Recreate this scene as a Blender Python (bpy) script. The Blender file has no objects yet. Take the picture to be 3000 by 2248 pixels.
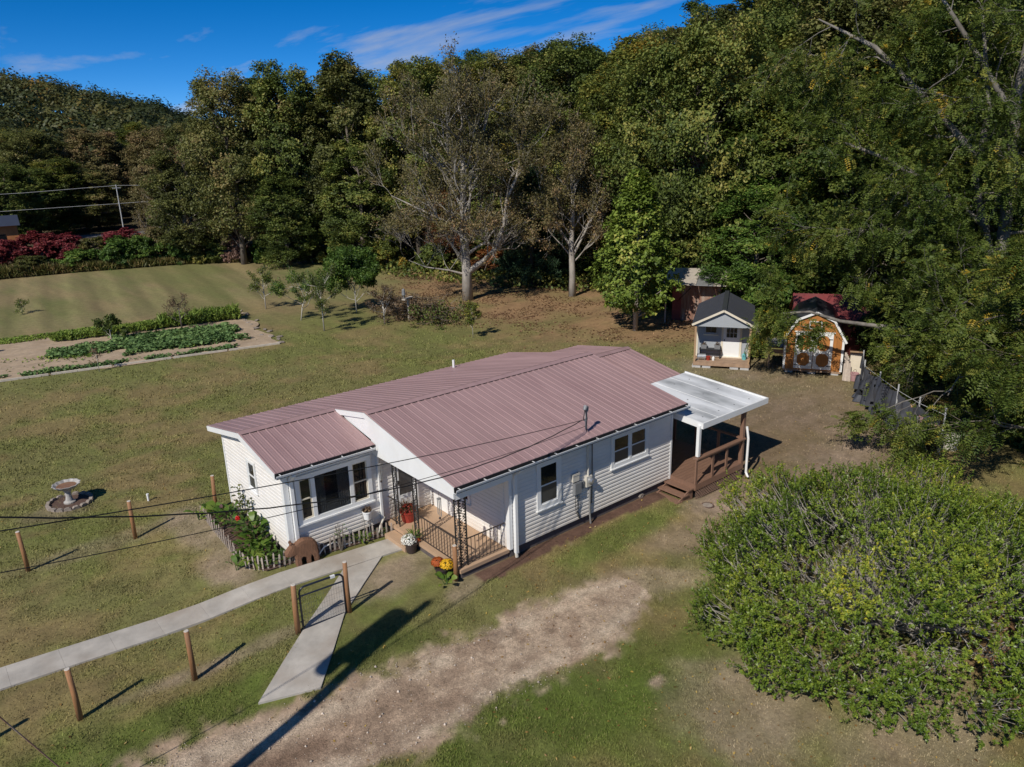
import bpy, math, random
import numpy as np
from mathutils import Vector, Matrix

# ------------------------------------------------------------------ camera, sky, sun, exposure
SC = bpy.context.scene
COL = SC.collection
R = math.radians

def setup_view():
    f, yaw, pitch, roll = 2216.8, 0.88209, 0.30705, -0.0253
    cam = bpy.data.cameras.new("camera")
    cam.sensor_fit = 'HORIZONTAL'
    cam.sensor_width = 36.0
    cam.lens = 36.0 * f / 3000.0
    cam.clip_start = 0.1
    cam.clip_end = 5000.0
    ob = bpy.data.objects.new("camera", cam)
    COL.objects.link(ob)
    fw = Vector((math.cos(yaw) * math.cos(pitch), math.sin(yaw) * math.cos(pitch), -math.sin(pitch)))
    r = Vector((math.sin(yaw), -math.cos(yaw), 0))
    u = r.cross(fw)
    c, s = math.cos(roll), math.sin(roll)
    r2 = r * c + u * s
    u2 = u * c - r * s
    m = Matrix((r2, u2, -fw)).transposed().to_4x4()
    m.translation = Vector((-9.226, -13.44, 10.642))
    ob.matrix_world = m
    SC.camera = ob

    SUN_AZ = R(180 + 18.4)      # direction towards the sun, counter-clockwise from +x
    SUN_EL = R(41.8)
    d = Vector((math.cos(SUN_AZ) * math.cos(SUN_EL), math.sin(SUN_AZ) * math.cos(SUN_EL), math.sin(SUN_EL)))
    sun = bpy.data.lights.new("sun", 'SUN')
    sun.energy = 4.2
    sun.angle = R(0.53)
    sun.color = (1.0, 0.95, 0.87)
    so = bpy.data.objects.new("sun", sun)
    so.rotation_euler = d.to_track_quat('Z', 'Y').to_euler()
    so.location = (-20, -10, 30)
    COL.objects.link(so)

    w = bpy.data.worlds.new("World")
    SC.world = w
    w.use_nodes = True
    nt = w.node_tree
    nt.nodes.clear()
    out = nt.nodes.new('ShaderNodeOutputWorld')
    bg = nt.nodes.new('ShaderNodeBackground')
    bg.inputs['Strength'].default_value = 0.095
    sky = nt.nodes.new('ShaderNodeTexSky')
    sky.sky_type = 'NISHITA'
    sky.sun_disc = False
    sky.sun_elevation = SUN_EL
    sky.sun_rotation = math.pi / 2 - SUN_AZ
    sky.altitude = 600
    sky.air_density = 0.4
    sky.dust_density = 0.0
    sky.ozone_density = 5.0
    # deepen the blue of the whole sky
    hs = nt.nodes.new('ShaderNodeHueSaturation')
    hs.inputs['Saturation'].default_value = 1.3
    hs.inputs['Value'].default_value = 1.3
    nt.links.new(sky.outputs[0], hs.inputs['Color'])
    # thin streaks of cloud over the whole dome: a flat layer, so streaks narrow to the horizon
    geo = nt.nodes.new('ShaderNodeTexCoord')
    sep = nt.nodes.new('ShaderNodeSeparateXYZ')
    nt.links.new(geo.outputs['Generated'], sep.inputs[0])
    mz = nt.nodes.new('ShaderNodeMath'); mz.operation = 'MAXIMUM'; mz.inputs[1].default_value = 0.0
    nt.links.new(sep.outputs['Z'], mz.inputs[0])
    az = nt.nodes.new('ShaderNodeMath'); az.operation = 'ADD'; az.inputs[1].default_value = 0.10
    nt.links.new(mz.outputs[0], az.inputs[0])
    dv = nt.nodes.new('ShaderNodeVectorMath'); dv.operation = 'DIVIDE'
    cmb = nt.nodes.new('ShaderNodeCombineXYZ')
    for i in range(3):
        nt.links.new(az.outputs[0], cmb.inputs[i])
    nt.links.new(geo.outputs['Generated'], dv.inputs[0])
    nt.links.new(cmb.outputs[0], dv.inputs[1])
    mp = nt.nodes.new('ShaderNodeMapping')
    mp.inputs['Rotation'].default_value = (0, 0, R(-50))
    mp.inputs['Scale'].default_value = (0.95, 0.42, 1.0)
    mp.inputs['Location'].default_value = (9.1, 1.1, 0.0)
    nt.links.new(dv.outputs[0], mp.inputs['Vector'])
    nz = nt.nodes.new('ShaderNodeTexNoise')
    nz.inputs['Scale'].default_value = 1.0
    nz.inputs['Detail'].default_value = 7.0
    nz.inputs['Roughness'].default_value = 0.55
    nz.inputs['Distortion'].default_value = 0.25
    nt.links.new(mp.outputs[0], nz.inputs['Vector'])
    cr = nt.nodes.new('ShaderNodeValToRGB')
    cr.color_ramp.elements[0].position = 0.57
    cr.color_ramp.elements[0].color = (0, 0, 0, 1)
    cr.color_ramp.elements[1].position = 0.72
    cr.color_ramp.elements[1].color = (0.85, 0.85, 0.85, 1)
    nt.links.new(nz.outputs[0], cr.inputs[0])
    mx = nt.nodes.new('ShaderNodeMix'); mx.data_type = 'RGBA'
    nt.links.new(cr.outputs[0], mx.inputs[0])
    nt.links.new(hs.outputs[0], mx.inputs[6])
    mx.inputs[7].default_value = (4.5, 4.85, 5.7, 1)
    nt.links.new(mx.outputs[2], bg.inputs['Color'])
    nt.links.new(bg.outputs[0], out.inputs['Surface'])

    SC.view_settings.view_transform = 'Standard'
    SC.view_settings.look = 'None'
    SC.view_settings.exposure = 0.0
    SC.view_settings.gamma = 1.0
    SC.view_settings.use_curve_mapping = False
    SC.render.engine = 'CYCLES'
    SC.cycles.max_bounces = 6
    SC.cycles.diffuse_bounces = 3
    SC.cycles.glossy_bounces = 2
    SC.cycles.transparent_max_bounces = 8
    SC.cycles.transmission_bounces = 3
    SC.cycles.use_denoising = True

setup_view()

# ------------------------------------------------------------------ helpers
def tag(o, label=None, cat=None, group=None, kind=None):
    if label: o['label'] = label
    if cat: o['category'] = cat
    if group: o['group'] = group
    if kind: o['kind'] = kind
    return o

def empty(name, loc=(0, 0, 0), rz=0.0, label=None, cat=None, group=None):
    o = bpy.data.objects.new(name, None)
    COL.objects.link(o)
    o.location = loc
    o.rotation_euler = (0, 0, rz)
    return tag(o, label, cat, group)

def link(name, me, mat=None, parent=None, loc=None, rot=None):
    o = bpy.data.objects.new(name, me)
    COL.objects.link(o)
    if mat is not None and len(me.materials) == 0:
        me.materials.append(mat)
    if parent is not None:
        o.parent = parent
    if loc is not None: o.location = loc
    if rot is not None: o.rotation_euler = rot
    return o

def copy_tree(o, parent=None):
    c = o.copy()
    COL.objects.link(c)
    c.parent = parent
    for ch in list(o.children):
        copy_tree(ch, c)
    return c

class MB:
    """collects simple shapes; build() links them as ONE mesh object"""
    def __init__(s):
        s.v = []; s.f = []
    def add(s, vs, fs):
        n = len(s.v)
        s.v += [tuple(map(float, v)) for v in vs]
        s.f += [tuple(n + i for i in f) for f in fs]
        return s
    def box(s, a, b):
        x0, y0, z0 = a; x1, y1, z1 = b
        return s.add([(x0,y0,z0),(x1,y0,z0),(x1,y1,z0),(x0,y1,z0),(x0,y0,z1),(x1,y0,z1),(x1,y1,z1),(x0,y1,z1)],
                     [(0,3,2,1),(4,5,6,7),(0,1,5,4),(1,2,6,5),(2,3,7,6),(3,0,4,7)])
    def bar(s, p, q, w, h=None, up=(0,0,1)):
        h = w if h is None else h
        p = Vector(p); q = Vector(q); d = (q - p).normalized()
        u = Vector(up)
        if abs(d.dot(u)) > 0.98: u = Vector((1, 0, 0))
        a = d.cross(u).normalized() * (w / 2); b = a.cross(d).normalized() * (h / 2)
        vs = []
        for c in (p, q):
            vs += [c - a - b, c + a - b, c + a + b, c - a + b]
        return s.add(vs, [(0,3,2,1),(4,5,6,7),(0,1,5,4),(1,2,6,5),(2,3,7,6),(3,0,4,7)])
    def prism(s, poly, ax, t0, t1):
        """poly: 2-D points; extruded along axis ax from t0 to t1"""
        def P(a, b, t):
            return (t, a, b) if ax == 0 else ((a, t, b) if ax == 1 else (a, b, t))
        n = len(poly)
        vs = [P(a, b, t0) for a, b in poly] + [P(a, b, t1) for a, b in poly]
        fs = [tuple(range(n)), tuple(range(2*n-1, n-1, -1))]
        fs += [(i, n+i, n+(i+1) % n, (i+1) % n) for i in range(n)]
        return s.add(vs, fs)
    def tube(s, pts, r, n=8, cap=True):
        pts = [Vector(p) for p in pts]
        rs = r if isinstance(r, (list, tuple)) else [r] * len(pts)
        vs = []; prev = None
        for i, p in enumerate(pts):
            d = (pts[min(i+1, len(pts)-1)] - pts[max(i-1, 0)])
            d = d.normalized() if d.length > 1e-9 else Vector((0,0,1))
            if prev is None:
                u = Vector((0,0,1)) if abs(d.z) < 0.9 else Vector((1,0,0))
                a = d.cross(u).normalized()
            else:
                a = (prev - d * prev.dot(d))
                a = a.normalized() if a.length > 1e-6 else d.orthogonal().normalized()
            prev = a; b = d.cross(a)
            for k in range(n):
                t = 2 * math.pi * k / n
                vs.append(p + (a * math.cos(t) + b * math.sin(t)) * rs[i])
        fs = []
        for i in range(len(pts) - 1):
            for k in range(n):
                fs.append((i*n+k, i*n+(k+1) % n, (i+1)*n+(k+1) % n, (i+1)*n+k))
        if cap:
            fs.append(tuple(range(n-1, -1, -1)))
            m = (len(pts)-1)*n
            fs.append(tuple(range(m, m+n)))
        return s.add(vs, fs)
    def lathe(s, prof, n=16, c=(0,0,0), wob=0.0, lobes=0):
        vs = []; fs = []
        for (r, z) in prof:
            for k in range(n):
                t = 2*math.pi*k/n
                rr = r * (1 + wob * math.cos(lobes * t))
                vs.append((c[0]+rr*math.cos(t), c[1]+rr*math.sin(t), c[2]+z))
        for i in range(len(prof)-1):
            for k in range(n):
                fs.append((i*n+k, i*n+(k+1) % n, (i+1)*n+(k+1) % n, (i+1)*n+k))
        fs.append(tuple(range(n-1, -1, -1)))
        m = (len(prof)-1)*n
        fs.append(tuple(range(m, m+n)))
        return s.add(vs, fs)
    def blob(s, c, r, seed=0, nu=8, nv=6, jit=0.15):
        rg = random.Random(seed)
        r = (r, r, r) if not isinstance(r, (tuple, list)) else r
        vs = [(c[0], c[1], c[2]-r[2])]
        for i in range(1, nv):
            ph = -math.pi/2 + math.pi*i/nv
            for k in range(nu):
                t = 2*math.pi*k/nu
                j = 1 + rg.uniform(-jit, jit)
                vs.append((c[0]+r[0]*j*math.cos(ph)*math.cos(t), c[1]+r[1]*j*math.cos(ph)*math.sin(t), c[2]+r[2]*j*math.sin(ph)))
        vs.append((c[0], c[1], c[2]+r[2]))
        fs = [(0, 1+(k+1) % nu, 1+k) for k in range(nu)]
        for i in range(nv-2):
            for k in range(nu):
                fs.append((1+i*nu+k, 1+i*nu+(k+1) % nu, 1+(i+1)*nu+(k+1) % nu, 1+(i+1)*nu+k))
        L = len(vs)-1
        fs += [(L, 1+(nv-2)*nu+k, 1+(nv-2)*nu+(k+1) % nu) for k in range(nu)]
        return s.add(vs, fs)
    def mesh(s, name, smooth=False):
        me = bpy.data.meshes.new(name)
        me.from_pydata(s.v, [], s.f)
        me.validate()
        if smooth:
            me.polygons.foreach_set('use_smooth', [True]*len(me.polygons))
        return me
    def build(s, name, mat, parent=None, loc=None, rot=None, smooth=False, kind=None):
        o = link(name, s.mesh(name, smooth), mat, parent, loc, rot)
        if kind: o['kind'] = kind
        return o

def fast_mesh(name, V, F, tint=None, col=None, tint_name='tint'):
    """numpy arrays -> mesh; F is (n,3) or (n,4); tint: one float per face; col: one rgb per face"""
    V = np.asarray(V, np.float32); F = np.asarray(F, np.int32)
    me = bpy.data.meshes.new(name)
    n, k = F.shape
    me.vertices.add(len(V)); me.vertices.foreach_set('co', V.ravel())
    me.loops.add(n*k); me.loops.foreach_set('vertex_index', F.ravel())
    me.polygons.add(n)
    me.polygons.foreach_set('loop_start', np.arange(0, n*k, k, dtype=np.int32))
    try:
        me.polygons.foreach_set('loop_total', np.full(n, k, np.int32))
    except Exception:
        pass
    me.update(calc_edges=True)
    if tint is not None:
        a = me.attributes.new(tint_name, 'FLOAT', 'FACE')
        a.data.foreach_set('value', np.asarray(tint, np.float32))
    if col is not None:
        c4 = np.ones((len(col), 4), np.float32); c4[:, :3] = col
        a = me.attributes.new('gcol', 'FLOAT_COLOR', 'FACE' if len(col) == n and len(col) != len(V) else 'POINT')
        a.data.foreach_set('color', c4.ravel())
    return me

# value noise in numpy
_NR = np.random.RandomState(11).rand(512, 512)
def vnoise(x, y):
    xi = np.floor(x).astype(int); yi = np.floor(y).astype(int)
    fx = x - xi; fy = y - yi
    fx = fx*fx*(3-2*fx); fy = fy*fy*(3-2*fy)
    g = lambda a, b: _NR[a % 512, b % 512]
    return (g(xi, yi)*(1-fx)+g(xi+1, yi)*fx)*(1-fy) + (g(xi, yi+1)*(1-fx)+g(xi+1, yi+1)*fx)*fy
def fbm(x, y, sc, oc=4, seed=0):
    s = 0; a = 0.5; t = 0
    x = x/sc + 17.3*seed; y = y/sc + 9.1*seed
    for i in range(oc):
        s = s + a*vnoise(x*2**i+31*i, y*2**i+57*i); t += a; a *= 0.5
    return s/t
def sstep(a, b, x):
    t = np.clip((x-a)/(b-a), 0, 1)
    return t*t*(3-2*t)

# ------------------------------------------------------------------ materials
def newmat(name):
    m = bpy.data.materials.new(name)
    m.use_nodes = True
    nt = m.node_tree
    return m, nt, nt.nodes['Principled BSDF']

def mat_plain(name, col, rough=0.6, var=0.12, scale=6.0, bump=0.0, bscale=40.0, metal=0.0, spec=0.5, obj_var=0.0, stretch=(1,1,1), dirt=None, dirt_amt=0.0, dirt_scale=1.2, dlo=0.48, dhi=0.72):
    m, nt, b = newmat(name)
    L = nt.links.new
    tc = nt.nodes.new('ShaderNodeTexCoord')
    mp = nt.nodes.new('ShaderNodeMapping'); mp.inputs['Scale'].default_value = stretch
    L(tc.outputs['Object'], mp.inputs[0])
    nz = nt.nodes.new('ShaderNodeTexNoise')
    nz.inputs['Scale'].default_value = scale; nz.inputs['Detail'].default_value = 6; nz.inputs['Roughness'].default_value = 0.6
    L(mp.outputs[0], nz.inputs['Vector'])
    mr = nt.nodes.new('ShaderNodeMapRange')
    mr.inputs[1].default_value = 0.3; mr.inputs[2].default_value = 0.7
    mr.inputs[3].default_value = 1-var; mr.inputs[4].default_value = 1+var
    L(nz.outputs[0], mr.inputs[0])
    val = mr.outputs[0]
    if obj_var:
        oi = nt.nodes.new('ShaderNodeObjectInfo')
        m2 = nt.nodes.new('ShaderNodeMapRange'); m2.inputs[3].default_value = 1-obj_var; m2.inputs[4].default_value = 1+obj_var
        L(oi.outputs['Random'], m2.inputs[0])
        mm = nt.nodes.new('ShaderNodeMath'); mm.operation = 'MULTIPLY'
        L(val, mm.inputs[0]); L(m2.outputs[0], mm.inputs[1]); val = mm.outputs[0]
    vm = nt.nodes.new('ShaderNodeVectorMath'); vm.operation = 'SCALE'
    vm.inputs[0].default_value = col
    L(val, vm.inputs['Scale'])
    src = vm.outputs[0]
    if dirt is not None:
        n2 = nt.nodes.new('ShaderNodeTexNoise'); n2.inputs['Scale'].default_value = dirt_scale; n2.inputs['Detail'].default_value = 8
        L(mp.outputs[0], n2.inputs['Vector'])
        r2 = nt.nodes.new('ShaderNodeMapRange'); r2.inputs[1].default_value = dlo; r2.inputs[2].default_value = dhi; r2.inputs[4].default_value = dirt_amt
        L(n2.outputs[0], r2.inputs[0])
        mx = nt.nodes.new('ShaderNodeMix'); mx.data_type = 'RGBA'
        L(r2.outputs[0], mx.inputs[0]); L(src, mx.inputs[6]); mx.inputs[7].default_value = (*dirt, 1)
        src = mx.outputs[2]
    L(src, b.inputs['Base Color'])
    b.inputs['Roughness'].default_value = rough
    b.inputs['Metallic'].default_value = metal
    b.inputs['Specular IOR Level'].default_value = spec
    if bump:
        nb = nt.nodes.new('ShaderNodeTexNoise'); nb.inputs['Scale'].default_value = bscale; nb.inputs['Detail'].default_value = 5
        L(mp.outputs[0], nb.inputs['Vector'])
        bp = nt.nodes.new('ShaderNodeBump'); bp.inputs['Strength'].default_value = bump; bp.inputs['Distance'].default_value = 0.02
        L(nb.outputs[0], bp.inputs['Height']); L(bp.outputs[0], b.inputs['Normal'])
    return m

def mat_leaf(name, stops, rough=0.55, trans=0.25, obj_var=0.25, spec=0.3, clump=0.35, cscale=0.35):
    """stops: list of (pos, colour) picked by the per-leaf tint; clump noise moves whole sprays along the ramp"""
    m, nt, b = newmat(name)
    L = nt.links.new
    at = nt.nodes.new('ShaderNodeAttribute'); at.attribute_name = 'tint'
    tc = nt.nodes.new('ShaderNodeTexCoord')
    nz = nt.nodes.new('ShaderNodeTexNoise'); nz.inputs['Scale'].default_value = cscale; nz.inputs['Detail'].default_value = 2
    L(tc.outputs['Object'], nz.inputs['Vector'])
    oi = nt.nodes.new('ShaderNodeObjectInfo')
    mr = nt.nodes.new('ShaderNodeMapRange'); mr.inputs[1].default_value = 0.3; mr.inputs[2].default_value = 0.7
    mr.inputs[3].default_value = -clump; mr.inputs[4].default_value = clump
    L(nz.outputs[0], mr.inputs[0])
    ad = nt.nodes.new('ShaderNodeMath'); ad.operation = 'ADD'
    L(at.outputs['Fac'], ad.inputs[0]); L(mr.outputs[0], ad.inputs[1])
    ov = nt.nodes.new('ShaderNodeMapRange'); ov.inputs[3].default_value = -obj_var; ov.inputs[4].default_value = obj_var
    L(oi.outputs['Random'], ov.inputs[0])
    a2 = nt.nodes.new('ShaderNodeMath'); a2.operation = 'ADD'; a2.use_clamp = True
    L(ad.outputs[0], a2.inputs[0]); L(ov.outputs[0], a2.inputs[1])
    cr = nt.nodes.new('ShaderNodeValToRGB')
    els = cr.color_ramp.elements
    els[0].position = stops[0][0]; els[0].color = (*stops[0][1], 1)
    els[1].position = stops[-1][0]; els[1].color = (*stops[-1][1], 1)
    for p, c in stops[1:-1]:
        e = els.new(p); e.color = (*c, 1)
    L(a2.outputs[0], cr.inputs[0])
    L(cr.outputs[0], b.inputs['Base Color'])
    b.inputs['Roughness'].default_value = rough
    b.inputs['Specular IOR Level'].default_value = spec
    tr = nt.nodes.new('ShaderNodeBsdfTranslucent')
    L(cr.outputs[0], tr.inputs['Color'])
    mx = nt.nodes.new('ShaderNodeMixShader'); mx.inputs[0].default_value = trans
    L(b.outputs[0], mx.inputs[1]); L(tr.outputs[0], mx.inputs[2])
    L(mx.outputs[0], nt.nodes['Material Output'].inputs['Surface'])
    return m

def mat_gcol(name, rough=0.9, bump=0.3, bscale=25.0, var=0.25, fine=18.0, spec=0.2):
    """colour carried by the mesh (ground patches), broken up by fine noise"""
    m, nt, b = newmat(name)
    L = nt.links.new
    at = nt.nodes.new('ShaderNodeAttribute'); at.attribute_name = 'gcol'
    tc = nt.nodes.new('ShaderNodeTexCoord')
    nz = nt.nodes.new('ShaderNodeTexNoise'); nz.inputs['Scale'].default_value = fine; nz.inputs['Detail'].default_value = 5; nz.inputs['Roughness'].default_value = 0.75
    L(tc.outputs['Object'], nz.inputs['Vector'])
    mr = nt.nodes.new('ShaderNodeMapRange'); mr.inputs[1].default_value = 0.3; mr.inputs[2].default_value = 0.7
    mr.inputs[3].default_value = 1-var; mr.inputs[4].default_value = 1+var
    L(nz.outputs[0], mr.inputs[0])
    vm = nt.nodes.new('ShaderNodeVectorMath'); vm.operation = 'SCALE'
    n2 = nt.nodes.new('ShaderNodeTexNoise'); n2.inputs['Scale'].default_value = fine*0.28; n2.inputs['Detail'].default_value = 6; n2.inputs['Roughness'].default_value = 0.8
    L(tc.outputs['Object'], n2.inputs['Vector'])
    m2 = nt.nodes.new('ShaderNodeMapRange'); m2.inputs[1].default_value = 0.35; m2.inputs[2].default_value = 0.65
    m2.inputs[3].default_value = 1-var*0.9; m2.inputs[4].default_value = 1+var*0.9
    L(n2.outputs[0], m2.inputs[0])
    mu = nt.nodes.new('ShaderNodeMath'); mu.operation = 'MULTIPLY'; L(mr.outputs[0], mu.inputs[0]); L(m2.outputs[0], mu.inputs[1])
    L(at.outputs['Color'], vm.inputs[0]); L(mu.outputs[0], vm.inputs['Scale'])
    L(vm.outputs[0], b.inputs['Base Color'])
    b.inputs['Roughness'].default_value = rough
    b.inputs['Specular IOR Level'].default_value = spec
    if bump:
        nb = nt.nodes.new('ShaderNodeTexNoise'); nb.inputs['Scale'].default_value = bscale; nb.inputs['Detail'].default_value = 6; nb.inputs['Roughness'].default_value = 0.7
        L(tc.outputs['Object'], nb.inputs['Vector'])
        bp = nt.nodes.new('ShaderNodeBump'); bp.inputs['Strength'].default_value = bump; bp.inputs['Distance'].default_value = 0.04
        L(nb.outputs[0], bp.inputs['Height']); L(bp.outputs[0], b.inputs['Normal'])
    return m

def mat_glass(name, col=(0.012, 0.014, 0.016), rough=0.04):
    m, nt, b = newmat(name)
    b.inputs['Base Color'].default_value = (*col, 1)
    b.inputs['Roughness'].default_value = rough
    b.inputs['Specular IOR Level'].default_value = 0.6
    return m

def mat_clear(name, fac=0.75):
    m, nt, b = newmat(name)
    b.inputs['Base Color'].default_value = (0.02, 0.022, 0.025, 1)
    b.inputs['Roughness'].default_value = 0.03
    tr = nt.nodes.new('ShaderNodeBsdfTransparent')
    tr.inputs['Color'].default_value = (0.75, 0.78, 0.8, 1)
    mx = nt.nodes.new('ShaderNodeMixShader'); mx.inputs[0].default_value = fac
    nt.links.new(b.outputs[0], mx.inputs[1]); nt.links.new(tr.outputs[0], mx.inputs[2])
    nt.links.new(mx.outputs[0], nt.nodes['Material Output'].inputs['Surface'])
    return m

M = {}
def build_materials():
    P = mat_plain
    M['ground'] = mat_gcol('ground_soil_grass', bump=0.7, bscale=12.0, var=0.20, fine=9.0)
    M['gravel'] = mat_gcol('gravel_drive', bump=0.9, bscale=30.0, var=0.34, fine=22.0)
    M['grass'] = mat_gcol('grass_blades', bump=0, var=0.15, fine=3.0, rough=0.75)
    M['concrete'] = P('concrete', (0.42, 0.385, 0.335), 0.85, 0.18, 2.2, 0.25, 60, dirt=(0.31, 0.255, 0.20), dirt_amt=0.9, dirt_scale=0.8)
    M['porch'] = P('porch_paint', (0.47, 0.315, 0.20), 0.6, 0.06, 3.0, 0.05, 30, dirt=(0.36, 0.25, 0.17), dirt_amt=0.35)
    M['siding'] = P('vinyl_siding', (0.81, 0.775, 0.725), 0.45, 0.04, 2.0, 0.03, 30, obj_var=0.03, dirt=(0.62, 0.55, 0.46), dirt_amt=0.22, dirt_scale=0.8)
    M['white'] = P('white_trim', (0.82, 0.82, 0.80), 0.4, 0.03, 3.0, 0.02, 30, dirt=(0.66, 0.63, 0.57), dirt_amt=0.25)
    M['cream'] = P('cream_trim', (0.72, 0.64, 0.5), 0.5, 0.06, 3.0)
    M['roof'] = P('roof_metal', (0.365, 0.236, 0.224), 0.4, 0.07, 0.9, 0.02, 12, spec=0.45, obj_var=0.06, dirt=(0.285, 0.175, 0.168), dirt_amt=0.6, dirt_scale=1.6, stretch=(1.6, 0.3, 1))
    M['patio'] = P('patio_roof_white', (0.78, 0.79, 0.79), 0.5, 0.05, 1.5, 0.0, 12, dirt=(0.30, 0.31, 0.31), dirt_amt=1.0, dirt_scale=0.9, stretch=(1.1, 0.45, 1), dlo=0.42, dhi=0.66)
    M['found'] = P('foundation_block', (0.11, 0.09, 0.085), 0.9, 0.15, 6.0, 0.3, 20)
    M['mulch'] = P('brown_mulch', (0.105, 0.062, 0.045), 0.95, 0.35, 18.0, 0.9, 30)
    M['iron'] = P('wrought_iron', (0.022, 0.021, 0.02), 0.45, 0.2, 8.0, 0.1, 60, spec=0.5)
    M['rail_brown'] = P('iron_rail_brown', (0.055, 0.042, 0.035), 0.5, 0.15, 8.0)
    M['deck'] = P('deck_paint', (0.215, 0.122, 0.082), 0.55, 0.10, 4.0, 0.1, 40, obj_var=0.06, stretch=(1, 4, 1))
    M['lattice'] = P('lattice_paint', (0.26, 0.165, 0.12), 0.7, 0.12, 5.0)
    M['glass'] = mat_glass('window_glass')
    M['screen'] = mat_glass('window_screen', (0.055, 0.058, 0.06), 0.3)
    M['clear'] = mat_clear('clear_glass', 0.7)
    M['dark'] = P('dark_interior', (0.012, 0.012, 0.012), 0.9, 0.1)
    M['curtain'] = P('curtain_cloth', (0.30, 0.29, 0.28), 0.9, 0.15, 4.0)
    M['post'] = P('treated_post', (0.30, 0.145, 0.062), 0.7, 0.22, 4.0, 0.4, 30, obj_var=0.15, stretch=(6, 6, 0.7), dirt=(0.16, 0.11, 0.075), dirt_amt=0.6)
    M['post_end'] = P('post_end_grain', (0.55, 0.50, 0.43), 0.8, 0.15, 20)
    M['grey_wood'] = P('weathered_picket', (0.44, 0.365, 0.30), 0.85, 0.2, 8.0, 0.3, 40, obj_var=0.15, stretch=(4, 4, 0.6))
    M['gate'] = P('gate_steel', (0.016, 0.02, 0.032), 0.35, 0.15, 5.0, spec=0.6)
    M['wire_mesh'] = P('wire_mesh', (0.16, 0.16, 0.16), 0.4, 0.1, 5.0, metal=0.6)
    M['grey_metal'] = P('galvanised_grey', (0.30, 0.30, 0.295), 0.45, 0.12, 5.0, metal=0.3)
    M['grey_box'] = P('grey_plastic_box', (0.20, 0.205, 0.21), 0.5, 0.06, 4.0)
    M['beige_box'] = P('beige_box', (0.60, 0.56, 0.48), 0.5, 0.06, 4.0)
    M['cable'] = P('black_cable', (0.012, 0.012, 0.012), 0.6, 0.1)
    M['steel_wire'] = P('pale_wire', (0.45, 0.45, 0.44), 0.5, 0.05)
    M['pole'] = P('pole_wood', (0.17, 0.12, 0.085), 0.85, 0.2, 3.0, 0.3, 20, stretch=(5, 5, 0.6))
    M['stone'] = P('stone', (0.27, 0.225, 0.185), 0.9, 0.2, 6.0, 0.6, 12, obj_var=0.2)
    M['stone_grey'] = P('birdbath_stone', (0.42, 0.40, 0.37), 0.85, 0.22, 7.0, 0.4, 25, dirt=(0.2, 0.18, 0.15), dirt_amt=0.5, dirt_scale=3)
    M['rustwater'] = P('leaf_stained_basin', (0.25, 0.13, 0.06), 0.35, 0.2, 8.0)
    M['rust'] = P('rusty_sheet', (0.25, 0.13, 0.09), 0.8, 0.3, 2.5, 0.2, 20, dirt=(0.42, 0.36, 0.30), dirt_amt=0.8, dirt_scale=1.5, stretch=(3, 3, 0.6))
    M['bear'] = P('bear_brown', (0.20, 0.10, 0.055), 0.85, 0.3, 9.0, 0.6, 30, stretch=(3, 3, 0.7))
    M['pot_dark'] = P('dark_pot', (0.045, 0.032, 0.03), 0.5, 0.1)
    M['pot_red'] = P('red_pot', (0.32, 0.035, 0.022), 0.45, 0.1)
    M['pot_pink'] = P('pink_pot', (0.42, 0.24, 0.24), 0.6, 0.12)
    M['shed_grey'] = P('shed_grey_panel', (0.36, 0.38, 0.40), 0.6, 0.05, 2.0, 0.08, 20)
    M['shed_roof'] = P('shed_dark_metal', (0.05, 0.052, 0.062), 0.33, 0.08, 2.0, spec=0.6, obj_var=0.03)
    M['shed_orange'] = P('stained_plywood', (0.40, 0.16, 0.038), 0.6, 0.2, 4.0, 0.15, 30, obj_var=0.05, stretch=(5, 5, 0.5))
    M['red_roof'] = P('red_metal_roof', (0.20, 0.045, 0.045), 0.4, 0.2, 3.0, spec=0.6, dirt=(0.14, 0.08, 0.07), dirt_amt=0.7)
    M['red_wall'] = P('red_brown_wall', (0.24, 0.055, 0.045), 0.7, 0.2, 3.0)
    M['block'] = P('concrete_block', (0.46, 0.45, 0.44), 0.9, 0.12, 6.0, 0.3, 40)
    M['wood_tan'] = P('tan_lumber', (0.42, 0.27, 0.15), 0.75, 0.2, 4.0, 0.2, 30, obj_var=0.1, stretch=(3, 3, 0.6))
    M['deck_wood'] = P('old_deck_wood', (0.34, 0.225, 0.145), 0.8, 0.2, 4.0, 0.2, 30, obj_var=0.12)
    M['silver'] = P('silver_metal', (0.5, 0.51, 0.52), 0.35, 0.15, 5.0, metal=0.7)
    M['teal'] = P('teal_plastic', (0.13, 0.42, 0.44), 0.45, 0.06)
    M['black'] = P('black_paint', (0.018, 0.018, 0.02), 0.5, 0.1)
    M['tarp'] = P('black_plastic_sheet', (0.055, 0.057, 0.065), 0.38, 0.35, 2.2, 0.5, 6, spec=0.6, stretch=(1, 1, 0.5))
    M['gardensoil'] = P('sandy_garden_soil', (0.40, 0.30, 0.20), 0.95, 0.15, 3.0, 0.6, 14, dirt=(0.30, 0.215, 0.135), dirt_amt=0.7, dirt_scale=0.8)
    M['timber'] = P('pale_border_timber', (0.50, 0.44, 0.36), 0.85, 0.15, 4.0, 0.2, 30, obj_var=0.1)
    M['yellow_fl'] = P('yellow_petals', (0.78, 0.44, 0.012), 0.7, 0.15, 30)
    M['orange_fl'] = P('rust_orange_petals', (0.42, 0.085, 0.012), 0.7, 0.2, 30)
    M['white_fl'] = P('white_petals', (0.82, 0.80, 0.72), 0.7, 0.08, 30)
    M['red_fl'] = P('red_petals', (0.62, 0.012, 0.012), 0.6, 0.1, 30)
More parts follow.
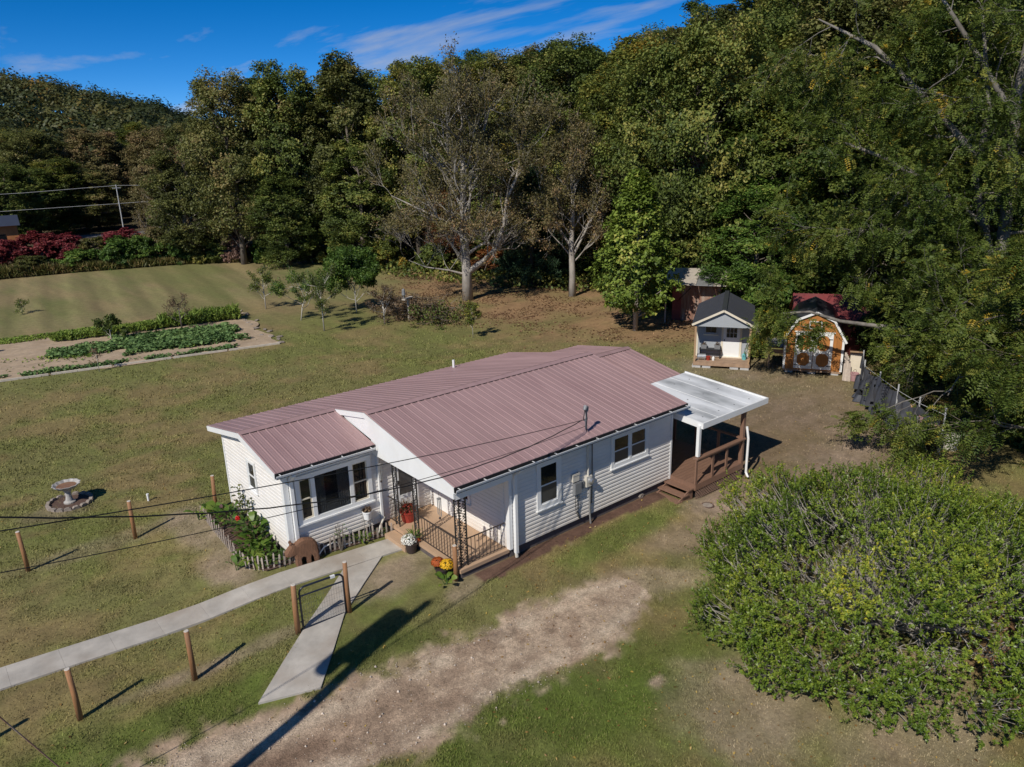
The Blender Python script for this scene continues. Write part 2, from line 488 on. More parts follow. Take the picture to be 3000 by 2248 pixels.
    M['bark_pale'] = P('pale_bark', (0.36, 0.325, 0.28), 0.9, 0.35, 1.6, 0.5, 8, dirt=(0.13, 0.105, 0.085), dirt_amt=0.8, dirt_scale=1.4, stretch=(1, 1, 0.5))
    M['bark'] = P('grey_brown_bark', (0.145, 0.12, 0.095), 0.95, 0.35, 2.0, 0.6, 8, stretch=(2, 2, 0.4))
    M['bark_grey'] = P('grey_lichen_bark', (0.20, 0.18, 0.155), 0.95, 0.4, 2.0, 0.6, 8, dirt=(0.07, 0.06, 0.05), dirt_amt=0.8, dirt_scale=1.3, stretch=(1.5, 1.5, 0.5))
    M['bark_twig'] = P('pale_grey_twig', (0.33, 0.30, 0.255), 0.85, 0.2, 3.0)
    M['bark_white'] = P('whitewashed_sapling_bark', (0.50, 0.46, 0.40), 0.85, 0.2, 3.0)
    M['asphalt'] = P('asphalt', (0.13, 0.13, 0.135), 0.9, 0.1)
    M['brick'] = P('orange_brick', (0.42, 0.16, 0.055), 0.85, 0.25, 1.2)
    LF = mat_leaf
    M['lf_green'] = LF('leaf_green', [(0, (0.056, 0.081, 0.019)), (0.35, (0.108, 0.146, 0.030)), (0.7, (0.189, 0.224, 0.049)), (1, (0.324, 0.292, 0.070))])
    M['lf_olive'] = LF('leaf_olive', [(0, (0.069, 0.078, 0.022)), (0.4, (0.131, 0.145, 0.038)), (0.75, (0.207, 0.199, 0.060)), (1, (0.304, 0.230, 0.090))])
    M['lf_gold'] = LF('leaf_gold_green', [(0, (0.066, 0.087, 0.017)), (0.4, (0.141, 0.170, 0.030)), (0.75, (0.263, 0.242, 0.044)), (1, (0.414, 0.283, 0.050))])
    M['lf_brown'] = LF('leaf_brown_sparse', [(0, (0.119, 0.110, 0.040)), (0.45, (0.194, 0.163, 0.062)), (0.8, (0.281, 0.206, 0.098)), (1, (0.375, 0.237, 0.125))])
    M['lf_rust'] = LF('leaf_rust', [(0.0, (0.128, 0.054, 0.022)), (0.5, (0.240, 0.093, 0.033)), (1.0, (0.390, 0.165, 0.054))])
    M['lf_mauve'] = LF('twig_mauve', [(0.0, (0.120, 0.072, 0.053)), (0.5, (0.204, 0.114, 0.086)), (1.0, (0.300, 0.180, 0.132))], trans=0.1)
    M['lf_pine'] = LF('pine_needles', [(0.0, (0.025, 0.055, 0.025)), (0.5, (0.063, 0.118, 0.050)), (1.0, (0.126, 0.200, 0.076))], trans=0.1)
    M['lf_syc'] = LF('leaf_broad_bright', [(0, (0.081, 0.122, 0.020)), (0.4, (0.169, 0.237, 0.035)), (0.8, (0.275, 0.344, 0.061)), (1, (0.450, 0.425, 0.099))], obj_var=0.0)
    M['lf_locust'] = LF('leaf_locust', [(0.0, (0.045, 0.077, 0.015)), (0.4, (0.109, 0.153, 0.026)), (0.75, (0.183, 0.214, 0.041)), (0.95, (0.305, 0.269, 0.047)), (1.0, (0.479, 0.330, 0.037))], obj_var=0.0, trans=0.35)
    M['lf_bush'] = LF('leaf_glossy_bush', [(0, (0.070, 0.120, 0.014)), (0.35, (0.144, 0.217, 0.024)), (0.7, (0.249, 0.309, 0.037)), (0.96, (0.359, 0.384, 0.045)), (1, (0.504, 0.445, 0.041))], rough=0.42, spec=0.4, obj_var=0.0, cscale=0.8, trans=0.25, clump=0.16)
    M['lf_crop'] = LF('leaf_crop_blue_green', [(0, (0.078, 0.144, 0.046)), (0.5, (0.144, 0.236, 0.078)), (1, (0.216, 0.322, 0.104))], obj_var=0.0, rough=0.45)
    M['lf_corn'] = LF('leaf_corn_bright', [(0, (0.110, 0.180, 0.026)), (0.5, (0.190, 0.280, 0.045)), (1, (0.300, 0.370, 0.075))], obj_var=0.0)
    M['lf_canna'] = LF('leaf_canna', [(0.0, (0.05, 0.105, 0.015)), (0.5, (0.10, 0.18, 0.025)), (1.0, (0.22, 0.28, 0.05))], obj_var=0.1, rough=0.4, trans=0.3)
    M['lf_sumac'] = LF('leaf_sumac_red', [(0, (0.115, 0.018, 0.022)), (0.5, (0.200, 0.030, 0.036)), (1, (0.280, 0.075, 0.060))], obj_var=0.1)
    M['lf_weed'] = LF('leaf_weedy', [(0.0, (0.05, 0.055, 0.014)), (0.4, (0.10, 0.11, 0.025)), (0.75, (0.17, 0.15, 0.045)), (1.0, (0.25, 0.17, 0.07))], obj_var=0.2)
    M['lf_shrub'] = LF('leaf_shrub_vivid', [(0.0, (0.045, 0.090, 0.015)), (0.5, (0.102, 0.180, 0.030)), (0.85, (0.188, 0.262, 0.045)), (1.0, (0.300, 0.315, 0.068))], obj_var=0.2)
    M['lf_dry'] = LF('leaf_dry', [(0.0, (0.090, 0.057, 0.033)), (0.5, (0.171, 0.109, 0.062)), (1.0, (0.252, 0.180, 0.104))])
    M['lf_fallen'] = LF('fallen_leaf', [(0.0, (0.16, 0.075, 0.03)), (0.45, (0.36, 0.22, 0.07)), (0.8, (0.55, 0.38, 0.09)), (1.0, (0.55, 0.45, 0.28))], obj_var=0.0, clump=0.1)
    M['lf_litter'] = LF('leaf_litter', [(0.0, (0.133, 0.068, 0.040)), (0.5, (0.228, 0.127, 0.069)), (1.0, (0.342, 0.242, 0.138))], obj_var=0.0)
    M['lf_far'] = LF('leaf_far_wood', [(0.0, (0.035, 0.051, 0.021)), (0.45, (0.080, 0.093, 0.030)), (0.8, (0.152, 0.138, 0.039)), (1.0, (0.318, 0.195, 0.045))], obj_var=0.0, clump=0.45, cscale=0.03)
build_materials()

def splash_dirt(m):
    """tan splash stains on the lowest boards of the siding"""
    nt = m.node_tree; L = nt.links.new; b = nt.nodes['Principled BSDF']
    src = b.inputs['Base Color'].links[0].from_socket
    tc = nt.nodes.new('ShaderNodeTexCoord'); sp = nt.nodes.new('ShaderNodeSeparateXYZ'); L(tc.outputs['Object'], sp.inputs[0])
    mr = nt.nodes.new('ShaderNodeMapRange'); mr.inputs[1].default_value = 1.05; mr.inputs[2].default_value = 0.46
    L(sp.outputs['Z'], mr.inputs[0])
    nz = nt.nodes.new('ShaderNodeTexNoise'); nz.inputs['Scale'].default_value = 2.5; nz.inputs['Detail'].default_value = 6; L(tc.outputs['Object'], nz.inputs['Vector'])
    mu = nt.nodes.new('ShaderNodeMath'); mu.operation = 'MULTIPLY'; L(mr.outputs[0], mu.inputs[0]); L(nz.outputs[0], mu.inputs[1])
    mx = nt.nodes.new('ShaderNodeMix'); mx.data_type = 'RGBA'; L(mu.outputs[0], mx.inputs[0]); L(src, mx.inputs[6]); mx.inputs[7].default_value = (0.60, 0.51, 0.41, 1)
    L(mx.outputs[2], b.inputs['Base Color'])
splash_dirt(M['siding'])
# ------------------------------------------------------------------ terrain
CX, CY = -9.226, -13.44
def th(x, y):
    x = np.asarray(x, float); y = np.asarray(y, float)
    dx = np.maximum(np.maximum(-2.6 - x, (x - 7.3)*1.6), 0); dy = np.maximum(np.maximum(0.3 - y, y - 8.3), 0)
    d = np.hypot(dx, dy)
    z = 0.2*(1 - sstep(0.3, 3.2, d))
    az = np.degrees(np.arctan2(y - CY, x - CX)); dist = np.hypot(x - CX, y - CY)
    # wooded hillside behind and to the right
    m = sstep(74, 60, az) * sstep(-40, -10, az)
    dd = 0.93*(x - 34) + 0.37*(y - 22)
    dd = np.where(az < 20, np.maximum(dd, (x - 36)), dd)
    hm = np.interp(az, [10, 28, 38, 50, 64], [30, 28, 20, 10, 6]); q = np.maximum(dd, 0)*0.34*sstep(0, 16, dd)
    z = z + m * hm * (1 - np.exp(-q/hm))
    # far ridge across the valley, left
    prof = np.interp(az, [58, 66, 70, 74, 78, 82, 86, 100, 120], [2, 5, 10, 18, 24, 27, 32, 35, 36])
    z = z + (1 - m) * prof * sstep(190, 330, dist)
    z = z + 14 * sstep(330, 700, dist) * (1 - m)
    return z
def gz(x, y):
    return float(th(x, y))

def ell(x, y, cx, cy, rx, ry, rot=0.0, soft=0.5, sd=1):
    x = np.asarray(x, float); y = np.asarray(y, float)
    out = np.zeros(len(x)); rm = 1.8*max(rx, ry)
    k = (np.abs(x-cx) < rm) & (np.abs(y-cy) < rm)
    if not k.any(): return out
    x = x[k]; y = y[k]
    c, s = math.cos(R(rot)), math.sin(R(rot))
    u = (x-cx)*c + (y-cy)*s; v = -(x-cx)*s + (y-cy)*c
    d = np.hypot(u/rx, v/ry) + 0.55*(fbm(x, y, 0.9, 3, sd) - 0.5) + 0.25*(fbm(x, y, 0.25, 1, sd+3) - 0.5)
    out[k] = sstep(1+soft*0.5, 1-soft*0.5, d)
    return out

DRIVE = [(-16, -1.9, 1.45), (-10, -1.75, 1.4), (-6.5, -1.95, 1.35), (-4, -2.25, 1.18), (-1, -2.55, 1.02), (1, -2.7, 1.05), (2.4, -2.6, 0.95), (3.6, -2.6, 0.40)]
def drive_d(x, y):
    xs = [p[0] for p in DRIVE]
    c = np.interp(x, xs, [p[1] for p in DRIVE]); w = np.interp(x, xs, [p[2] for p in DRIVE])
    d = np.abs(y - c)/w
    d = np.where(x > 3.6, 1.5 + (x-3.6), d)
    return d, (y - c)/w

def lerp(a, b, t):
    return a*(1-t[..., None]) + b*t[..., None]

def gcolor(x, y):
    """ground colour at world points (n,)"""
    olive = np.array((0.180, 0.170, 0.060)); green = np.array((0.108, 0.145, 0.024)); brown = np.array((0.255, 0.172, 0.085))
    tan = np.array((0.30, 0.235, 0.135)); dirt = np.array((0.37, 0.275, 0.20)); dark = np.array((0.17, 0.115, 0.08))
    n1 = fbm(x, y, 7.0, 3, 1); n2 = fbm(x, y, 1.6, 4, 2); n3 = fbm(x, y, 0.45, 3, 3); n4 = fbm(x, y, 3.0, 3, 4)
    c = np.tile(olive, (len(x), 1)) * (0.72 + 0.5*n3)[:, None]
    g = sstep(0.42, 0.66, 0.45*n1 + 0.35*n2 + 0.25*n3)
    near = sstep(30, 12, np.hypot(x-CX, y-CY))
    c = lerp(c, green*(0.8+0.45*n3)[:, None], g*(0.35+0.35*near))
    b = sstep(0.46, 0.66, 0.5*n4 + 0.3*n2 + 0.25*fbm(x, y, 0.6, 3, 7))
    c = lerp(c, brown*(0.75+0.5*n3)[:, None], b*0.6)
    # far meadow: paler, with mower stripes that run away from the house
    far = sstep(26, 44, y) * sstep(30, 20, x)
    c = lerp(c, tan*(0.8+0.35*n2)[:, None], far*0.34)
    u = x - 0.158*(y-45)
    st = np.sin(u*2*math.pi/2.9 + 2.0*fbm(u, y*0.15, 4, 2, 6)) + 0.5*np.sin(u*2*math.pi/1.1+1.0)
    c = c * (1 + 0.13*st*sstep(36, 46, y)*sstep(30, 18, x) + 0.10*st*(n1-0.3)*far)[:, None]
    c = lerp(c, np.array((0.11, 0.14, 0.035)), 0.45*far*sstep(0.5, 0.68, fbm(x*2.2, y*0.5, 5.0, 3, 9)))
    # greener strips by the drive and beside the house
    c = lerp(c, np.array((0.088, 0.125, 0.020))*(0.7+0.6*n3)[:, None], 0.8*ell(x, y, -7.5, 0.15, 5.0, 0.75, -4, 0.7, 1)*sstep(0.25, 0.6, n2))
    c = lerp(c, np.array((0.088, 0.125, 0.020))*(0.7+0.6*n3)[:, None], 0.75*ell(x, y, -0.5, -4.6, 4.5, 1.1, -8, 0.8, 2)*sstep(0.25, 0.6, n2))
    c = lerp(c, np.array((0.10, 0.135, 0.025))*(0.7+0.6*n3)[:, None], 0.75*ell(x, y, 5.2, -0.75, 2.4, 0.55, 0, 0.8, 3))
    c = lerp(c, np.array((0.10, 0.135, 0.025))*(0.7+0.6*n3)[:, None], 0.6*ell(x, y, -3.2, -0.7, 2.2, 0.55, -6, 0.8, 5))
    c = lerp(c, np.array((0.11, 0.17, 0.03)), 0.7*ell(x, y, 19.0, 9.3, 1.5, 1.0, 20, 0.9, 4))
    # bare patches (x, y, rx, ry, rot, strength, colour)
    for k, (px, py, rx, ry, rot, stg, cc) in enumerate([
        (-1.0, 1.7, 1.3, 0.7, 10, 0.75, dirt*0.85), (0.6, 0.2, 1.3, 0.35, 25, 0.6, dirt*0.9), (-5.2, 1.45, 2.0, 0.25, -5, 0.55, dirt*0.8),
        (-3.9, 5.0, 0.6, 1.1, 0, 0.75, dirt*0.85), (-3.7, 7.9, 0.7, 1.6, 0, 0.7, dirt*0.85), (-6.0, 9.0, 2.6, 0.5, 0, 0.35, dirt*0.75),
        (9.3, -1.3, 1.8, 0.8, 0, 0.95, dirt), (6.9, -2.3, 1.6, 0.8, -20, 0.55, dirt*0.8), (4.0, -2.6, 1.5, 0.6, -25, 0.6, dirt),
        (2.0, -6.8, 1.6, 1.4, 30, 0.65, dirt*0.85), (3.0, -9.6, 3.2, 1.2, 20, 0.6, dirt*0.8), (1.2, -5.2, 0.2, 0.12, 0, 0.9, dirt),
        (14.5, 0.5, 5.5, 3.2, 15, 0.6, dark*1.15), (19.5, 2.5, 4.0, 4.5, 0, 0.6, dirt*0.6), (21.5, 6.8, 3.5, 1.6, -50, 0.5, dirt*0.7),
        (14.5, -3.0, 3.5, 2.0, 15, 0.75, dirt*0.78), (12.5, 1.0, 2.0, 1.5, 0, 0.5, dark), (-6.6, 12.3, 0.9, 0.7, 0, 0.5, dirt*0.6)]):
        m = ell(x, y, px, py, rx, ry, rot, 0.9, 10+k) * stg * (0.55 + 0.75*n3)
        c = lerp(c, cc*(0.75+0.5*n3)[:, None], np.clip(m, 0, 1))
    # leaf-strewn ground by the forest edge
    lit = ell(x, y, 27, 31, 8.0, 15, -18, 0.7, 33)*(0.45+0.75*sstep(0.35, 0.6, fbm(x, y, 2.2, 3, 37)))
    lit = np.maximum(lit, ell(x, y, 25.5, 14.5, 4.0, 3.0, 0, 0.8, 34))
    c = lerp(c, np.array((0.29, 0.175, 0.092))*(0.65+0.7*n3)[:, None], np.clip(lit*(0.5+0.7*n2), 0, 0.9))
    c = lerp(c, np.array((0.26, 0.125, 0.065))*(0.65+0.7*n3)[:, None], 0.7*ell(x, y, 8.3, -10.2, 3.6, 1.6, 20, 0.8, 36))
    # forest floor and far ground
    az = np.degrees(np.arctan2(y - CY, x - CX)); dist = np.hypot(x-CX, y-CY)
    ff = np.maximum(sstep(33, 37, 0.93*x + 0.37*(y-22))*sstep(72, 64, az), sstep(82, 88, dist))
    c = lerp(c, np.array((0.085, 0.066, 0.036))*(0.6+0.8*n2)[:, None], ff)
    # drive: two pale wheel tracks, rough middle, ragged edges
    d, sgn = drive_d(x, y)
    e = d + 0.9*(fbm(x, y, 0.8, 4, 21)-0.5) + 0.65*(fbm(x, y, 0.22, 3, 22)-0.5)
    dm = sstep(1.25, 0.85, e)
    tr = np.exp(-((np.abs(sgn)-0.66)/0.30)**2)
    mid = sstep(-1.5, -4.5, x)
    n5 = fbm(x, y, 0.35, 4, 23)
    base = np.array((0.385, 0.272, 0.185))*(0.62+0.7*n5)[:, None]
    base = lerp(base, np.array((0.52, 0.41, 0.295))*(0.68+0.62*n5)[:, None], np.clip(np.maximum(tr, 0.5*(1-mid))*sstep(0.32, 0.62, 0.5*n2+0.5*n5), 0, 1))
    weeds = mid*np.exp(-(sgn/0.30)**2)*sstep(0.42, 0.6, fbm(x, y, 0.8, 3, 27))
    base = lerp(base, np.array((0.17, 0.105, 0.068)), 0.7*weeds)
    c = lerp(c, base, dm)
    # mulch strip by the house wall
    mu = ((x > 0.7) & (x < 8.0) & (y > -0.02 - 0.30*(fbm(x, y, 0.6, 3, 40)-0.3) + 0.035*(x-4)*(x>4)*0 - 0.10*(x<3)) & (y < 0.4)).astype(float)
    c = lerp(c, np.array((0.125, 0.070, 0.052))*(0.7+0.6*n3)[:, None], mu*0.95)
    return np.clip(c, 0.01, 0.8)

def build_ground():
    def axis(lo, hi, step, far_lo, far_hi):
        a = list(np.arange(lo, hi+1e-6, step))
        s = step; v = lo; left = []
        while v > far_lo:
            s = min(s*1.09, 30); v -= s; left.append(v)
        s = step; v = hi; right = []
        while v < far_hi:
            s = min(s*1.07, 30); v += s; right.append(v)
        return np.array(left[::-1] + a + right)
    xs = axis(-12, 12, 0.13, -900, 900); ys = axis(-11, 15, 0.13, -300, 1100)
    X, Y = np.meshgrid(xs, ys, indexing='ij')
    x = X.ravel(); y = Y.ravel()
    z = th(x, y) + 0.035*(fbm(x, y, 1.3, 3, 50)-0.5)*sstep(0.5, 2.5, np.hypot(np.maximum(np.abs(x-4)-6.8, 0), np.maximum(np.abs(y-4)-4.2, 0))) - 0.012
    nx, ny = len(xs), len(ys)
    i = np.arange(nx-1)[:, None]*ny + np.arange(ny-1)[None, :]
    F = np.stack([i, i+ny, i+ny+1, i+1], -1).reshape(-1, 4)
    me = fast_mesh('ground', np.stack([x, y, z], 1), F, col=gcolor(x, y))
    me.polygons.foreach_set('use_smooth', [True]*len(me.polygons))
    tag(link('ground', me, M['ground']), kind='structure')

    # gravel drive: a ragged sheet a few millimetres above the ground
    V = []; F = []
    sx = np.arange(-16, 4.1, 0.10); nt_ = 28
    cx = np.interp(sx, [p[0] for p in DRIVE], [p[1] for p in DRIVE]); w = np.interp(sx, [p[0] for p in DRIVE], [p[2] for p in DRIVE])
    w = w*np.where(sx > 3.6, np.maximum(0.02, 1-(sx-3.6)/0.5), 1.0)
    up = 1 + 0.35*(fbm(sx, sx*0+3, 0.7, 3, 61)-0.5); dn = 1 + 0.35*(fbm(sx, sx*0+9, 0.7, 3, 62)-0.5)
    T = np.linspace(-1, 1, nt_)
    XX = np.repeat(sx, nt_); YY = (cx[:, None] + np.where(T[None] > 0, T[None]*(w*up)[:, None], T[None]*(w*dn)[:, None])).ravel()
    edge = np.tile(np.abs(T), len(sx))
    ZZ = th(XX, YY) + 0.035*(fbm(XX, YY, 1.3, 3, 50)-0.5) - 0.012 + 0.012*(1-edge**8) - 0.004
    k = np.arange(len(sx)-1)[:, None]*nt_ + np.arange(nt_-1)[None]
    F = np.stack([k, k+nt_, k+nt_+1, k+1], -1).reshape(-1, 4)
    me = fast_mesh('driveway', np.stack([XX, YY, ZZ], 1), F, col=gcolor(XX, YY))
    tag(link('driveway', me, M['gravel']), kind='structure')

    # concrete walks, draped over the ground
    def walk(name, quads, thick=0.07):
        mb = MB()
        for poly in quads:
            top = [(a, b, gz(a, b)+0.03) for a, b in poly]; bot = [(a, b, gz(a, b)-thick) for a, b in poly]
            n = len(poly)
            mb.add(top+bot, [tuple(range(n)), tuple(range(2*n-1, n-1, -1))]+[(i, n+i, n+(i+1) % n, (i+1) % n) for i in range(n)])
        return mb
    xs_ = np.linspace(-0.02, -13.0, 14)
    q = []
    for a, b in zip(xs_[:-1], xs_[1:]):
        f = lambda t: (2.60+0.117*(-t), 3.36+0.125*(-t)) if True else 0
        (l0, h0), (l1, h1) = f(a), f(b)
        q.append([(a-0.0015, l0), (a-0.0015, h0), (b+0.0015, h1), (b+0.0015, l1)])
    base = None
    for k, poly in enumerate(q):
        # each cast slab is a piece of the path
        o = walk('slab', [poly]).build('front_walk' if k == 0 else 'slab', M['concrete'], parent=base)
        if k == 0:
            base = tag(o, kind='structure')
    Lp = [(-1.72, 2.76), (-2.6, 1.95), (-3.6, 1.10), (-4.4, 0.42), (-5.28, -0.36)]
    Rp = [(-0.62, 2.66), (-1.6, 1.85), (-2.62, 0.98), (-3.4, 0.0), (-4.15, -0.86)]
    base = None
    for k in range(4):
        poly = [Lp[k], Rp[k], Rp[k+1], Lp[k+1]][::-1]
        o = walk('slab', [poly]).build('gate_path' if k == 0 else 'slab', M['concrete'], parent=base)
        if k == 0: base = tag(o, kind='structure')
build_ground()

EXCL = [(-2.75, 8.6, 0.2, 8.5), (0.2, 1.9, 0.25, 4.0), (8.2, 12.0, -0.9, 8.0)]
def grass_ok(x, y):
    ok = np.ones(len(x), bool)
    for a, b, c, d in EXCL:
        ok &= ~((x > a) & (x < b) & (y > c) & (y < d))
    wb = 0.09*(fbm(x, y, 0.3, 2, 45)-0.5)
    ok &= ~((x < 0) & (y > 2.61+wb+0.117*(-x)) & (y < 3.35+wb+0.125*(-x)))
    s = (2.7-y)/(3.1); l = -1.72 - s*3.5; r = -0.62 - s*3.5
    ok &= ~((y < 2.8) & (y > -0.85) & (x > l+0.02+wb) & (x < r-0.02+wb))
    ok &= ~((x > -3.6) & (x < 0.3) & (y > 3.4) & (y < 8.7))
    return ok

def build_grass():
    rg = np.random.RandomState(5)
    N = 700000
    # denser close to the camera: sample in polar coordinates around it
    az = np.radians(rg.uniform(10, 92, N)); d = 9.5 + 42*rg.rand(N)**1.6
    x = CX + d*np.cos(az); y = CY + d*np.sin(az)
    ok = grass_ok(x, y)
    dd, _ = drive_d(x, y)
    e = dd + 0.9*(fbm(x, y, 0.8, 4, 21)-0.5) + 0.65*(fbm(x, y, 0.22, 3, 22)-0.5)
    ok &= (e > 1.02 + 0.12*rg.randn(N)) | ((rg.rand(N) < 0.10) & (x < -2))
    ok &= ~((x > 0.3) & (x < 8) & (y > -0.10) & (y < 0.4))
    x = x[ok]; y = y[ok]
    c = gcolor(x, y)
    # thin where the ground is bare (pale and brown): keep by greenness
    gr = c[:, 1]/(c[:, 0]+1e-6)
    den = 0.10 + 0.9*sstep(0.70, 0.92, gr)
    den *= 0.35 + 0.65*sstep(0.35, 0.55, fbm(x, y, 0.5, 3, 71))
    den *= sstep(52, 24, np.hypot(x-CX, y-CY))
    keep = np.random.RandomState(6).rand(len(x)) < den
    x = x[keep]; y = y[keep]; c = c[keep]
    n = len(x); rg = np.random.RandomState(7)
    z = th(x, y) + 0.035*(fbm(x, y, 1.3, 3, 50)-0.5) - 0.014
    hgt = np.clip(np.hypot(x-CX, y-CY)/22, 1, 1.8)*rg.uniform(0.02, 0.055, n)*(0.6+0.9*fbm(x, y, 0.7, 2, 72)); w = rg.uniform(0.006, 0.012, n)*np.clip(np.hypot(x-CX, y-CY)/15, 1, 3.2)
    a = rg.rand(n)*2*np.pi; t = rg.rand(n)*2*np.pi; ln = rg.uniform(0.2, 1.1, n)*hgt
    V = np.zeros((n, 3, 3))
    V[:, 0] = np.stack([x - np.cos(a)*w, y - np.sin(a)*w, z], 1)
    V[:, 1] = np.stack([x + np.cos(a)*w, y + np.sin(a)*w, z], 1)
    V[:, 2] = np.stack([x + np.cos(t)*ln, y + np.sin(t)*ln, z + hgt], 1)
    F = np.arange(n*3).reshape(n, 3)
    yel = rg.rand(n)
    c = c*(0.98 + 0.5*rg.rand(n))[:, None]
    c = lerp(c, np.array((0.33, 0.26, 0.12)), 0.35*(yel > 0.86))
    me = fast_mesh('grass', V.reshape(-1, 3), F, col=c)
    o = tag(link('grass', me, M['grass']), 'short mown grass with green and dry brown patches', 'grass', kind='stuff')
build_grass()

def leaf_quads(P, N_, D, Ln, Wd, fold=0.25):
    """leaf-shaped quads at P with normal N_ and long direction D"""
    N_ = N_/np.maximum(np.linalg.norm(N_, axis=1, keepdims=True), 1e-6)
    D = D - N_*np.sum(D*N_, 1, keepdims=True)
    D = D/np.maximum(np.linalg.norm(D, axis=1, keepdims=True), 1e-6)
    S = np.cross(N_, D)
    Ln = np.broadcast_to(np.asarray(Ln, float), (len(P),))[:, None]; Wd = np.broadcast_to(np.asarray(Wd, float), (len(P),))[:, None]
    n = len(P)
    V = np.zeros((n, 4, 3))
    V[:, 0] = P - D*Ln*0.5
    V[:, 1] = P + S*Wd*0.5 + N_*Wd*fold + D*Ln*0.02
    V[:, 2] = P + D*Ln*0.5 - N_*Ln*0.08
    V[:, 3] = P - S*Wd*0.5 + N_*Wd*fold + D*Ln*0.02
    return V.reshape(-1, 3), np.arange(n*4).reshape(n, 4)

def build_litter():
    rg = np.random.RandomState(9)
    def scatter(name, n, fn, size, mat, label, cat):
        x, y = fn(n)
        z = th(x, y) + 0.035*(fbm(x, y, 1.3, 3, 50)-0.5) + 0.008
        P = np.stack([x, y, z], 1)
        Nn = np.stack([rg.randn(len(x))*0.3, rg.randn(len(x))*0.3, np.ones(len(x))], 1)
        V, F = leaf_quads(P, Nn, rg.randn(len(x), 3), rg.uniform(*size, len(x)), rg.uniform(size[0]*0.5, size[1]*0.6, len(x)))
        me = fast_mesh(name, V, F, tint=rg.rand(len(x)))
        tag(link(name, me, M[mat]), label, cat, kind='stuff')
    def near(n):
        az = np.radians(rg.uniform(10, 90, n)); d = 10 + 20*rg.rand(n)**1.2
        x = CX + d*np.cos(az); y = CY + d*np.sin(az)
        k = grass_ok(x, y) & ((rg.rand(n) < 0.35) | (x > 0))
        return x[k], y[k]
    scatter('fallen_leaves', 2600, near, (0.04, 0.085), 'lf_fallen', 'small yellow fallen leaves scattered over the lawn', 'fallen leaves')
    def edge(n):
        x = rg.uniform(15, 36, n); y = rg.uniform(9, 52, n)
        k = (ell(x, y, 27, 31, 8.0, 15, -18, 0.7, 33) + ell(x, y, 25.5, 14.5, 4.0, 3.0, 0, 0.8, 34))*sstep(0.38, 0.62, fbm(x, y, 1.6, 3, 38)) > rg.rand(n)
        return x[k], y[k]
    scatter('leaf_litter', 26000, edge, (0.10, 0.22), 'lf_litter', 'rust brown leaf litter on the ground below the forest edge', 'leaf litter')
    def bushside(n):
        x = rg.uniform(5, 12, n); y = rg.uniform(-12.5, -8.2, n)
        return x, y
    scatter('bush_leaf_litter', 2600, bushside, (0.04, 0.09), 'lf_litter', 'brown dead leaves on bare ground beside the round bush', 'leaf litter')
    # stones in the drive
    n = 5200
    x = rg.uniform(-13, 3.6, n); y = rg.uniform(-4.6, 0.0, n)
    d, sg = drive_d(x, y)
    k = (d < 1.15) & (rg.rand(n) < 0.35 + 0.65*np.exp(-((np.abs(sg)-0.66)/0.35)**2))
    x, y = x[k], y[k]; n = len(x)
    r = rg.uniform(0.006, 0.018, n)*(1+1.2*(rg.rand(n) > 0.94))
    z = th(x, y) + 0.035*(fbm(x, y, 1.3, 3, 50)-0.5) + r*0.3
    o8 = np.array([(1, 0, 0), (0, 1, 0), (-1, 0, 0), (0, -1, 0), (0, 0, 0.8), (0, 0, -0.8)])
    V = np.stack([x, y, z], 1)[:, None, :] + (o8[None]*r[:, None, None]*rg.uniform(0.7, 1.3, (n, 6, 1)))
    f8 = np.array([(0, 1, 4), (1, 2, 4), (2, 3, 4), (3, 0, 4), (1, 0, 5), (2, 1, 5), (3, 2, 5), (0, 3, 5)])
    F = (np.arange(n)[:, None, None]*6 + f8[None]).reshape(-1, 3)
    col = np.repeat(np.array((0.5, 0.42, 0.34))[None]*rg.uniform(0.6, 1.35, (n, 1)), 8, 0)
    me = fast_mesh('gravel', V.reshape(-1, 3), F, col=col)
    tag(link('gravel', me, M['grass']), 'pale gravel stones scattered along the dirt drive', 'gravel', kind='stuff')
build_litter()
# ------------------------------------------------------------------ the house
SL = 0.192
YF, YW, YM, YN, YWN = 8.54, 5.97, 4.14, 0.0, 3.68
XW, XM, XB = -2.84, 0.0, 8.755
ZFE = 2.91
def zfar(y): return ZFE + SL*(YF-y)
ZM = zfar(YM); ZW = zfar(YW)
def znear(y): return ZM - SL*(YM-y)
def zwing(y): return ZW - SL*(YW-y)
FLOOR = 0.45; ZB = 0.46

def siding(parent, facing, a0, a1, plane, z0, ztop, openings, board=0.1135):
    """horizontal vinyl courses; facing 'y' (outward -y, runs along x) or 'x' (outward -x, runs along y).
    ztop: function of the run coordinate giving the top; openings: (a0,a1,z0,z1)"""
    z = z0
    first = None
    while True:
        zt = z + board
        segs = [(a0, a1)]
        for (o0, o1, p0, p1) in openings:
            if zt > p0+0.02 and z < p1-0.02:
                ns = []
                for (s0, s1) in segs:
                    if o1 <= s0 or o0 >= s1: ns.append((s0, s1)); continue
                    if o0 > s0: ns.append((s0, o0))
                    if o1 < s1: ns.append((o1, s1))
                segs = ns
        # clip against the sloping top
        out = []
        for (s0, s1) in segs:
            xs = np.linspace(s0, s1, 60); okk = np.array([ztop(v) for v in xs]) > zt - 0.01
            if okk.any():
                out.append((xs[okk][0], xs[okk][-1]))
        if not out:
            break
        for (s0, s1) in out:
            if s1 - s0 < 0.03: continue
            lo, hi = -0.020, -0.004     # lower lip stands out, upper edge tucks in
            prof = [(plane+lo, z), (plane+lo+0.002, z+board*0.45), (plane-0.010, z+board*0.55), (plane+hi, zt), (plane+0.01, zt), (plane+0.01, z)]
            MB().prism(prof, 0 if facing == 'y' else 1, s0, s1).build('siding_board', M['siding'], parent)
        z = zt
        if z > 4.2: break

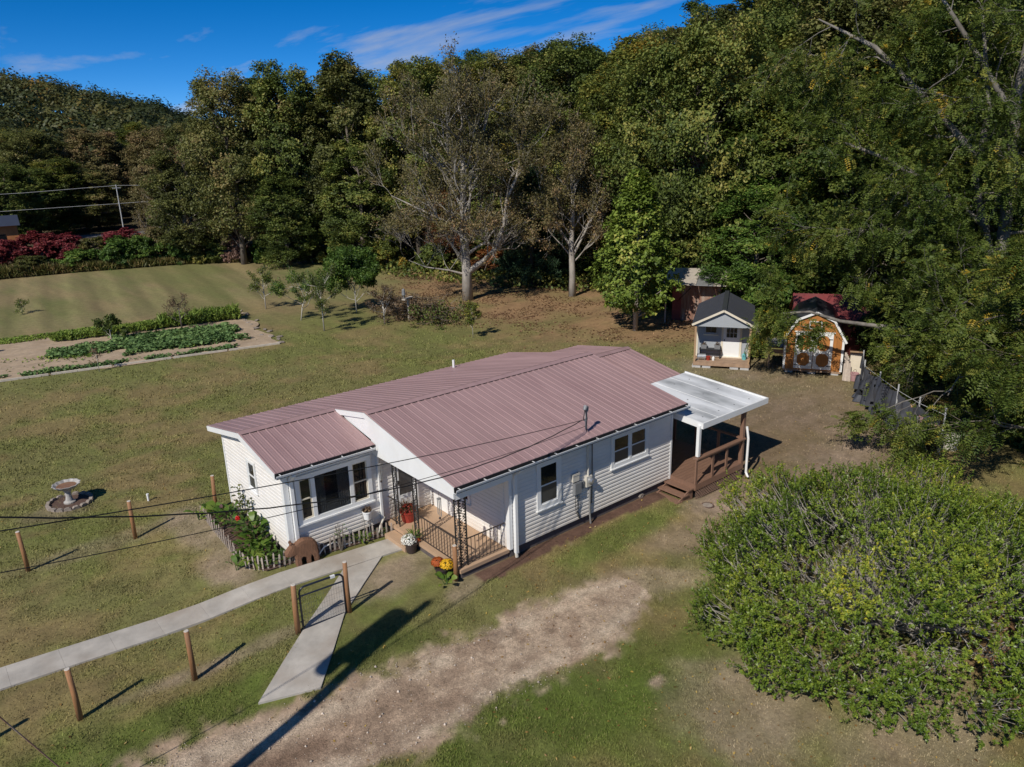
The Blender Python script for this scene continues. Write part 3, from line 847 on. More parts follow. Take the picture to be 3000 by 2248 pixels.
def window(parent, facing, a0, a1, z0, z1, plane, sashes=1, style='hung', trim=0.10, label=None, glass='glass'):
    """a framed window; local x runs along the wall (0..w), -y points outward"""
    w = a1 - a0; h = z1 - z0
    if facing == 'y':
        loc = (a0, plane, z0); rot = (0, 0, 0)
    else:
        loc = (plane, a1, z0); rot = (0, 0, -math.pi/2)
    fr = MB()
    t = trim; o = -0.045
    fr.box((0, o, 0), (t, 0.0, h)); fr.box((w-t, o, 0), (w, 0.0, h))
    fr.box((t, o-0.002, h-t), (w-t, 0.0, h)); fr.box((t, o-0.002, 0), (w-t, 0.0, t))
    win = fr.build('window', M['white'], parent, loc, rot)
    if label: win['label'] = label
    sl = MB().box((-0.03, -0.075, -0.035), (w+0.03, -0.002, -0.002)); sl.build('sill', M['white'], win)
    iw = w - 2*t; sw = iw/sashes
    for k in range(sashes):
        x0 = t + k*sw; x1 = x0 + sw
        if sashes > 1 and k > 0:
            MB().box((x0-0.05, o+0.001, t), (x0+0.05, -0.001, h-t)).build('mullion', M['white'], win)
        x0 += 0.05 if k > 0 else 0; x1 -= 0.05 if k < sashes-1 else 0
        mid = t + (h-2*t)*0.48
        MB().box((x0+0.03, -0.012, mid), (x1-0.03, -0.006, h-t-0.03)).build('pane', M['glass'], win)
        MB().box((x0+0.03, -0.022, t+0.03), (x1-0.03, -0.016, mid)).build('pane', M[glass], win)
        s = MB()
        for (zz0, zz1, yy) in ((t, mid+0.02, -0.030), (mid-0.02, h-t, -0.024)):
            s.box((x0, yy, zz0), (x0+0.03, -0.001, zz1)); s.box((x1-0.03, yy, zz0), (x1, -0.001, zz1))
            s.box((x0+0.03, yy+0.001, zz0), (x1-0.03, -0.002, zz0+0.035)); s.box((x0+0.03, yy+0.001, zz1-0.035), (x1-0.03, -0.002, zz1))
        s.build('sash', M['white'], win)
    return win

def roof_panels(parent, x0, x1, ylo, zlo, yhi, zhi, mat, w=0.9144, rib=0.2286, z_off=0.0):
    """ribbed metal sheets; ribs run up the slope; each sheet is a piece"""
    x = x0; k = 0
    while x < x1 - 0.02:
        xe = min(x + w, x1)
        prof = [(x+0.002, 0.0)]
        r0 = math.ceil((x - x0 - 1e-6)/rib)*rib + x0
        c = r0 + 0.03
        while c < xe - 0.02:
            prof += [(c-0.030, 0.0), (c-0.012, 0.014), (c+0.012, 0.014), (c+0.030, 0.0)]
            for m_ in (1, 2):
                cc = c + m_*rib/3
                if cc < xe-0.03: prof += [(cc-0.012, 0.0), (cc, 0.0035), (cc+0.012, 0.0)]
            c += rib
        prof += [(xe-0.002, 0.0)]
        prof = sorted(prof, key=lambda p: p[0])
        n = len(prof)
        vs = []
        for (yy, zz) in ((ylo, zlo), (yhi, zhi)):
            vs += [(px, yy, zz + pz + z_off) for px, pz in prof]
        vs += [(prof[0][0], ylo, zlo-0.012+z_off), (prof[-1][0], ylo, zlo-0.012+z_off), (prof[0][0], yhi, zhi-0.012+z_off), (prof[-1][0], yhi, zhi-0.012+z_off)]
        fs = [(i, i+1, n+i+1, n+i) for i in range(n-1)]
        b = 2*n
        fs += [(b, b+2, b+3, b+1), tuple([b, b+1]+list(range(n-1, -1, -1))), tuple([b+3, b+2]+list(range(n, 2*n)))]
        if ylo > yhi:
            fs = [tuple(reversed(f)) for f in fs]
        MB().add(vs, fs).build('roof_panel', mat, parent)
        x = xe

def build_house():
    H = empty('house', (0, 0, 0), 0, 'white vinyl sided one-storey house with a faded red ribbed metal roof', 'house')
    # --- foundation
    f = MB()
    f.box((1.92, 0.36, -0.1), (8.39, 8.25, ZB+0.01)); f.box((-2.52, 4.02, -0.1), (1.92, 8.25, ZB+0.01)); f.box((8.39, 2.8, -0.1), (11.5, 7.5, ZB+0.01))
    f.build('foundation', M['found'], H)
    # --- walls (cores) with their boards
    wn = MB().box((1.89, 0.305, ZB), (8.425, 0.42, 2.90)).build('wall', M['siding'], H)
    siding(wn, 'y', 1.96, 8.37, 0.305, ZB+0.005, lambda a: 2.84, [(2.80, 3.72, 1.24, 2.66), (5.66, 7.32, 1.58, 2.66)])
    wp = MB().prism([(0.43, FLOOR-0.05), (3.98, FLOOR-0.05), (3.98, 2.9), (0.43, 2.9)], 0, 1.885, 1.99).build('wall', M['siding'], H)
    siding(wp, 'x', 0.50, 3.93, 1.885, FLOOR+0.01, lambda a: 2.62, [(2.85, 3.78, 0.3, 2.52), (1.95, 2.75, 1.12, 2.3)])
    wv = MB().box((-2.50, 3.965, ZB), (1.885, 4.08, 2.93)).build('wall', M['siding'], H)
    siding(wv, 'y', -2.44, 1.87, 3.965, ZB+0.005, lambda a: 2.82, [(-2.30, -0.04, 1.22, 2.62), (0.60, 1.42, 0.40, 2.50)])
    gab = lambda y: min(zfar(y), zwing(y)) - 0.10
    wf = MB().prism([(4.09, ZB), (8.20, ZB), (8.20, zfar(8.2)-0.06), (YW, ZW-0.06), (4.09, zwing(4.09)-0.06)], 0, -2.55, -2.44).build('wall', M['siding'], H)
    siding(wf, 'x', 4.09, 8.14, -2.55, ZB+0.005, gab, [(5.78, 6.42, 1.55, 2.50)])
    MB().box((-2.43, 8.12, ZB), (8.4, 8.21, 2.92)).build('wall', M['siding'], H)
    MB().prism([(0.43, ZB), (8.11, ZB), (8.11, zfar(8.11)-0.06), (YM, ZM-0.06), (0.43, znear(0.43)-0.06)], 0, 8.31, 8.42).build('wall', M['siding'], H)
    # rear extension walls
    we = MB().prism([(2.82, ZB), (7.50, ZB), (7.50, 2.74), (5.08, 3.12), (2.82, 2.66)], 0, 11.35, 11.46).build('wall', M['siding'], H)
    MB().box((8.43, 2.80, ZB), (11.34, 2.90, 2.66)).build('wall', M['siding'], H)
    MB().box((8.43, 7.42, ZB), (11.34, 7.50, 2.74)).build('wall', M['siding'], H)
    # corner boards
    for (a, b) in (((1.86, 0.275, ZB-0.01), (1.955, 0.41, 2.86)), ((8.375, 0.275, ZB-0.01), (8.45, 0.41, 2.80)), ((-2.585, 3.93, ZB-0.01), (-2.445, 4.085, 2.90)),
                   ((-2.585, 8.145, ZB-0.01), (-2.45, 8.23, 2.90)), ((1.845, 3.885, FLOOR), (1.884, 3.962, 2.62))):
        MB().box(a, b).build('corner_trim', M['white'], H)
    # --- windows and doors
    window(H, 'y', 2.82, 3.70, 1.26, 2.64, 0.30, 1, trim=0.13, glass='screen')
    window(H, 'y', 5.68, 7.30, 1.60, 2.64, 0.30, 2, trim=0.12, glass='screen')
    window(H, 'x', 5.80, 6.40, 1.57, 2.48, -2.555, 1, trim=0.07, glass='screen')
    window(H, 'x', 1.97, 2.73, 1.14, 2.28, 1.88, 1, trim=0.08)
    # picture window: fixed pane between two hung sashes
    a0, a1, z0, z1 = -2.28, -0.06, 1.24, 2.60; w = a1-a0; h = z1-z0
    fr = MB(); t = 0.12
    fr.box((0, -0.06, 0), (t, 0, h)); fr.box((w-t, -0.06, 0), (w, 0, h)); fr.box((t, -0.062, h-t), (w-t, 0, h)); fr.box((t, -0.062, 0), (w-t, 0, 0.10))
    pw = fr.build('window', M['white'], H, (a0, 3.965, z0)); pw['label'] = 'wide picture window with narrow side sashes'
    MB().box((-0.04, -0.10, -0.05), (w+0.04, -0.001, -0.003)).build('sill', M['white'], pw)
    b1, b2 = 0.50, w-0.62
    for b in (b1, b2): MB().box((b-0.055, -0.058, 0.10), (b+0.055, -0.001, h-t)).build('mullion', M['white'], pw)
    for (x0, x1) in ((t, b1-0.055), (b2+0.055, w-t)):
        mid = 0.10 + (h-t-0.10)*0.5
        s = MB()
        for (zz0, zz1, yy) in ((0.10, mid+0.02, -0.040), (mid-0.02, h-t, -0.030)):
            s.box((x0, yy, zz0), (x0+0.035, -0.001, zz1)); s.box((x1-0.035, yy, zz0), (x1, -0.001, zz1))
            s.box((x0+0.035, yy+0.001, zz0), (x1-0.035, -0.002, zz0+0.035)); s.box((x0+0.035, yy+0.001, zz1-0.035), (x1-0.035, -0.002, zz1))
        s.build('sash', M['cream'], pw)
        MB().box((x0+0.036, -0.014, 0.136), (x1-0.036, -0.008, h-t-0.036)).build('pane', M['glass'], pw)
    MB().box((b1+0.056, -0.034, 0.12), (b2-0.056, -0.028, h-t-0.01)).build('pane', M['clear'], pw)
    MB().box((b1+0.056, -0.008, 0.11), (b2-0.056, -0.004, h-t-0.005)).build('room_shade', M['dark'], pw)
    cu = MB()
    for (c0, c1) in ((b1+0.06, b1+0.34), (b2-0.40, b2-0.06)):
        xs = np.linspace(c0, c1, 26)
        for i in range(25):
            ya = -0.016+0.006*math.sin(i*1.35); yb = -0.016+0.006*math.sin((i+1)*1.35)
            cu.add([(xs[i], ya, 0.13), (xs[i+1], yb, 0.13), (xs[i+1], yb, h-t-0.02), (xs[i], ya, h-t-0.02)], [(0, 1, 2, 3)])
    xs = np.linspace(b1+0.34, b2-0.40, 40)
    for i in range(39):
        ya = -0.015+0.005*math.sin(i*1.7); yb = -0.015+0.005*math.sin((i+1)*1.7)
        cu.add([(xs[i], ya, 0.13), (xs[i+1], yb, 0.13), (xs[i+1], yb, 0.36), (xs[i], ya, 0.36)], [(0, 1, 2, 3)])
    cu.build('curtain', M['curtain'], pw)
    # storm door on the porch side of the wing
    d = MB(); dw, dh = 0.82, 2.06
    d.box((0, -0.05, 0), (0.10, 0, dh)); d.box((dw-0.10, -0.05, 0), (dw, 0, dh)); d.box((0.10, -0.052, dh-0.10), (dw-0.10, 0, dh)); d.box((0.10, -0.036, 0.02), (dw-0.10, 0, 0.62))
    d.box((0.10, -0.036, 0.62), (0.20, -0.002, dh-0.10)); d.box((dw-0.20, -0.036, 0.62), (dw-0.10, -0.002, dh-0.10))
    dr = d.build('door', M['white'], H, (0.60, 3.965, FLOOR+0.005)); dr['label'] = 'white storm door with dark glass above a panel'
    MB().box((0.20, -0.02, 0.62), (dw-0.20, -0.012, dh-0.10)).build('pane', M['screen'], dr)
    MB().box((0.19, -0.044, 0.12), (dw-0.19, -0.037, 0.14)).box((0.19, -0.044, 0.52), (dw-0.19, -0.037, 0.54)).box((0.19, -0.044, 0.14), (0.21, -0.037, 0.52)).box((dw-0.21, -0.044, 0.14), (dw-0.19, -0.037, 0.52)).build('moulding', M['white'], dr)
    MB().box((0.15, -0.07, 0.98), (0.18, -0.037, 1.10)).build('handle', M['iron'], dr)
    MB().box((-0.02, -0.14, -0.004), (dw+0.02, -0.053, 0.03)).build('threshold', M['wood_tan'], dr)
    # white panel door on the porch end wall
    d = MB(); dw = 0.90
    d.box((0, -0.04, 0), (dw, 0, 2.05))
    dr = d.build('door', M['white'], H, (1.885, 3.77, FLOOR+0.005), (0, 0, -math.pi/2))
    for k, (zz0, zz1) in enumerate(((0.15, 0.85), (1.0, 1.85))):
        for x0 in (0.10, 0.50):
            MB().box((x0, -0.050, zz0), (x0+0.30, -0.041, zz1)).build('panel', M['white'], dr)
    MB().tube([(0.82, -0.042, 1.0), (0.82, -0.10, 1.0)], 0.025, 8).build('knob', M['iron'], dr)

    # --- roofs
    rf = MB().prism([(YF, ZFE-0.05), (YM, ZM-0.05), (YM, ZM-0.015), (YF, ZFE-0.015)], 0, XM+0.06, XB-0.05).build('roof', M['found'], H)
    roof_panels(rf, XM, XB, YF, ZFE, YM, ZM, M['roof'])
    rn = MB().prism([(YN+0.02, znear(0.02)-0.05), (YM, ZM-0.05), (YM, ZM-0.015), (YN+0.02, znear(0.02)-0.015)], 0, XM+0.06, XB-0.05).build('roof', M['found'], H)
    roof_panels(rn, XM, XB, YN, znear(0), YM, ZM, M['roof'])
    w1 = MB().prism([(YF, ZFE-0.05), (YW, ZW-0.05), (YW, ZW-0.015), (YF, ZFE-0.015)], 0, XW+0.05, XM-0.002).build('roof', M['found'], H)
    roof_panels(w1, XW, XM-0.002, YF, ZFE, YW, ZW, M['roof'])
    w2 = MB().prism([(YWN+0.02, zwing(YWN+0.02)-0.05), (YW, ZW-0.05), (YW, ZW-0.015), (YWN+0.02, zwing(YWN+0.02)-0.015)], 0, XW+0.05, XM-0.002).build('roof', M['found'], H)
    roof_panels(w2, XW, XM-0.002, YWN, zwing(YWN), YW, ZW, M['roof'])
    e1 = MB().prism([(7.75, 2.74), (5.08, 3.15), (5.08, 3.18), (7.75, 2.77)], 0, XB-0.04, 11.70).build('roof', M['found'], H)
    roof_panels(e1, XB-0.3, 11.75, 7.75, 2.785, 5.08, 3.20, M['roof'])
    e2 = MB().prism([(2.62, 2.66), (5.08, 3.15), (5.08, 3.18), (2.62, 2.69)], 0, XB-0.04, 11.70).build('roof', M['found'], H)
    roof_panels(e2, XB-0.3, 11.75, 2.58, 2.70, 5.08, 3.20, M['roof'])
    def cap(x0, x1, y, z, s1=SL, s2=SL):
        MB().add([(x0, y-0.17, z-0.17*s1+0.026), (x0, y, z+0.036), (x0, y+0.17, z-0.17*s2+0.026), (x1, y-0.17, z-0.17*s1+0.026), (x1, y, z+0.036), (x1, y+0.17, z-0.17*s2+0.026),
                  (x0, y-0.165, z-0.17*s1+0.018), (x1, y-0.165, z-0.17*s1+0.018), (x0, y+0.165, z-0.17*s2+0.018), (x1, y+0.165, z-0.17*s2+0.018)],
                 [(0, 3, 4, 1), (1, 4, 5, 2), (0, 6, 7, 3), (2, 5, 9, 8), (0, 1, 2, 8, 6), (3, 7, 9, 5, 4)]).build('ridge_cap', M['roof'], H)
        # dark foam closures show between the ribs under the cap
        cl = MB(); n = int((x1-x0)/0.2286)
        for i in range(n):
            xa = x0 + i*0.2286 + 0.075
            cl.box((xa, y-0.178, z-0.17*s1-0.002), (xa+0.15, y-0.150, z-0.17*s1+0.017))
        cl.build('ridge_closure', M['dark'], H, kind='stuff')
    cap(XM+0.02, XB-0.01, YM, ZM); cap(XW+0.01, XM-0.02, YW, ZW); cap(XB-0.2, 11.74, 5.08, 3.20, 0.2, 0.155)
    # gable of the main block over the porch
    MB().prism([(0.10, 2.60), (3.94, 2.60), (3.94, 3.02), (5.30, 3.24), (5.72, zfar(5.72)-0.03), (YM, ZM-0.03), (0.10, znear(0.10)-0.03)], 0, 0.03, 0.09).build('gable_panel', M['white'], H)
    MB().box((0.10, 0.16, 2.575), (1.88, 3.93, 2.61)).build('porch_ceiling', M['white'], H)
    MB().box((0.10, 0.10, 2.56), (1.86, 0.24, 2.86)).build('porch_beam', M['white'], H)
    def rake(p, q, x0, x1, h=0.15):
        (ya, za), (yb, zb) = p, q
        MB().prism([(ya, za-h), (yb, zb-h), (yb, zb), (ya, za)], 0, x0, x1).build('fascia', M['white'], H)
    rake((0.0, znear(0)-0.012), (YM, ZM-0.012), -0.022, 0.028)
    rake((YM, ZM-0.012), (YW-0.05, ZW+0.01-0.012), -0.022, 0.028)
    rake((YWN, zwing(YWN)-0.012), (YW, ZW-0.012), XW-0.02, XW+0.03)
    rake((YW, ZW-0.012), (YF, ZFE-0.012), XW-0.02, XW+0.03)
    rake((0.0, znear(0)-0.012), (YM, ZM-0.012), XB-0.03, XB+0.02, 0.13)
    rake((YM, ZM-0.012), (YF, ZFE-0.012), XB-0.03, XB+0.02, 0.13)
    # soffits
    MB().prism([(YWN+0.02, zwing(YWN)-0.15), (YW, ZW-0.13), (YF-0.02, ZFE-0.15), (YF-0.02, ZFE-0.16), (YW, ZW-0.145), (YWN+0.02, zwing(YWN)-0.16)], 0, XW+0.03, -2.45).build('soffit', M['white'], H)
    MB().box((1.9, 0.04, 2.845), (XB-0.04, 0.30, 2.86)).build('soffit', M['white'], H)
    MB().box((-2.5, 3.72, 2.835), (-0.01, 3.96, 2.85)).build('soffit', M['white'], H)
    # gutters (open troughs) with straps and spouts
    def gutter(x0, x1, yb, zt, sgn=-1, name='gutter'):
        g = MB(); d = 0.12*sgn
        prof = [(yb, zt), (yb, zt-0.10), (yb+d*0.75, zt-0.10), (yb+d, zt-0.02), (yb+d, zt), (yb+d*0.93, zt), (yb+d*0.93, zt-0.02), (yb+d*0.70, zt-0.09), (yb+0.008*sgn, zt-0.09), (yb+0.008*sgn, zt)]
        g.prism(prof, 0, x0, x1)
        go = g.build(name, M['white'], H)
        MB().box((x0+0.004, min(yb-0.001*sgn, yb+0.012*sgn), zt-0.085), (x1-0.004, max(yb-0.001*sgn, yb+0.012*sgn), zt+0.034)).build('gutter_back', M['dark'], go)
        MB().box((x0+0.004, min(yb+0.01*sgn, yb+d*0.9), zt-0.088), (x1-0.004, max(yb+0.01*sgn, yb+d*0.9), zt-0.080)).build('trough', M['dark'], go)
        n = int((x1-x0)/0.75)
        for i in range(n+1):
            xx = x0+0.12+i*(x1-x0-0.24)/max(n, 1)
            MB().box((xx-0.012, min(yb, yb+d), zt-0.006), (xx+0.012, max(yb, yb+d), zt+0.001)).build('gutter_strap', M['white'], go)
    gutter(-0.02, XB+0.03, 0.005, 2.915)
    gutter(XW-0.01, -0.03, YWN+0.005, zwing(YWN)-0.045)
    gutter(XW, XB, YF-0.005, ZFE-0.045, 1)
    MB().box((XM, 0.006, 2.80), (XB, 0.035, 2.942)).build('fascia', M['white'], H)
    MB().box((XW, YWN+0.006, 2.79), (-0.025, YWN+0.035, zwing(YWN)-0.015)).build('fascia', M['white'], H)
    MB().box((XW, YF-0.035, 2.76), (XB, YF-0.006, ZFE-0.015)).build('fascia', M['white'], H)
    def spout(pts, w=0.075):
        mb = MB()
        for p, q in zip(pts[:-1], pts[1:]): mb.bar(p, q, w, w*0.85)
        mb.build('downspout', M['white'], H)
    spout([(2.03, -0.05, 2.82), (2.03, 0.10, 2.70), (2.03, 0.225, 2.62), (2.03, 0.225, 0.34)], 0.10)
    MB().tube([(2.03, 0.225, 0.34), (2.03, 0.205, 0.22)], 0.05, 8).build('downspout_elbow', M['beige_box'], H)
    spout([(-2.38, YWN-0.05, 2.80), (-2.38, 3.80, 2.66), (-2.38, 3.895, 2.58), (-2.38, 3.895, 0.30)], 0.10)
    spout([(0.16, YWN-0.02, 2.80), (0.16, 3.90, 2.66), (0.16, 3.90, 0.55)], 0.075)
    MB().tube([(5.81, 8.11, 2.95), (5.81, 8.11, 3.28)], 0.045, 10).build('vent_pipe', M['white'], H)
    # small light under the eave
    MB().tube([(2.30, 0.22, 2.84), (2.30, 0.22, 2.76)], [0.06, 0.10], 10).build('eave_light', M['white'], H)
    # --- porch
    pf = MB().box((0.30, 0.34, FLOOR-0.10), (1.885, 3.955, FLOOR)).build('porch_floor', M['porch'], H)
    MB().box((0.34, 0.38, -0.1), (1.88, 3.94, FLOOR-0.102)).build('porch_base', M['found'], pf)
    st = MB().box((-0.03, 2.44, 0.05), (0.298, 3.50, 0.335)).build('step', M['porch'], H)
    def column(x, y, alongy=True, alongx=False, rz=0.0):
        """flat wrought iron trellis column: two bars with scrolls between"""
        z0, z1 = FLOOR, 2.58
        c = MB(); wdt = 0.20
        dirs = ([(0, 1)] if alongy else []) + ([(1, 0)] if alongx else [])
        posts = set()
        for dx, dy in dirs:
            for s_ in (0, 1): posts.add((x+dx*wdt*s_, y+dy*wdt*s_))
        col = None
        for (px, py) in posts:
            o = MB().box((px-0.014, py-0.014, z0), (px+0.014, py+0.014, z1))
            if col is None:
                col = o.build('porch_column', M['iron'], H)
            else:
                o.build('bar', M['iron'], col)
        for dx, dy in dirs:
            s = MB()
            n = 12; hh = (z1-z0-0.10)/n
            for i in range(n):
                zc = z0+0.05+hh*(i+0.5); sg = 1 if i % 2 else -1
                # S-scroll and leaves
                pts = []
                for k in range(15):
                    t = k/14*2-1
                    a = sg*0.062*math.sin(t*math.pi)*(1-0.15*abs(t)); b = t*hh*0.55
                    pts.append((x+dx*(wdt/2+a), y+dy*(wdt/2+a), zc+b))
                s.tube(pts, 0.0085, 4)
                for e in (-1, 1):
                    ring = []
                    for k in range(9):
                        t = 2*math.pi*k/8
                        a = e*sg*0.042+0.030*math.cos(t); b = e*hh*0.26+0.034*math.sin(t)
                        ring.append((x+dx*(wdt/2+a), y+dy*(wdt/2+a), zc+b))
                    s.tube(ring, 0.0075, 4)
                    a0_ = -e*sg*0.065
                    s.add([(x+dx*(wdt/2+a0_)+dy*0.004, y+dy*(wdt/2+a0_)+dx*0.004, zc+e*hh*0.10), (x+dx*(wdt/2+a0_*0.4), y+dy*(wdt/2+a0_*0.4), zc+e*hh*0.30),
                           (x+dx*(wdt/2+a0_*1.2), y+dy*(wdt/2+a0_*1.2), zc+e*hh*0.42), (x+dx*(wdt/2+a0_*1.35), y+dy*(wdt/2+a0_*1.35), zc+e*hh*0.18)], [(0, 1, 2, 3)])
            s.build('scrollwork', M['iron'], col)
        return col
    column(0.40, 3.36); column(0.40, 2.36); column(0.40, 0.44, True, True)
    def railing(p, q, ztop=0.74, zbot=0.06, n=10, sag=0.0):
        p = Vector(p); q = Vector(q); up = Vector((0, 0, 1))
        r = MB().bar(p+up*ztop, q+up*(ztop+sag), 0.035, 0.018).build('railing', M['rail_brown'], H)
        MB().bar(p+up*zbot, q+up*(zbot+sag*0.2), 0.022, 0.016).build('bottom_rail', M['rail_brown'], r)
        for i in range(1, n):
            t = i/n; a = p.lerp(q, t)
            MB().box((a.x-0.007, a.y-0.007, a.z+zbot), (a.x+0.007, a.y+0.007, a.z+ztop+sag*t)).build('baluster', M['rail_brown'], r)
            if i % 2 == 0:
                MB().blob((a.x, a.y, a.z+(zbot+ztop)/2), (0.014, 0.014, 0.05), i, 6, 4, 0).build('baluster_twist', M['rail_brown'], r)
    railing((0.41, 0.66, FLOOR), (0.41, 2.34, FLOOR), n=13)
    railing((0.42, 3.58, FLOOR), (0.42, 3.93, FLOOR), n=4)
    railing((0.62, 0.46, FLOOR), (1.84, 0.46, FLOOR), n=10)
    return H
HOUSE = build_house()

def build_patio_cover():
    P = empty('patio_cover', (8.62, -0.7, 0), 0, 'flat white patio cover stained grey, attached to the back of the house', 'patio cover')
    ox, oy = 8.62, -0.7
    L_, W_ = 3.36, 3.30            # x length, y depth
    zo, zi = 2.50, 2.69
    n = 4
    for k in range(n):
        x0 = k*L_/n; x1 = (k+1)*L_/n
        mb = MB().add([(x0+0.006, 0, zo), (x1-0.006, 0, zo), (x1-0.006, W_, zi), (x0+0.006, W_, zi), (x0+0.006, 0, zo-0.05), (x1-0.006, 0, zo-0.05), (x1-0.006, W_, zi-0.05), (x0+0.006, W_, zi-0.05)],
                 [(0, 1, 2, 3), (7, 6, 5, 4), (0, 4, 5, 1), (1, 5, 6, 2), (2, 6, 7, 3), (3, 7, 4, 0)])
        mb.build('roof_panel', M['patio'], P)
        if k:
            MB().bar((x0, 0.02, zo-0.004), (x0, W_-0.02, zi-0.004), 0.014, 0.02).build('seam', M['white'], P)
    MB().box((-0.05, -0.055, zo-0.14), (L_+0.05, -0.002, zo+0.045)).build('fascia', M['white'], P)
    for x0 in (-0.052, L_+0.004):
        MB().prism([(0.0, zo-0.14), (W_, zi-0.14), (W_, zi+0.045), (0.0, zo+0.045)], 0, x0, x0+0.048).build('fascia', M['white'], P)
    sc = 0
    for i in range(4):
        for j in range(3):
            x = 0.45+i*0.82; y = 0.35 + j*1.2
            z = zo + (zi-zo)*y/W_
            MB().lathe([(0.028, 0), (0.024, 0.012), (0.0, 0.014)], 8, (x, y, z)).build('screw_cap', M['grey_box'], P)
    # posts: white one stands on the deck corner, brown one behind
    MB().box((-0.12+0.0, 0.02, 1.45), (-0.02, 0.12, zo-0.05)).build('post', M['white'], P)
    MB().box((2.22, 0.03, 0.5), (2.34, 0.15, zo-0.05)).build('post', M['deck'], P)
    mb = MB()
    for p, q in zip([(2.37, 0.0, 1.80), (2.37, -0.05, 1.55), (2.37, -0.08, 1.40), (2.37, -0.08, 0.22)], [(2.37, -0.05, 1.55), (2.37, -0.08, 1.40), (2.37, -0.08, 0.22), (2.32, -0.20, 0.10)]):
        mb.tube([p, q], 0.04, 8)
    mb.build('downspout', M['white'], P)
    return P
build_patio_cover()

def build_deck():
    x0, x1, y0, y1, zf = 8.46, 10.92, -0.66, 2.75, 0.56
    D = empty('deck', (x0, y0, 0), 0, 'brown painted wooden deck with steps and lattice skirt behind the house', 'deck')
    L_, W_ = x1-x0, y1-y0
    nb = 24; bw = W_/nb
    for k in range(nb):
        MB().box((0, k*bw+0.004, zf-0.035), (L_, (k+1)*bw-0.004, zf)).build('deck_board', M['deck'], D)
    MB().box((-0.025, -0.03, zf-0.20), (L_+0.02, -0.002, zf-0.001)).build('rim_board', M['deck'], D)
    MB().box((-0.028, 0.0, zf-0.20), (-0.002, 0.95, zf-0.001)).build('rim_board', M['deck'], D)
    MB().box((L_+0.002, 0.0, zf-0.20), (L_+0.028, W_, zf-0.001)).build('rim_board', M['deck'], D)
    # lattice skirt on the near side and at the steps
    def lattice(p, q, zl, zh):
        mb = MB(); p = Vector(p); q = Vector(q); d = q-p; n = int(d.length/0.115); h = zh-zl
        for s_ in (1, -1):
            off = Vector((0, 0.004*s_, 0)) if abs(d.x) > abs(d.y) else Vector((0.004*s_, 0, 0))
            for i in range(-8, n+8):
                a = i*0.115; b = a + s_*h
                t0, t1 = 0.0, 1.0
                if abs(b-a) > 1e-6:
                    for lim in (0, d.length):
                        pass
                ts = [t for t in np.linspace(0, 1, 13) if -1e-6 <= a+(b-a)*t <= d.length+1e-6]
                if len(ts) < 2: continue
                u0, u1 = a+(b-a)*ts[0], a+(b-a)*ts[-1]
                P0 = p + d.normalized()*u0 + Vector((0, 0, zl+h*ts[0])) + off; P1 = p + d.normalized()*u1 + Vector((0, 0, zl+h*ts[-1])) + off
                mb.bar(P0, P1, 0.008, 0.028, up=(0, 0, 1) if True else None)
        mb.build('lattice', M['lattice'], D)
    lattice((0.0, -0.012, 0), (L_, -0.012, 0), 0.03, zf-0.20)
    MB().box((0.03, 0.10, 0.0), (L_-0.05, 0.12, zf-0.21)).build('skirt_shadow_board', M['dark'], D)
    # stairs down toward the front
    for k, (xa, z) in enumerate(((-0.29, zf-0.13), (-0.56, zf-0.26), (-0.83, zf-0.39))):
        MB().box((xa, 0.02, z-0.04), (xa+0.28, 1.0, z)).build('stair_tread', M['deck'], D)
    for yy in (0.06, 0.90):
        MB().prism([(-0.80, 0.0), (-0.80, zf-0.44), (-0.27, zf-0.19), (-0.031, zf-0.21), (-0.031, 0.0)], 1, yy, yy+0.04).build('stringer', M['deck'], D)
    # railing on the near side
    zt = 1.38
    MB().box((-0.06, -0.075, zt), (L_+0.03, 0.085, zt+0.045)).build('top_rail', M['deck'], D)
    MB().box((0.05, 0.015, zt-0.11), (L_, 0.045, zt-0.002)).build('rail_board', M['deck'], D)
    MB().box((0.10, -0.012, zf+0.50), (L_-0.02, 0.012, zf+0.52)).build('middle_rail', M['deck'], D) if False else None
    for xx in (-0.045, 0.78, 1.50, L_-0.10):
        MB().box((xx, -0.03, zf), (xx+0.09, 0.012, zt-0.002)).build('post', M['deck'], D)
    # side rail along the far end
    MB().box((L_-0.06, 0.09, zt-0.002), (L_+0.06, W_, zt+0.04)).build('top_rail', M['deck'], D)
    for yy in (0.9, 1.8, 2.7):
        MB().box((L_-0.04, yy, zf), (L_+0.01, yy+0.09, zt-0.003)).build('post', M['deck'], D)
    return D
build_deck()

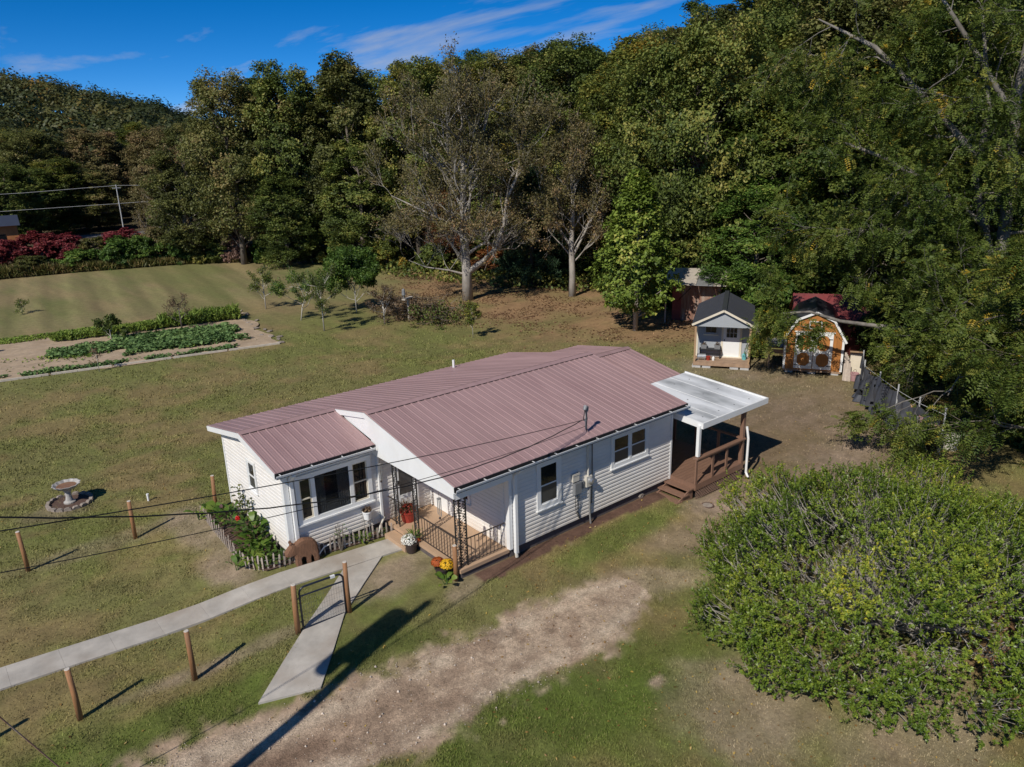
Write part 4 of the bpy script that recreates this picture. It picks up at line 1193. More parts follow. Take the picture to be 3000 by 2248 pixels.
def build_utilities():
    # meter, boxes and riser on the near wall
    m = empty('electric_meter', (4.72, 0.29, 1.2), 0, 'round glass electric meter on a pale box with a riser pipe up the wall', 'electric meter')
    MB().box((-0.11, -0.10, 0.20), (0.11, 0.0, 0.52)).build('meter_box', M['beige_box'], m)
    g = MB().tube([(0.03, -0.10, 0.38), (0.03, -0.17, 0.38), (0.03, -0.20, 0.38)], [0.095, 0.09, 0.05], 14).build('meter_glass', M['silver'], m)
    MB().tube([(-0.02, -0.06, 0.52), (-0.02, -0.06, 1.64)], 0.032, 8).build('riser_pipe', M['beige_box'], m)
    MB().tube([(0.06, -0.05, 0.20), (0.06, -0.05, -0.6), (0.10, -0.06, -1.0)], 0.028, 8).build('ground_pipe', M['grey_metal'], m)
    MB().tube([(0.16, -0.035, 1.62), (0.17, -0.035, 0.3), (0.16, -0.035, -0.4)], 0.014, 6).build('cable', M['cable'], m)
    b = empty('utility_box', (4.28, 0.29, 1.30), 0, 'grey telephone box with hanging cables below the pale box', 'utility box')
    MB().box((-0.13, -0.10, 0.0), (0.13, 0, 0.36)).box((0.15, -0.07, 0.10), (0.27, 0, 0.32)).build('case', M['grey_box'], b)
    MB().box((-0.115, -0.115, 0.02), (0.115, -0.101, 0.34)).build('lid', M['grey_box'], b)
    for k in range(3):
        MB().tube([(-0.05+0.06*k, -0.05, 0), (-0.07+0.07*k, -0.06, -0.25), (-0.03+0.04*k, -0.04, -0.55), (0.1+0.02*k, -0.03, -0.8)], 0.008, 5).build('cable', M['cable'], b)
    c = empty('junction_box', (4.22, 0.29, 1.70), 0, 'small cream junction box above the grey telephone box', 'junction box')
    MB().box((-0.12, -0.08, 0.0), (0.12, 0, 0.22)).build('case', M['beige_box'], c)
    MB().box((-0.13, -0.09, 0.18), (0.13, 0.0, 0.24)).build('lid', M['beige_box'], c)
    # service mast through the roof
    s = empty('service_mast', (4.68, 0.30, 3.0), 0, 'metal electric service mast with weatherhead standing on the roof', 'mast')
    MB().tube([(0, 0, -0.08), (0, 0, 0.66)], 0.032, 10).build('pipe', M['grey_metal'], s)
    MB().lathe([(0.12, 0.0), (0.07, 0.03), (0.04, 0.12)], 12).build('roof_boot', M['roof'], s)
    MB().tube([(0, 0, 0.64), (0, -0.01, 0.74), (-0.06, -0.03, 0.78), (-0.11, -0.05, 0.70)], [0.06, 0.065, 0.06, 0.045], 10).build('weatherhead', M['grey_box'], s)
    MB().tube([(-0.03, -0.02, 0.40), (-0.10, -0.06, 0.40)], 0.035, 8).build('insulator', M['grey_metal'], s)
    MB().tube([(-0.10, -0.05, 0.70), (-0.20, -0.10, 0.52), (-0.19, -0.09, 0.44), (-0.33, -0.16, 0.49)], 0.012, 5).build('drip_loop', M['cable'], s)
    MB().tube([(-0.09, -0.05, 0.68), (-0.03, -0.08, 0.45), (-0.06, -0.05, 0.15), (-0.02, -0.05, 0.06)], 0.010, 5).build('drip_loop', M['cable'], s)
    # wooden pole with transformer just outside the view, whose shadow crosses the drive
    px, py = -11.95, -3.6
    p = empty('utility_pole', (px, py, 0), 0, 'wooden utility pole with a grey transformer beside the drive', 'utility pole')
    MB().tube([(0, 0, 0), (0, 0, 5), (0, 0, 10.6)], [0.17, 0.15, 0.115], 12).build('pole', M['pole'], p)
    MB().tube([(-0.10, 0.32, 8.4), (-0.10, 0.32, 9.95)], 0.27, 14).build('transformer', M['grey_metal'], p)
    MB().tube([(-0.13, 0.42, 7.9), (-0.13, 0.42, 8.5)], 0.22, 12).build('transformer', M['grey_metal'], p)
    for yy in (0.0,):
        MB().lathe([(0.05, 0.0), (0.06, 0.08), (0.03, 0.16)], 8, (0, yy, 10.6)).build('insulator', M['grey_metal'], p)
    def wire(name, a, b, sag, r, label, mat='cable', twist=0.0):
        a = Vector(a); b = Vector(b); pts = []
        n = 48
        for i in range(n+1):
            t = i/n; q = a.lerp(b, t); q.z -= sag*4*t*(1-t)
            if twist: q.z += twist*math.sin(i*2.1); q.y += twist*math.cos(i*2.1)
            pts.append(q)
        o = MB().tube(pts, r, 5).build(name, M[mat])
        tag(o, label, 'wire', 'wires from the pole to the house')
    W1 = (4.36, 0.14, 3.49)
    wire('service_wire', (px+0.05, py+0.05, 8.0), W1, 1.2, 0.0125, 'thick twisted black service wire ending at the roof mast', twist=0.006)
    wire('service_wire', (px+0.05, py+0.05, 7.0), (4.60, 0.26, 3.42), 0.2, 0.009, 'upper thin black wire running to the roof mast above the thick one')
    wire('service_wire', (px+0.05, py+0.05, 6.5), (4.62, 0.26, 3.22), 0.4, 0.007, 'lowest thin wire sagging from the pole to the roof mast')
    # guy wire at the lower left
    tag(MB().tube([(-11.95, -3.55, 10.4), (-8.38, -0.55, 0.0)], 0.012, 5).build('guy_wire', M['rust']), 'thin rusty guy wire slanting down to the grass beside the drive', 'wire')
build_utilities()
# ------------------------------------------------------------------ trees and shrubs: makers
def unit(v):
    return v/np.maximum(np.linalg.norm(v, axis=-1, keepdims=True), 1e-9)

def rand_dir(rg, n):
    return unit(rg.randn(n, 3))

def cluster_leaves(rg, centers, rad, per, size, up=0.5, out_from=None, flat=0.75, aspect=0.55, tint_c=None):
    """leaves gathered round cluster centres; returns mesh data"""
    n = len(centers)
    idx = np.repeat(np.arange(n), per)
    r = np.broadcast_to(np.asarray(rad, float), (n,))[idx]
    off = rand_dir(rg, len(idx))*(rg.rand(len(idx), 1)**0.45)*r[:, None]
    off[:, 2] *= flat
    P = centers[idx] + off
    Nn = rand_dir(rg, len(idx)) + np.array((0, 0, up))
    if out_from is not None:
        Nn = Nn + 0.8*unit(P - out_from)
    D = rand_dir(rg, len(idx)) + unit(off)*0.8
    ln = rg.uniform(*size, len(idx))
    V, F = leaf_quads(P, Nn, D, ln, ln*aspect*rg.uniform(0.8, 1.25, len(idx)))
    t = (tint_c[idx] if tint_c is not None else 0.4) + rg.randn(len(idx))*0.16
    return V, F, np.clip(t, 0, 1)

def limb_path(rg, a, b, bow=0.12, n=5):
    a = np.array(a, float); b = np.array(b, float); L_ = np.linalg.norm(b-a)
    side = rg.randn(3)*bow*L_*0.5
    pts = []
    for i in range(n):
        t = i/(n-1)
        p = a*(1-t)+b*t + side*math.sin(t*math.pi) + np.array((0, 0, -bow*0.6*L_*math.sin(t*math.pi)*(1-t)))
        pts.append(tuple(p + rg.randn(3)*0.02*L_*(0 < i < n-1)))
    return pts

def dense_tree(seed, H=18.0, rad=4.6, base=0.22, lobes=26, sub=26, per=46, size=(0.20, 0.40), top=0.62, lr=(0.22, 0.40), trunk_r=0.26, name='tree'):
    rg = np.random.RandomState(seed)
    zc0 = H*base; Hc = H*(1-base)
    C = []; Rr = []
    for k in range(lobes):
        t = (k+0.5)/lobes
        zz = zc0 + Hc*(0.06 + 0.88*t)
        prof = math.sin(math.pi*(0.17+0.74*t))**0.6
        env = rad*max(0.28, prof)*rg.uniform(0.75, 1.12)
        lrad = rad*rg.uniform(*lr)*(0.75 if t > 0.85 else 1.0)
        a = k*2.39996 + rg.randn()*0.5
        rr = max(0, env - lrad*0.7)*math.sqrt(rg.uniform(0.35, 1.0))
        C.append((rr*math.cos(a), rr*math.sin(a), zz)); Rr.append(lrad)
    C = np.array(C); Rr = np.array(Rr)
    # sub-clusters on the lobe shells
    cen = []; tc = []
    for c, r in zip(C, Rr):
        d = rand_dir(rg, sub)
        outw = unit(c*np.array((1, 1, 0)) + np.array((0, 0, 0.6)))
        d = unit(d + outw*0.35)
        q = c + d*r*rg.uniform(0.55, 1.08, (sub, 1))*np.array((1, 1, 0.85))
        cen.append(q); tc.append(np.clip(0.42 + 0.10*rg.randn() + 0.10*rg.randn(sub), 0, 1))
    cen = np.concatenate(cen); tc = np.concatenate(tc)
    V, F, t = cluster_leaves(rg, cen, rg.uniform(0.35, 0.80, len(cen))*rad/4.6, per, size, up=0.55, out_from=np.array((0, 0, H*0.5)), tint_c=tc)
    crown = fast_mesh(name+'_crown', V, F, tint=t)
    mb = MB()
    wob = rg.randn(6, 2)*0.18
    pts = [(wob[i][0]*(i > 0), wob[i][1]*(i > 0), H*0.86*i/5) for i in range(6)]
    mb.tube(pts, [trunk_r*1.25, trunk_r, trunk_r*0.8, trunk_r*0.6, trunk_r*0.38, trunk_r*0.12], 8)
    for c, r in zip(C, Rr):
        h = max(zc0*0.7, c[2] - np.hypot(c[0], c[1])*0.9 - 0.5)
        k = min(h/(H*0.86)*5, 4.99); i = int(k); f = k-i
        p0 = tuple(np.array(pts[i])*(1-f)+np.array(pts[i+1])*f)
        path = limb_path(rg, p0, c, 0.12)
        r0 = trunk_r*0.34*(1-0.55*h/H)
        mb.tube(path, [r0, r0*0.8, r0*0.6, r0*0.45, r0*0.3], 5, cap=False)
        for j in range(3):
            e = c + rand_dir(rg, 1)[0]*r*0.9
            mb.tube([path[3], tuple((np.array(path[3])+e)/2+rg.randn(3)*0.1), tuple(e)], [r0*0.4, r0*0.28, r0*0.12], 4, cap=False)
    trunk = mb.mesh(name+'_trunk', True)
    return crown, trunk

def branchy(seed, start, dirn, length, r, depth, kids, spread=0.75, up=0.25, shrink=0.62, wander=0.18, minr=0.008, leaf_depth=2):
    """recursive branching; returns MB of wood and tips (position, direction)"""
    rg = np.random.RandomState(seed)
    mb = MB(); tips = []
    def grow(p, d, L_, r, dep):
        n = 5 if dep >= 2 else 4
        pts = [tuple(p)]; q = np.array(p, float); d = np.array(d, float)
        ds = [d]
        for i in range(n-1):
            d = unit(d + rg.randn(3)*wander + np.array((0, 0, up*0.25)))
            q = q + d*L_/(n-1); pts.append(tuple(q)); ds.append(d)
        rs = [max(minr, r*(1-0.55*i/(n-1))) for i in range(n)]
        mb.tube(pts, rs, 7 if dep == depth else (5 if dep >= depth-1 else (4 if dep >= 1 else 3)), cap=False)
        if dep <= leaf_depth:
            tips.append((np.array(pts[-1]), d))
            if dep == 0: tips.append((np.array(pts[n//2]), d))
        if dep > 0:
            for k in range(kids[depth-dep]):
                t = rg.uniform(0.35, 1.0) if k else 1.0
                i = min(int(t*(n-1)), n-2); f = t*(n-1)-i
                pp = np.array(pts[i])*(1-f)+np.array(pts[i+1])*f
                nd = unit(ds[min(i+1, n-1)] + unit(rg.randn(3))*spread*(1 if k else 0.45) + np.array((0, 0, up)))
                grow(pp, nd, L_*shrink*rg.uniform(0.75, 1.2), max(minr, rs[i]*(0.62 if k else 0.8)), dep-1)
    grow(np.array(start, float), unit(np.array(dirn, float)), length, r, depth)
    return mb, tips

def sparse_tree(seed, H=17.0, limbs=None, r=0.26, kids=(6, 5, 4, 3), per=26, size=(0.14, 0.28), crad=0.55, spread=0.8, up=0.28, name='sparse', t0=0.22, lr_=0.42, low=0.0):
    rg = np.random.RandomState(seed)
    wood = MB(); tips = []
    trunk_pts = [(0, 0, 0), (0.03, 0.02, H*0.12), (-0.06, 0.05, H*0.3), (0.05, -0.05, H*0.5), (0.0, 0.1, H*0.68)]
    wood.tube(trunk_pts, [r*1.25, r, r*0.85, r*0.62, r*0.4], 9)
    n = 14
    for k in range(n):
        t = t0 + (0.98-t0)*k/(n-1)
        z = H*0.68*t
        a = k*2.39996+rg.randn()*0.4
        el = 0.35 + 0.9*t
        d = np.array((math.cos(a)*math.cos(el), math.sin(a)*math.cos(el), math.sin(el)))
        i = min(int(t*4), 3); f = t*4-i
        p = np.array(trunk_pts[i])*(1-f)+np.array(trunk_pts[i+1])*f
        mb, tp = branchy(seed*31+k, p, d, H*0.20*(1.15-0.4*t), r*lr_*(1.1-0.6*t), 3, kids[1:], spread, up)
        n0 = len(wood.v); wood.v += mb.v; wood.f += [tuple(n0+i for i in f_) for f_ in mb.f]
        tips += tp
    if limbs:
        for j, (pts, rs) in enumerate(limbs):
            wood.tube(pts, rs, 8, cap=False)
            for m_ in range(1, len(pts)):
                for q in range(2):
                    mb, tp = branchy(seed*77+j*9+m_*3+q, pts[m_], unit(rg.randn(3)*0.8+np.array((0, 0, 0.5))), H*0.13, rs[m_]*0.45, 3, kids[1:], spread, up)
                    n0 = len(wood.v); wood.v += mb.v; wood.f += [tuple(n0+i for i in f_) for f_ in mb.f]
                    tips += tp
    if low: tips = [t for t in tips if t[0][2] > low or rg.rand() < 0.18]
    cen = np.array([t[0] for t in tips])
    tc = np.clip(0.35 + 0.35*rg.randn(len(cen))*0.5 + 0.25*(cen[:, 2] < H*0.45), 0, 1)
    V, F, t = cluster_leaves(rg, cen, rg.uniform(0.25, 1.0, len(cen))*crad, per, size, up=0.2, tint_c=tc, flat=0.9)
    return fast_mesh(name+'_crown', V, F, tint=t), wood.mesh(name+'_trunk', True)

def pine_tree(seed, H=9.0, rad=2.6):
    rg = np.random.RandomState(seed)
    wood = MB(); wood.tube([(0, 0, 0), (0.04, 0, H*0.5), (0, 0.03, H)], [0.16, 0.10, 0.02], 8)
    P = []; D = []
    z = 0.6
    while z < H-0.2:
        t = z/H; rr = rad*(1-t)**0.75*rg.uniform(0.85, 1.1)+0.15
        m_ = 6
        for k in range(m_):
            a = k*2*math.pi/m_ + rg.rand()*0.8
            L_ = rr*rg.uniform(0.75, 1.1)
            tip = np.array((math.cos(a)*L_, math.sin(a)*L_, z + L_*0.12 - 0.10*L_*L_))
            wood.tube([(0, 0, z), tuple((np.array((0, 0, z))+tip)/2+np.array((0, 0, 0.08*L_))), tuple(tip)], [0.035, 0.022, 0.008], 4, cap=False)
            ns = int(L_*26)
            for q in range(ns):
                s_ = rg.uniform(0.25, 1.02)
                base = np.array((0, 0, z))*(1-s_)+tip*s_ + np.array((0, 0, 0.08*L_*math.sin(s_*math.pi)))
                dd = unit(np.array((math.cos(a), math.sin(a), 0.15)) + rg.randn(3)*0.7)
                P.append(base + dd*0.10 + rg.randn(3)*0.05); D.append(dd)
        z += 0.42*(1-0.3*t)
    P = np.array(P); D = np.array(D)
    # each spray: six needle blades
    k = 7
    PP = np.repeat(P, k, 0); DD = unit(np.repeat(D, k, 0) + rg.randn(len(P)*k, 3)*0.55)
    V, F = leaf_quads(PP + DD*0.12, rand_dir(rg, len(PP)), DD, 0.30, 0.035, 0.0)
    return fast_mesh('pine_crown', V, F, tint=np.clip(0.45+0.2*rg.randn(len(PP)), 0, 1)), wood.mesh('pine_trunk', True)

def compound_leaves(rg, base, D, L_=0.36, pairs=7, ll=0.085, lw=0.034):
    """pinnate leaves: rachis direction D drooping, leaflets in pairs"""
    n = len(base)
    D = unit(D)
    up = np.tile(np.array((0, 0, 1.0)), (n, 1)) + rg.randn(n, 3)*0.35
    S = unit(np.cross(D, up)); Nn = unit(np.cross(S, D))
    P = []; NN = []; DD = []; ID = []
    Lr = rg.uniform(0.75, 1.25, n)[:, None]*L_
    for k in range(pairs):
        t = 0.12 + 0.88*(k+0.5)/pairs
        c = base + D*Lr*t + np.array((0, 0, -1.0))*(Lr*0.35*t*t)
        for s_ in (-1, 1):
            dirn = unit(S*s_ + D*0.35 - Nn*0.15)
            P.append(c + dirn*ll*0.5); NN.append(Nn + rg.randn(n, 3)*0.25); DD.append(dirn); ID.append(np.arange(n))
    c = base + D*Lr + np.array((0, 0, -1.0))*(Lr*0.35); P.append(c); NN.append(Nn); DD.append(D); ID.append(np.arange(n))
    P = np.concatenate(P); NN = np.concatenate(NN); DD = np.concatenate(DD); ID = np.concatenate(ID)
    V, F = leaf_quads(P, NN, DD, ll*rg.uniform(0.85, 1.15, len(P)), lw, 0.12)
    return V, F, ID

def merge(parts):
    Vs = []; Fs = []; Ts = []; o = 0
    for V, F, t in parts:
        Vs.append(V); Fs.append(F+o); Ts.append(t); o += len(V)
    return np.concatenate(Vs), np.concatenate(Fs), np.concatenate(Ts)

def place_tree(name, crown, trunk, leafmat, barkmat, x, y, s, sz, rz, label, group=None, cat='tree', z=None):
    """links one tree: an Empty at the foot with trunk and crown; materials sit on the objects so meshes can be shared"""
    o = empty(name, (x, y, (gz(x, y) if z is None else z) - 0.05), rz, label, cat, group)
    o.scale = (s, s, sz)
    for nm, me, mt in (('trunk', trunk, barkmat), ('crown', crown, leafmat)):
        if len(me.materials) == 0: me.materials.append(None)
        c = link(nm, me, None, o)
        c.material_slots[0].link = 'OBJECT'
        c.material_slots[0].material = M[mt]
    return o

PROTO = {}
def build_protos():
    kw = dict(size=(0.16, 0.31), lr=(0.24, 0.40))
    PROTO['A'] = dense_tree(1, 18, 4.6, 0.18, 38, 24, 44, name='tree_a', **kw)
    PROTO['B'] = dense_tree(2, 18, 4.0, 0.14, 38, 24, 40, name='tree_b', **kw)
    PROTO['C'] = dense_tree(3, 18, 5.4, 0.12, 46, 24, 44, name='tree_c', **kw)
    PROTO['D'] = dense_tree(4, 18, 4.4, 0.03, 46, 22, 42, name='tree_d', **kw)       # leafy to the ground
    PROTO['E'] = dense_tree(5, 18, 5.0, 0.20, 22, 24, 40, lr=(0.18, 0.32), size=(0.16, 0.30), name='tree_e')   # gappy
    PROTO['S'] = sparse_tree(6, 17, kids=(6, 5, 4, 3), name='tree_s')
    PROTO['T'] = sparse_tree(8, 17, kids=(6, 5, 4, 2), per=8, size=(0.10, 0.2), crad=0.6, name='tree_t')      # nearly bare
    PROTO['P'] = pine_tree(9)
    PROTO['U'] = dense_tree(12, 3.0, 1.7, 0.02, 18, 20, 30, size=(0.10, 0.20), lr=(0.25, 0.42), trunk_r=0.05, name='shrub_u')
    PROTO['V'] = dense_tree(13, 3.0, 1.9, 0.02, 16, 18, 34, size=(0.12, 0.26), lr=(0.25, 0.45), trunk_r=0.05, name='shrub_v')
build_protos()
# ------------------------------------------------------------------ forest
def tree18(kind, x, y, top, width, leaf, bark, label, group='forest edge trees', rz=0.0, name='forest_tree'):
    """kind: prototype; top: height above sea level of the crown top; width: crown width"""
    pw = {'A': 9.2, 'B': 8.0, 'C': 10.8, 'D': 8.8, 'E': 10.0, 'S': 12.0, 'T': 12.0}[kind]
    ph = {'S': 17.0, 'T': 17.0}.get(kind, 18.6)
    z = gz(x, y)
    cr, tr = PROTO[kind]
    return place_tree(name, cr, tr, leaf, bark, x, y, width/pw, (top-z)/ph, rz, label, group)

def build_forest():
    T = tree18
    # front row along the meadow, left to right
    T('C', 18.1, 60.6, 18.4, 10.5, 'lf_olive', 'bark', 'olive green tree at the left end of the tall forest edge', rz=0.4)
    T('D', 14.8, 66.0, 11.5, 8.0, 'lf_olive', 'bark_pale', 'lower olive tree just left of the tall forest edge', rz=2.4)
    T('A', 22.2, 56.8, 18.9, 9.0, 'lf_green', 'bark', 'dark green tall tree second from the left in the forest edge', rz=1.4)
    T('B', 26.2, 52.5, 19.6, 9.0, 'lf_olive', 'bark', 'tall olive tree behind the small dark fruit tree', rz=2.9)
    T('D', 25.0, 49.0, 12.0, 8.0, 'lf_green', 'bark', 'bushy green tree low in the forest edge behind the fruit tree', rz=0.9)
    T('D', 20.5, 55.5, 9.0, 7.0, 'lf_green', 'bark', 'low bushy green tree at the meadow edge', rz=4.0)
    T('A', 29.5, 46.5, 18.6, 8.5, 'lf_green', 'bark', 'green tree close to the left of the tall pale-limbed tree', rz=4.1)
    T('C', 39.0, 43.5, 19.4, 10.0, 'lf_olive', 'bark', 'olive tree between the two pale bare-limbed trees', rz=5.1)
    T('D', 33.2, 39.5, 10.5, 7.5, 'lf_green', 'bark', 'bushy green tree behind the pale-limbed tree trunk', rz=2.2)
    T('D', 31.0, 42.8, 7.5, 6.5, 'lf_rust', 'bark', 'small rust coloured tree behind the forked pale trunk', rz=1.2)
    T('C', 40.7, 38.5, 20.1, 11.0, 'lf_green', 'bark', 'broad green tree with the highest rounded crown near the middle', rz=3.3)
    T('A', 40.7, 29.8, 19.2, 11.0, 'lf_gold', 'bark', 'golden green round-crowned tree above the bright young tree', rz=0.2)
    T('B', 37.0, 33.5, 15.5, 8.0, 'lf_green', 'bark', 'dark green tree behind the thinner pale-limbed tree', rz=4.4)
    T('D', 37.5, 28.5, 11.5, 8.5, 'lf_gold', 'bark', 'lower golden green tree behind the bright young tree', rz=5.5)
    T('S', 35.0, 18.6, 16.8, 8.0, 'lf_mauve', 'bark_pale', 'bare mauve brown tree between green crowns on the slope', rz=0.7)
    T('D', 36.0, 25.2, 9.5, 7.5, 'lf_olive', 'bark', 'olive bushy tree behind the grey shed', rz=1.9)
    T('D', 33.5, 18.0, 8.2, 7.5, 'lf_green', 'bark', 'low green tree right behind the rusty shed', rz=3.0)
    T('D', 31.5, 12.5, 8.8, 7.0, 'lf_shrub', 'bark', 'low leafy tree behind the red roofed shed', rz=0.3)
    T('C', 39.5, 18.0, 19.4, 11.0, 'lf_green', 'bark', 'large green tree above the red roofed shed', rz=2.0)
    T('D', 35.5, 14.0, 14.5, 9.5, 'lf_locust', 'bark', 'bright green leafy tree above the sheds', rz=5.0)
    T('A', 38.0, 11.5, 19.8, 11.0, 'lf_olive', 'bark', 'tall olive tree right of the large green tree on the slope', rz=1.0)
    T('D', 33.0, 7.0, 13.5, 9.0, 'lf_locust', 'bark', 'green leafy tree behind the orange barn shed', rz=4.7)
    T('C', 38.0, 4.5, 20.5, 12.0, 'lf_green', 'bark', 'tall green tree behind the long-limbed locust', rz=2.7)
    T('D', 32.0, 1.0, 11.0, 9.0, 'lf_green', 'bark', 'dark bushy tree behind the plastic covered fence', rz=3.9)
    T('A', 34.0, -3.5, 18.0, 11.0, 'lf_olive', 'bark', 'olive tree at the far right behind the locust trunk', rz=5.9)
    T('D', 30.0, -6.5, 10.0, 9.0, 'lf_green', 'bark', 'dark green bushy tree at the right edge behind the locust', rz=0.5)
    # thin tree-sized companions of the left edge
    T('S', 14.9, 69.8, 12.0, 7.0, 'lf_brown', 'bark_pale', 'thin brownish tree left of the tall forest edge', rz=1.1)
    T('T', 13.6, 70.5, 8.0, 7.0, 'lf_brown', 'bark_pale', 'bare grey sapling clump behind the meadow shrubs', rz=3.1)
    # rows behind, on the slope
    rg = np.random.RandomState(77)
    kinds = ['A', 'B', 'C', 'E', 'C', 'A']
    n = 0
    for az in np.arange(21, 69, 2.6):
        for d in (62, 78, 98):
            if az > 44 and d < 70: continue
            dd = d - 8 if az < 40 else d
            a = R(az + rg.uniform(-1.0, 1.0)); dd = dd*rg.uniform(0.94, 1.06)
            x = CX + dd*math.cos(a); y = CY + dd*math.sin(a)
            if az > 60 and dd > 90: continue
            z = gz(x, y)
            cap = 10.64 + dd*np.interp(az, [20, 34, 38, 41, 46, 50, 55, 60, 66], [0.30, 0.20, 0.155, 0.115, 0.125, 0.118, 0.115, 0.11, 0.09])
            T(kinds[rg.randint(6)], x, y, min(z + rg.uniform(15.5, 19.0), cap*rg.uniform(0.94, 1.0)), rg.uniform(9, 12), ['lf_green', 'lf_olive', 'lf_green', 'lf_gold', 'lf_green'][rg.randint(5)], 'bark',
              'leafy tree standing on the wooded slope behind the front row of trees', 'trees on the wooded slope', rg.rand()*6.28)
    # middle distance at the left: trees across the valley floor
    L = [(10.6, 122, 15.0, 14, 'C', 'lf_olive', 'broad olive tree across the valley at the far left'), (19.8, 124, 15.0, 13, 'A', 'lf_brown', 'brownish tree across the valley behind the far utility pole'),
         (24.0, 104, 14.6, 12, 'C', 'lf_brown', 'tan brown tree between the far pole and the forest edge'), (21.6, 86, 14.0, 10, 'E', 'lf_olive', 'thin olive tree next to the tall forest edge at the left'),
         (4.8, 103, 10.2, 9, 'D', 'lf_green', 'dark bushy tree right behind the red sumac patch'), (-1.5, 103, 11.5, 10, 'C', 'lf_green', 'dark tree at the left picture edge behind the brick house'),
         (12.0, 112, 10.8, 9, 'D', 'lf_gold', 'yellow green tree across the valley near the far pole'), (27, 128, 16.0, 13, 'A', 'lf_gold', 'golden tree in front of the far ridge'),
         (12, 140, 15.5, 13, 'C', 'lf_gold', 'yellowish tree far beyond the brick house'), (24.5, 92, 8.5, 8, 'S', 'lf_brown', 'brown thicket tree beside the far pole'), (2, 128, 15.0, 13, 'A', 'lf_olive', 'olive tree beyond the brick house at the left edge'),
         (24.5, 78, 13.0, 9, 'D', 'lf_olive', 'bushy olive tree tucked behind the left forest edge'), (32, 110, 16.0, 12, 'C', 'lf_olive', 'olive tree below the far ridge right of the golden one'),
         (8.5, 110, 9.5, 9, 'D', 'lf_green', 'dark green low tree between the brick house and the far pole'), (16.5, 112, 9.0, 9, 'D', 'lf_olive', 'low olive tree behind the far utility pole')]
    for (x, y, top, w, k, lf, lb) in L:
        T(k, x, y, top, w, lf, 'bark', lb, 'trees across the valley', rg.rand()*6.28, 'valley_tree')
    # pine between the two pale trees
    cr, tr = PROTO['P']
    place_tree('pine_tree', cr, tr, 'lf_pine', 'bark', 30.2, 31.6, 1.35, 1.05, 0.3, 'dark green pine between the two pale-limbed trees', None)
build_forest()

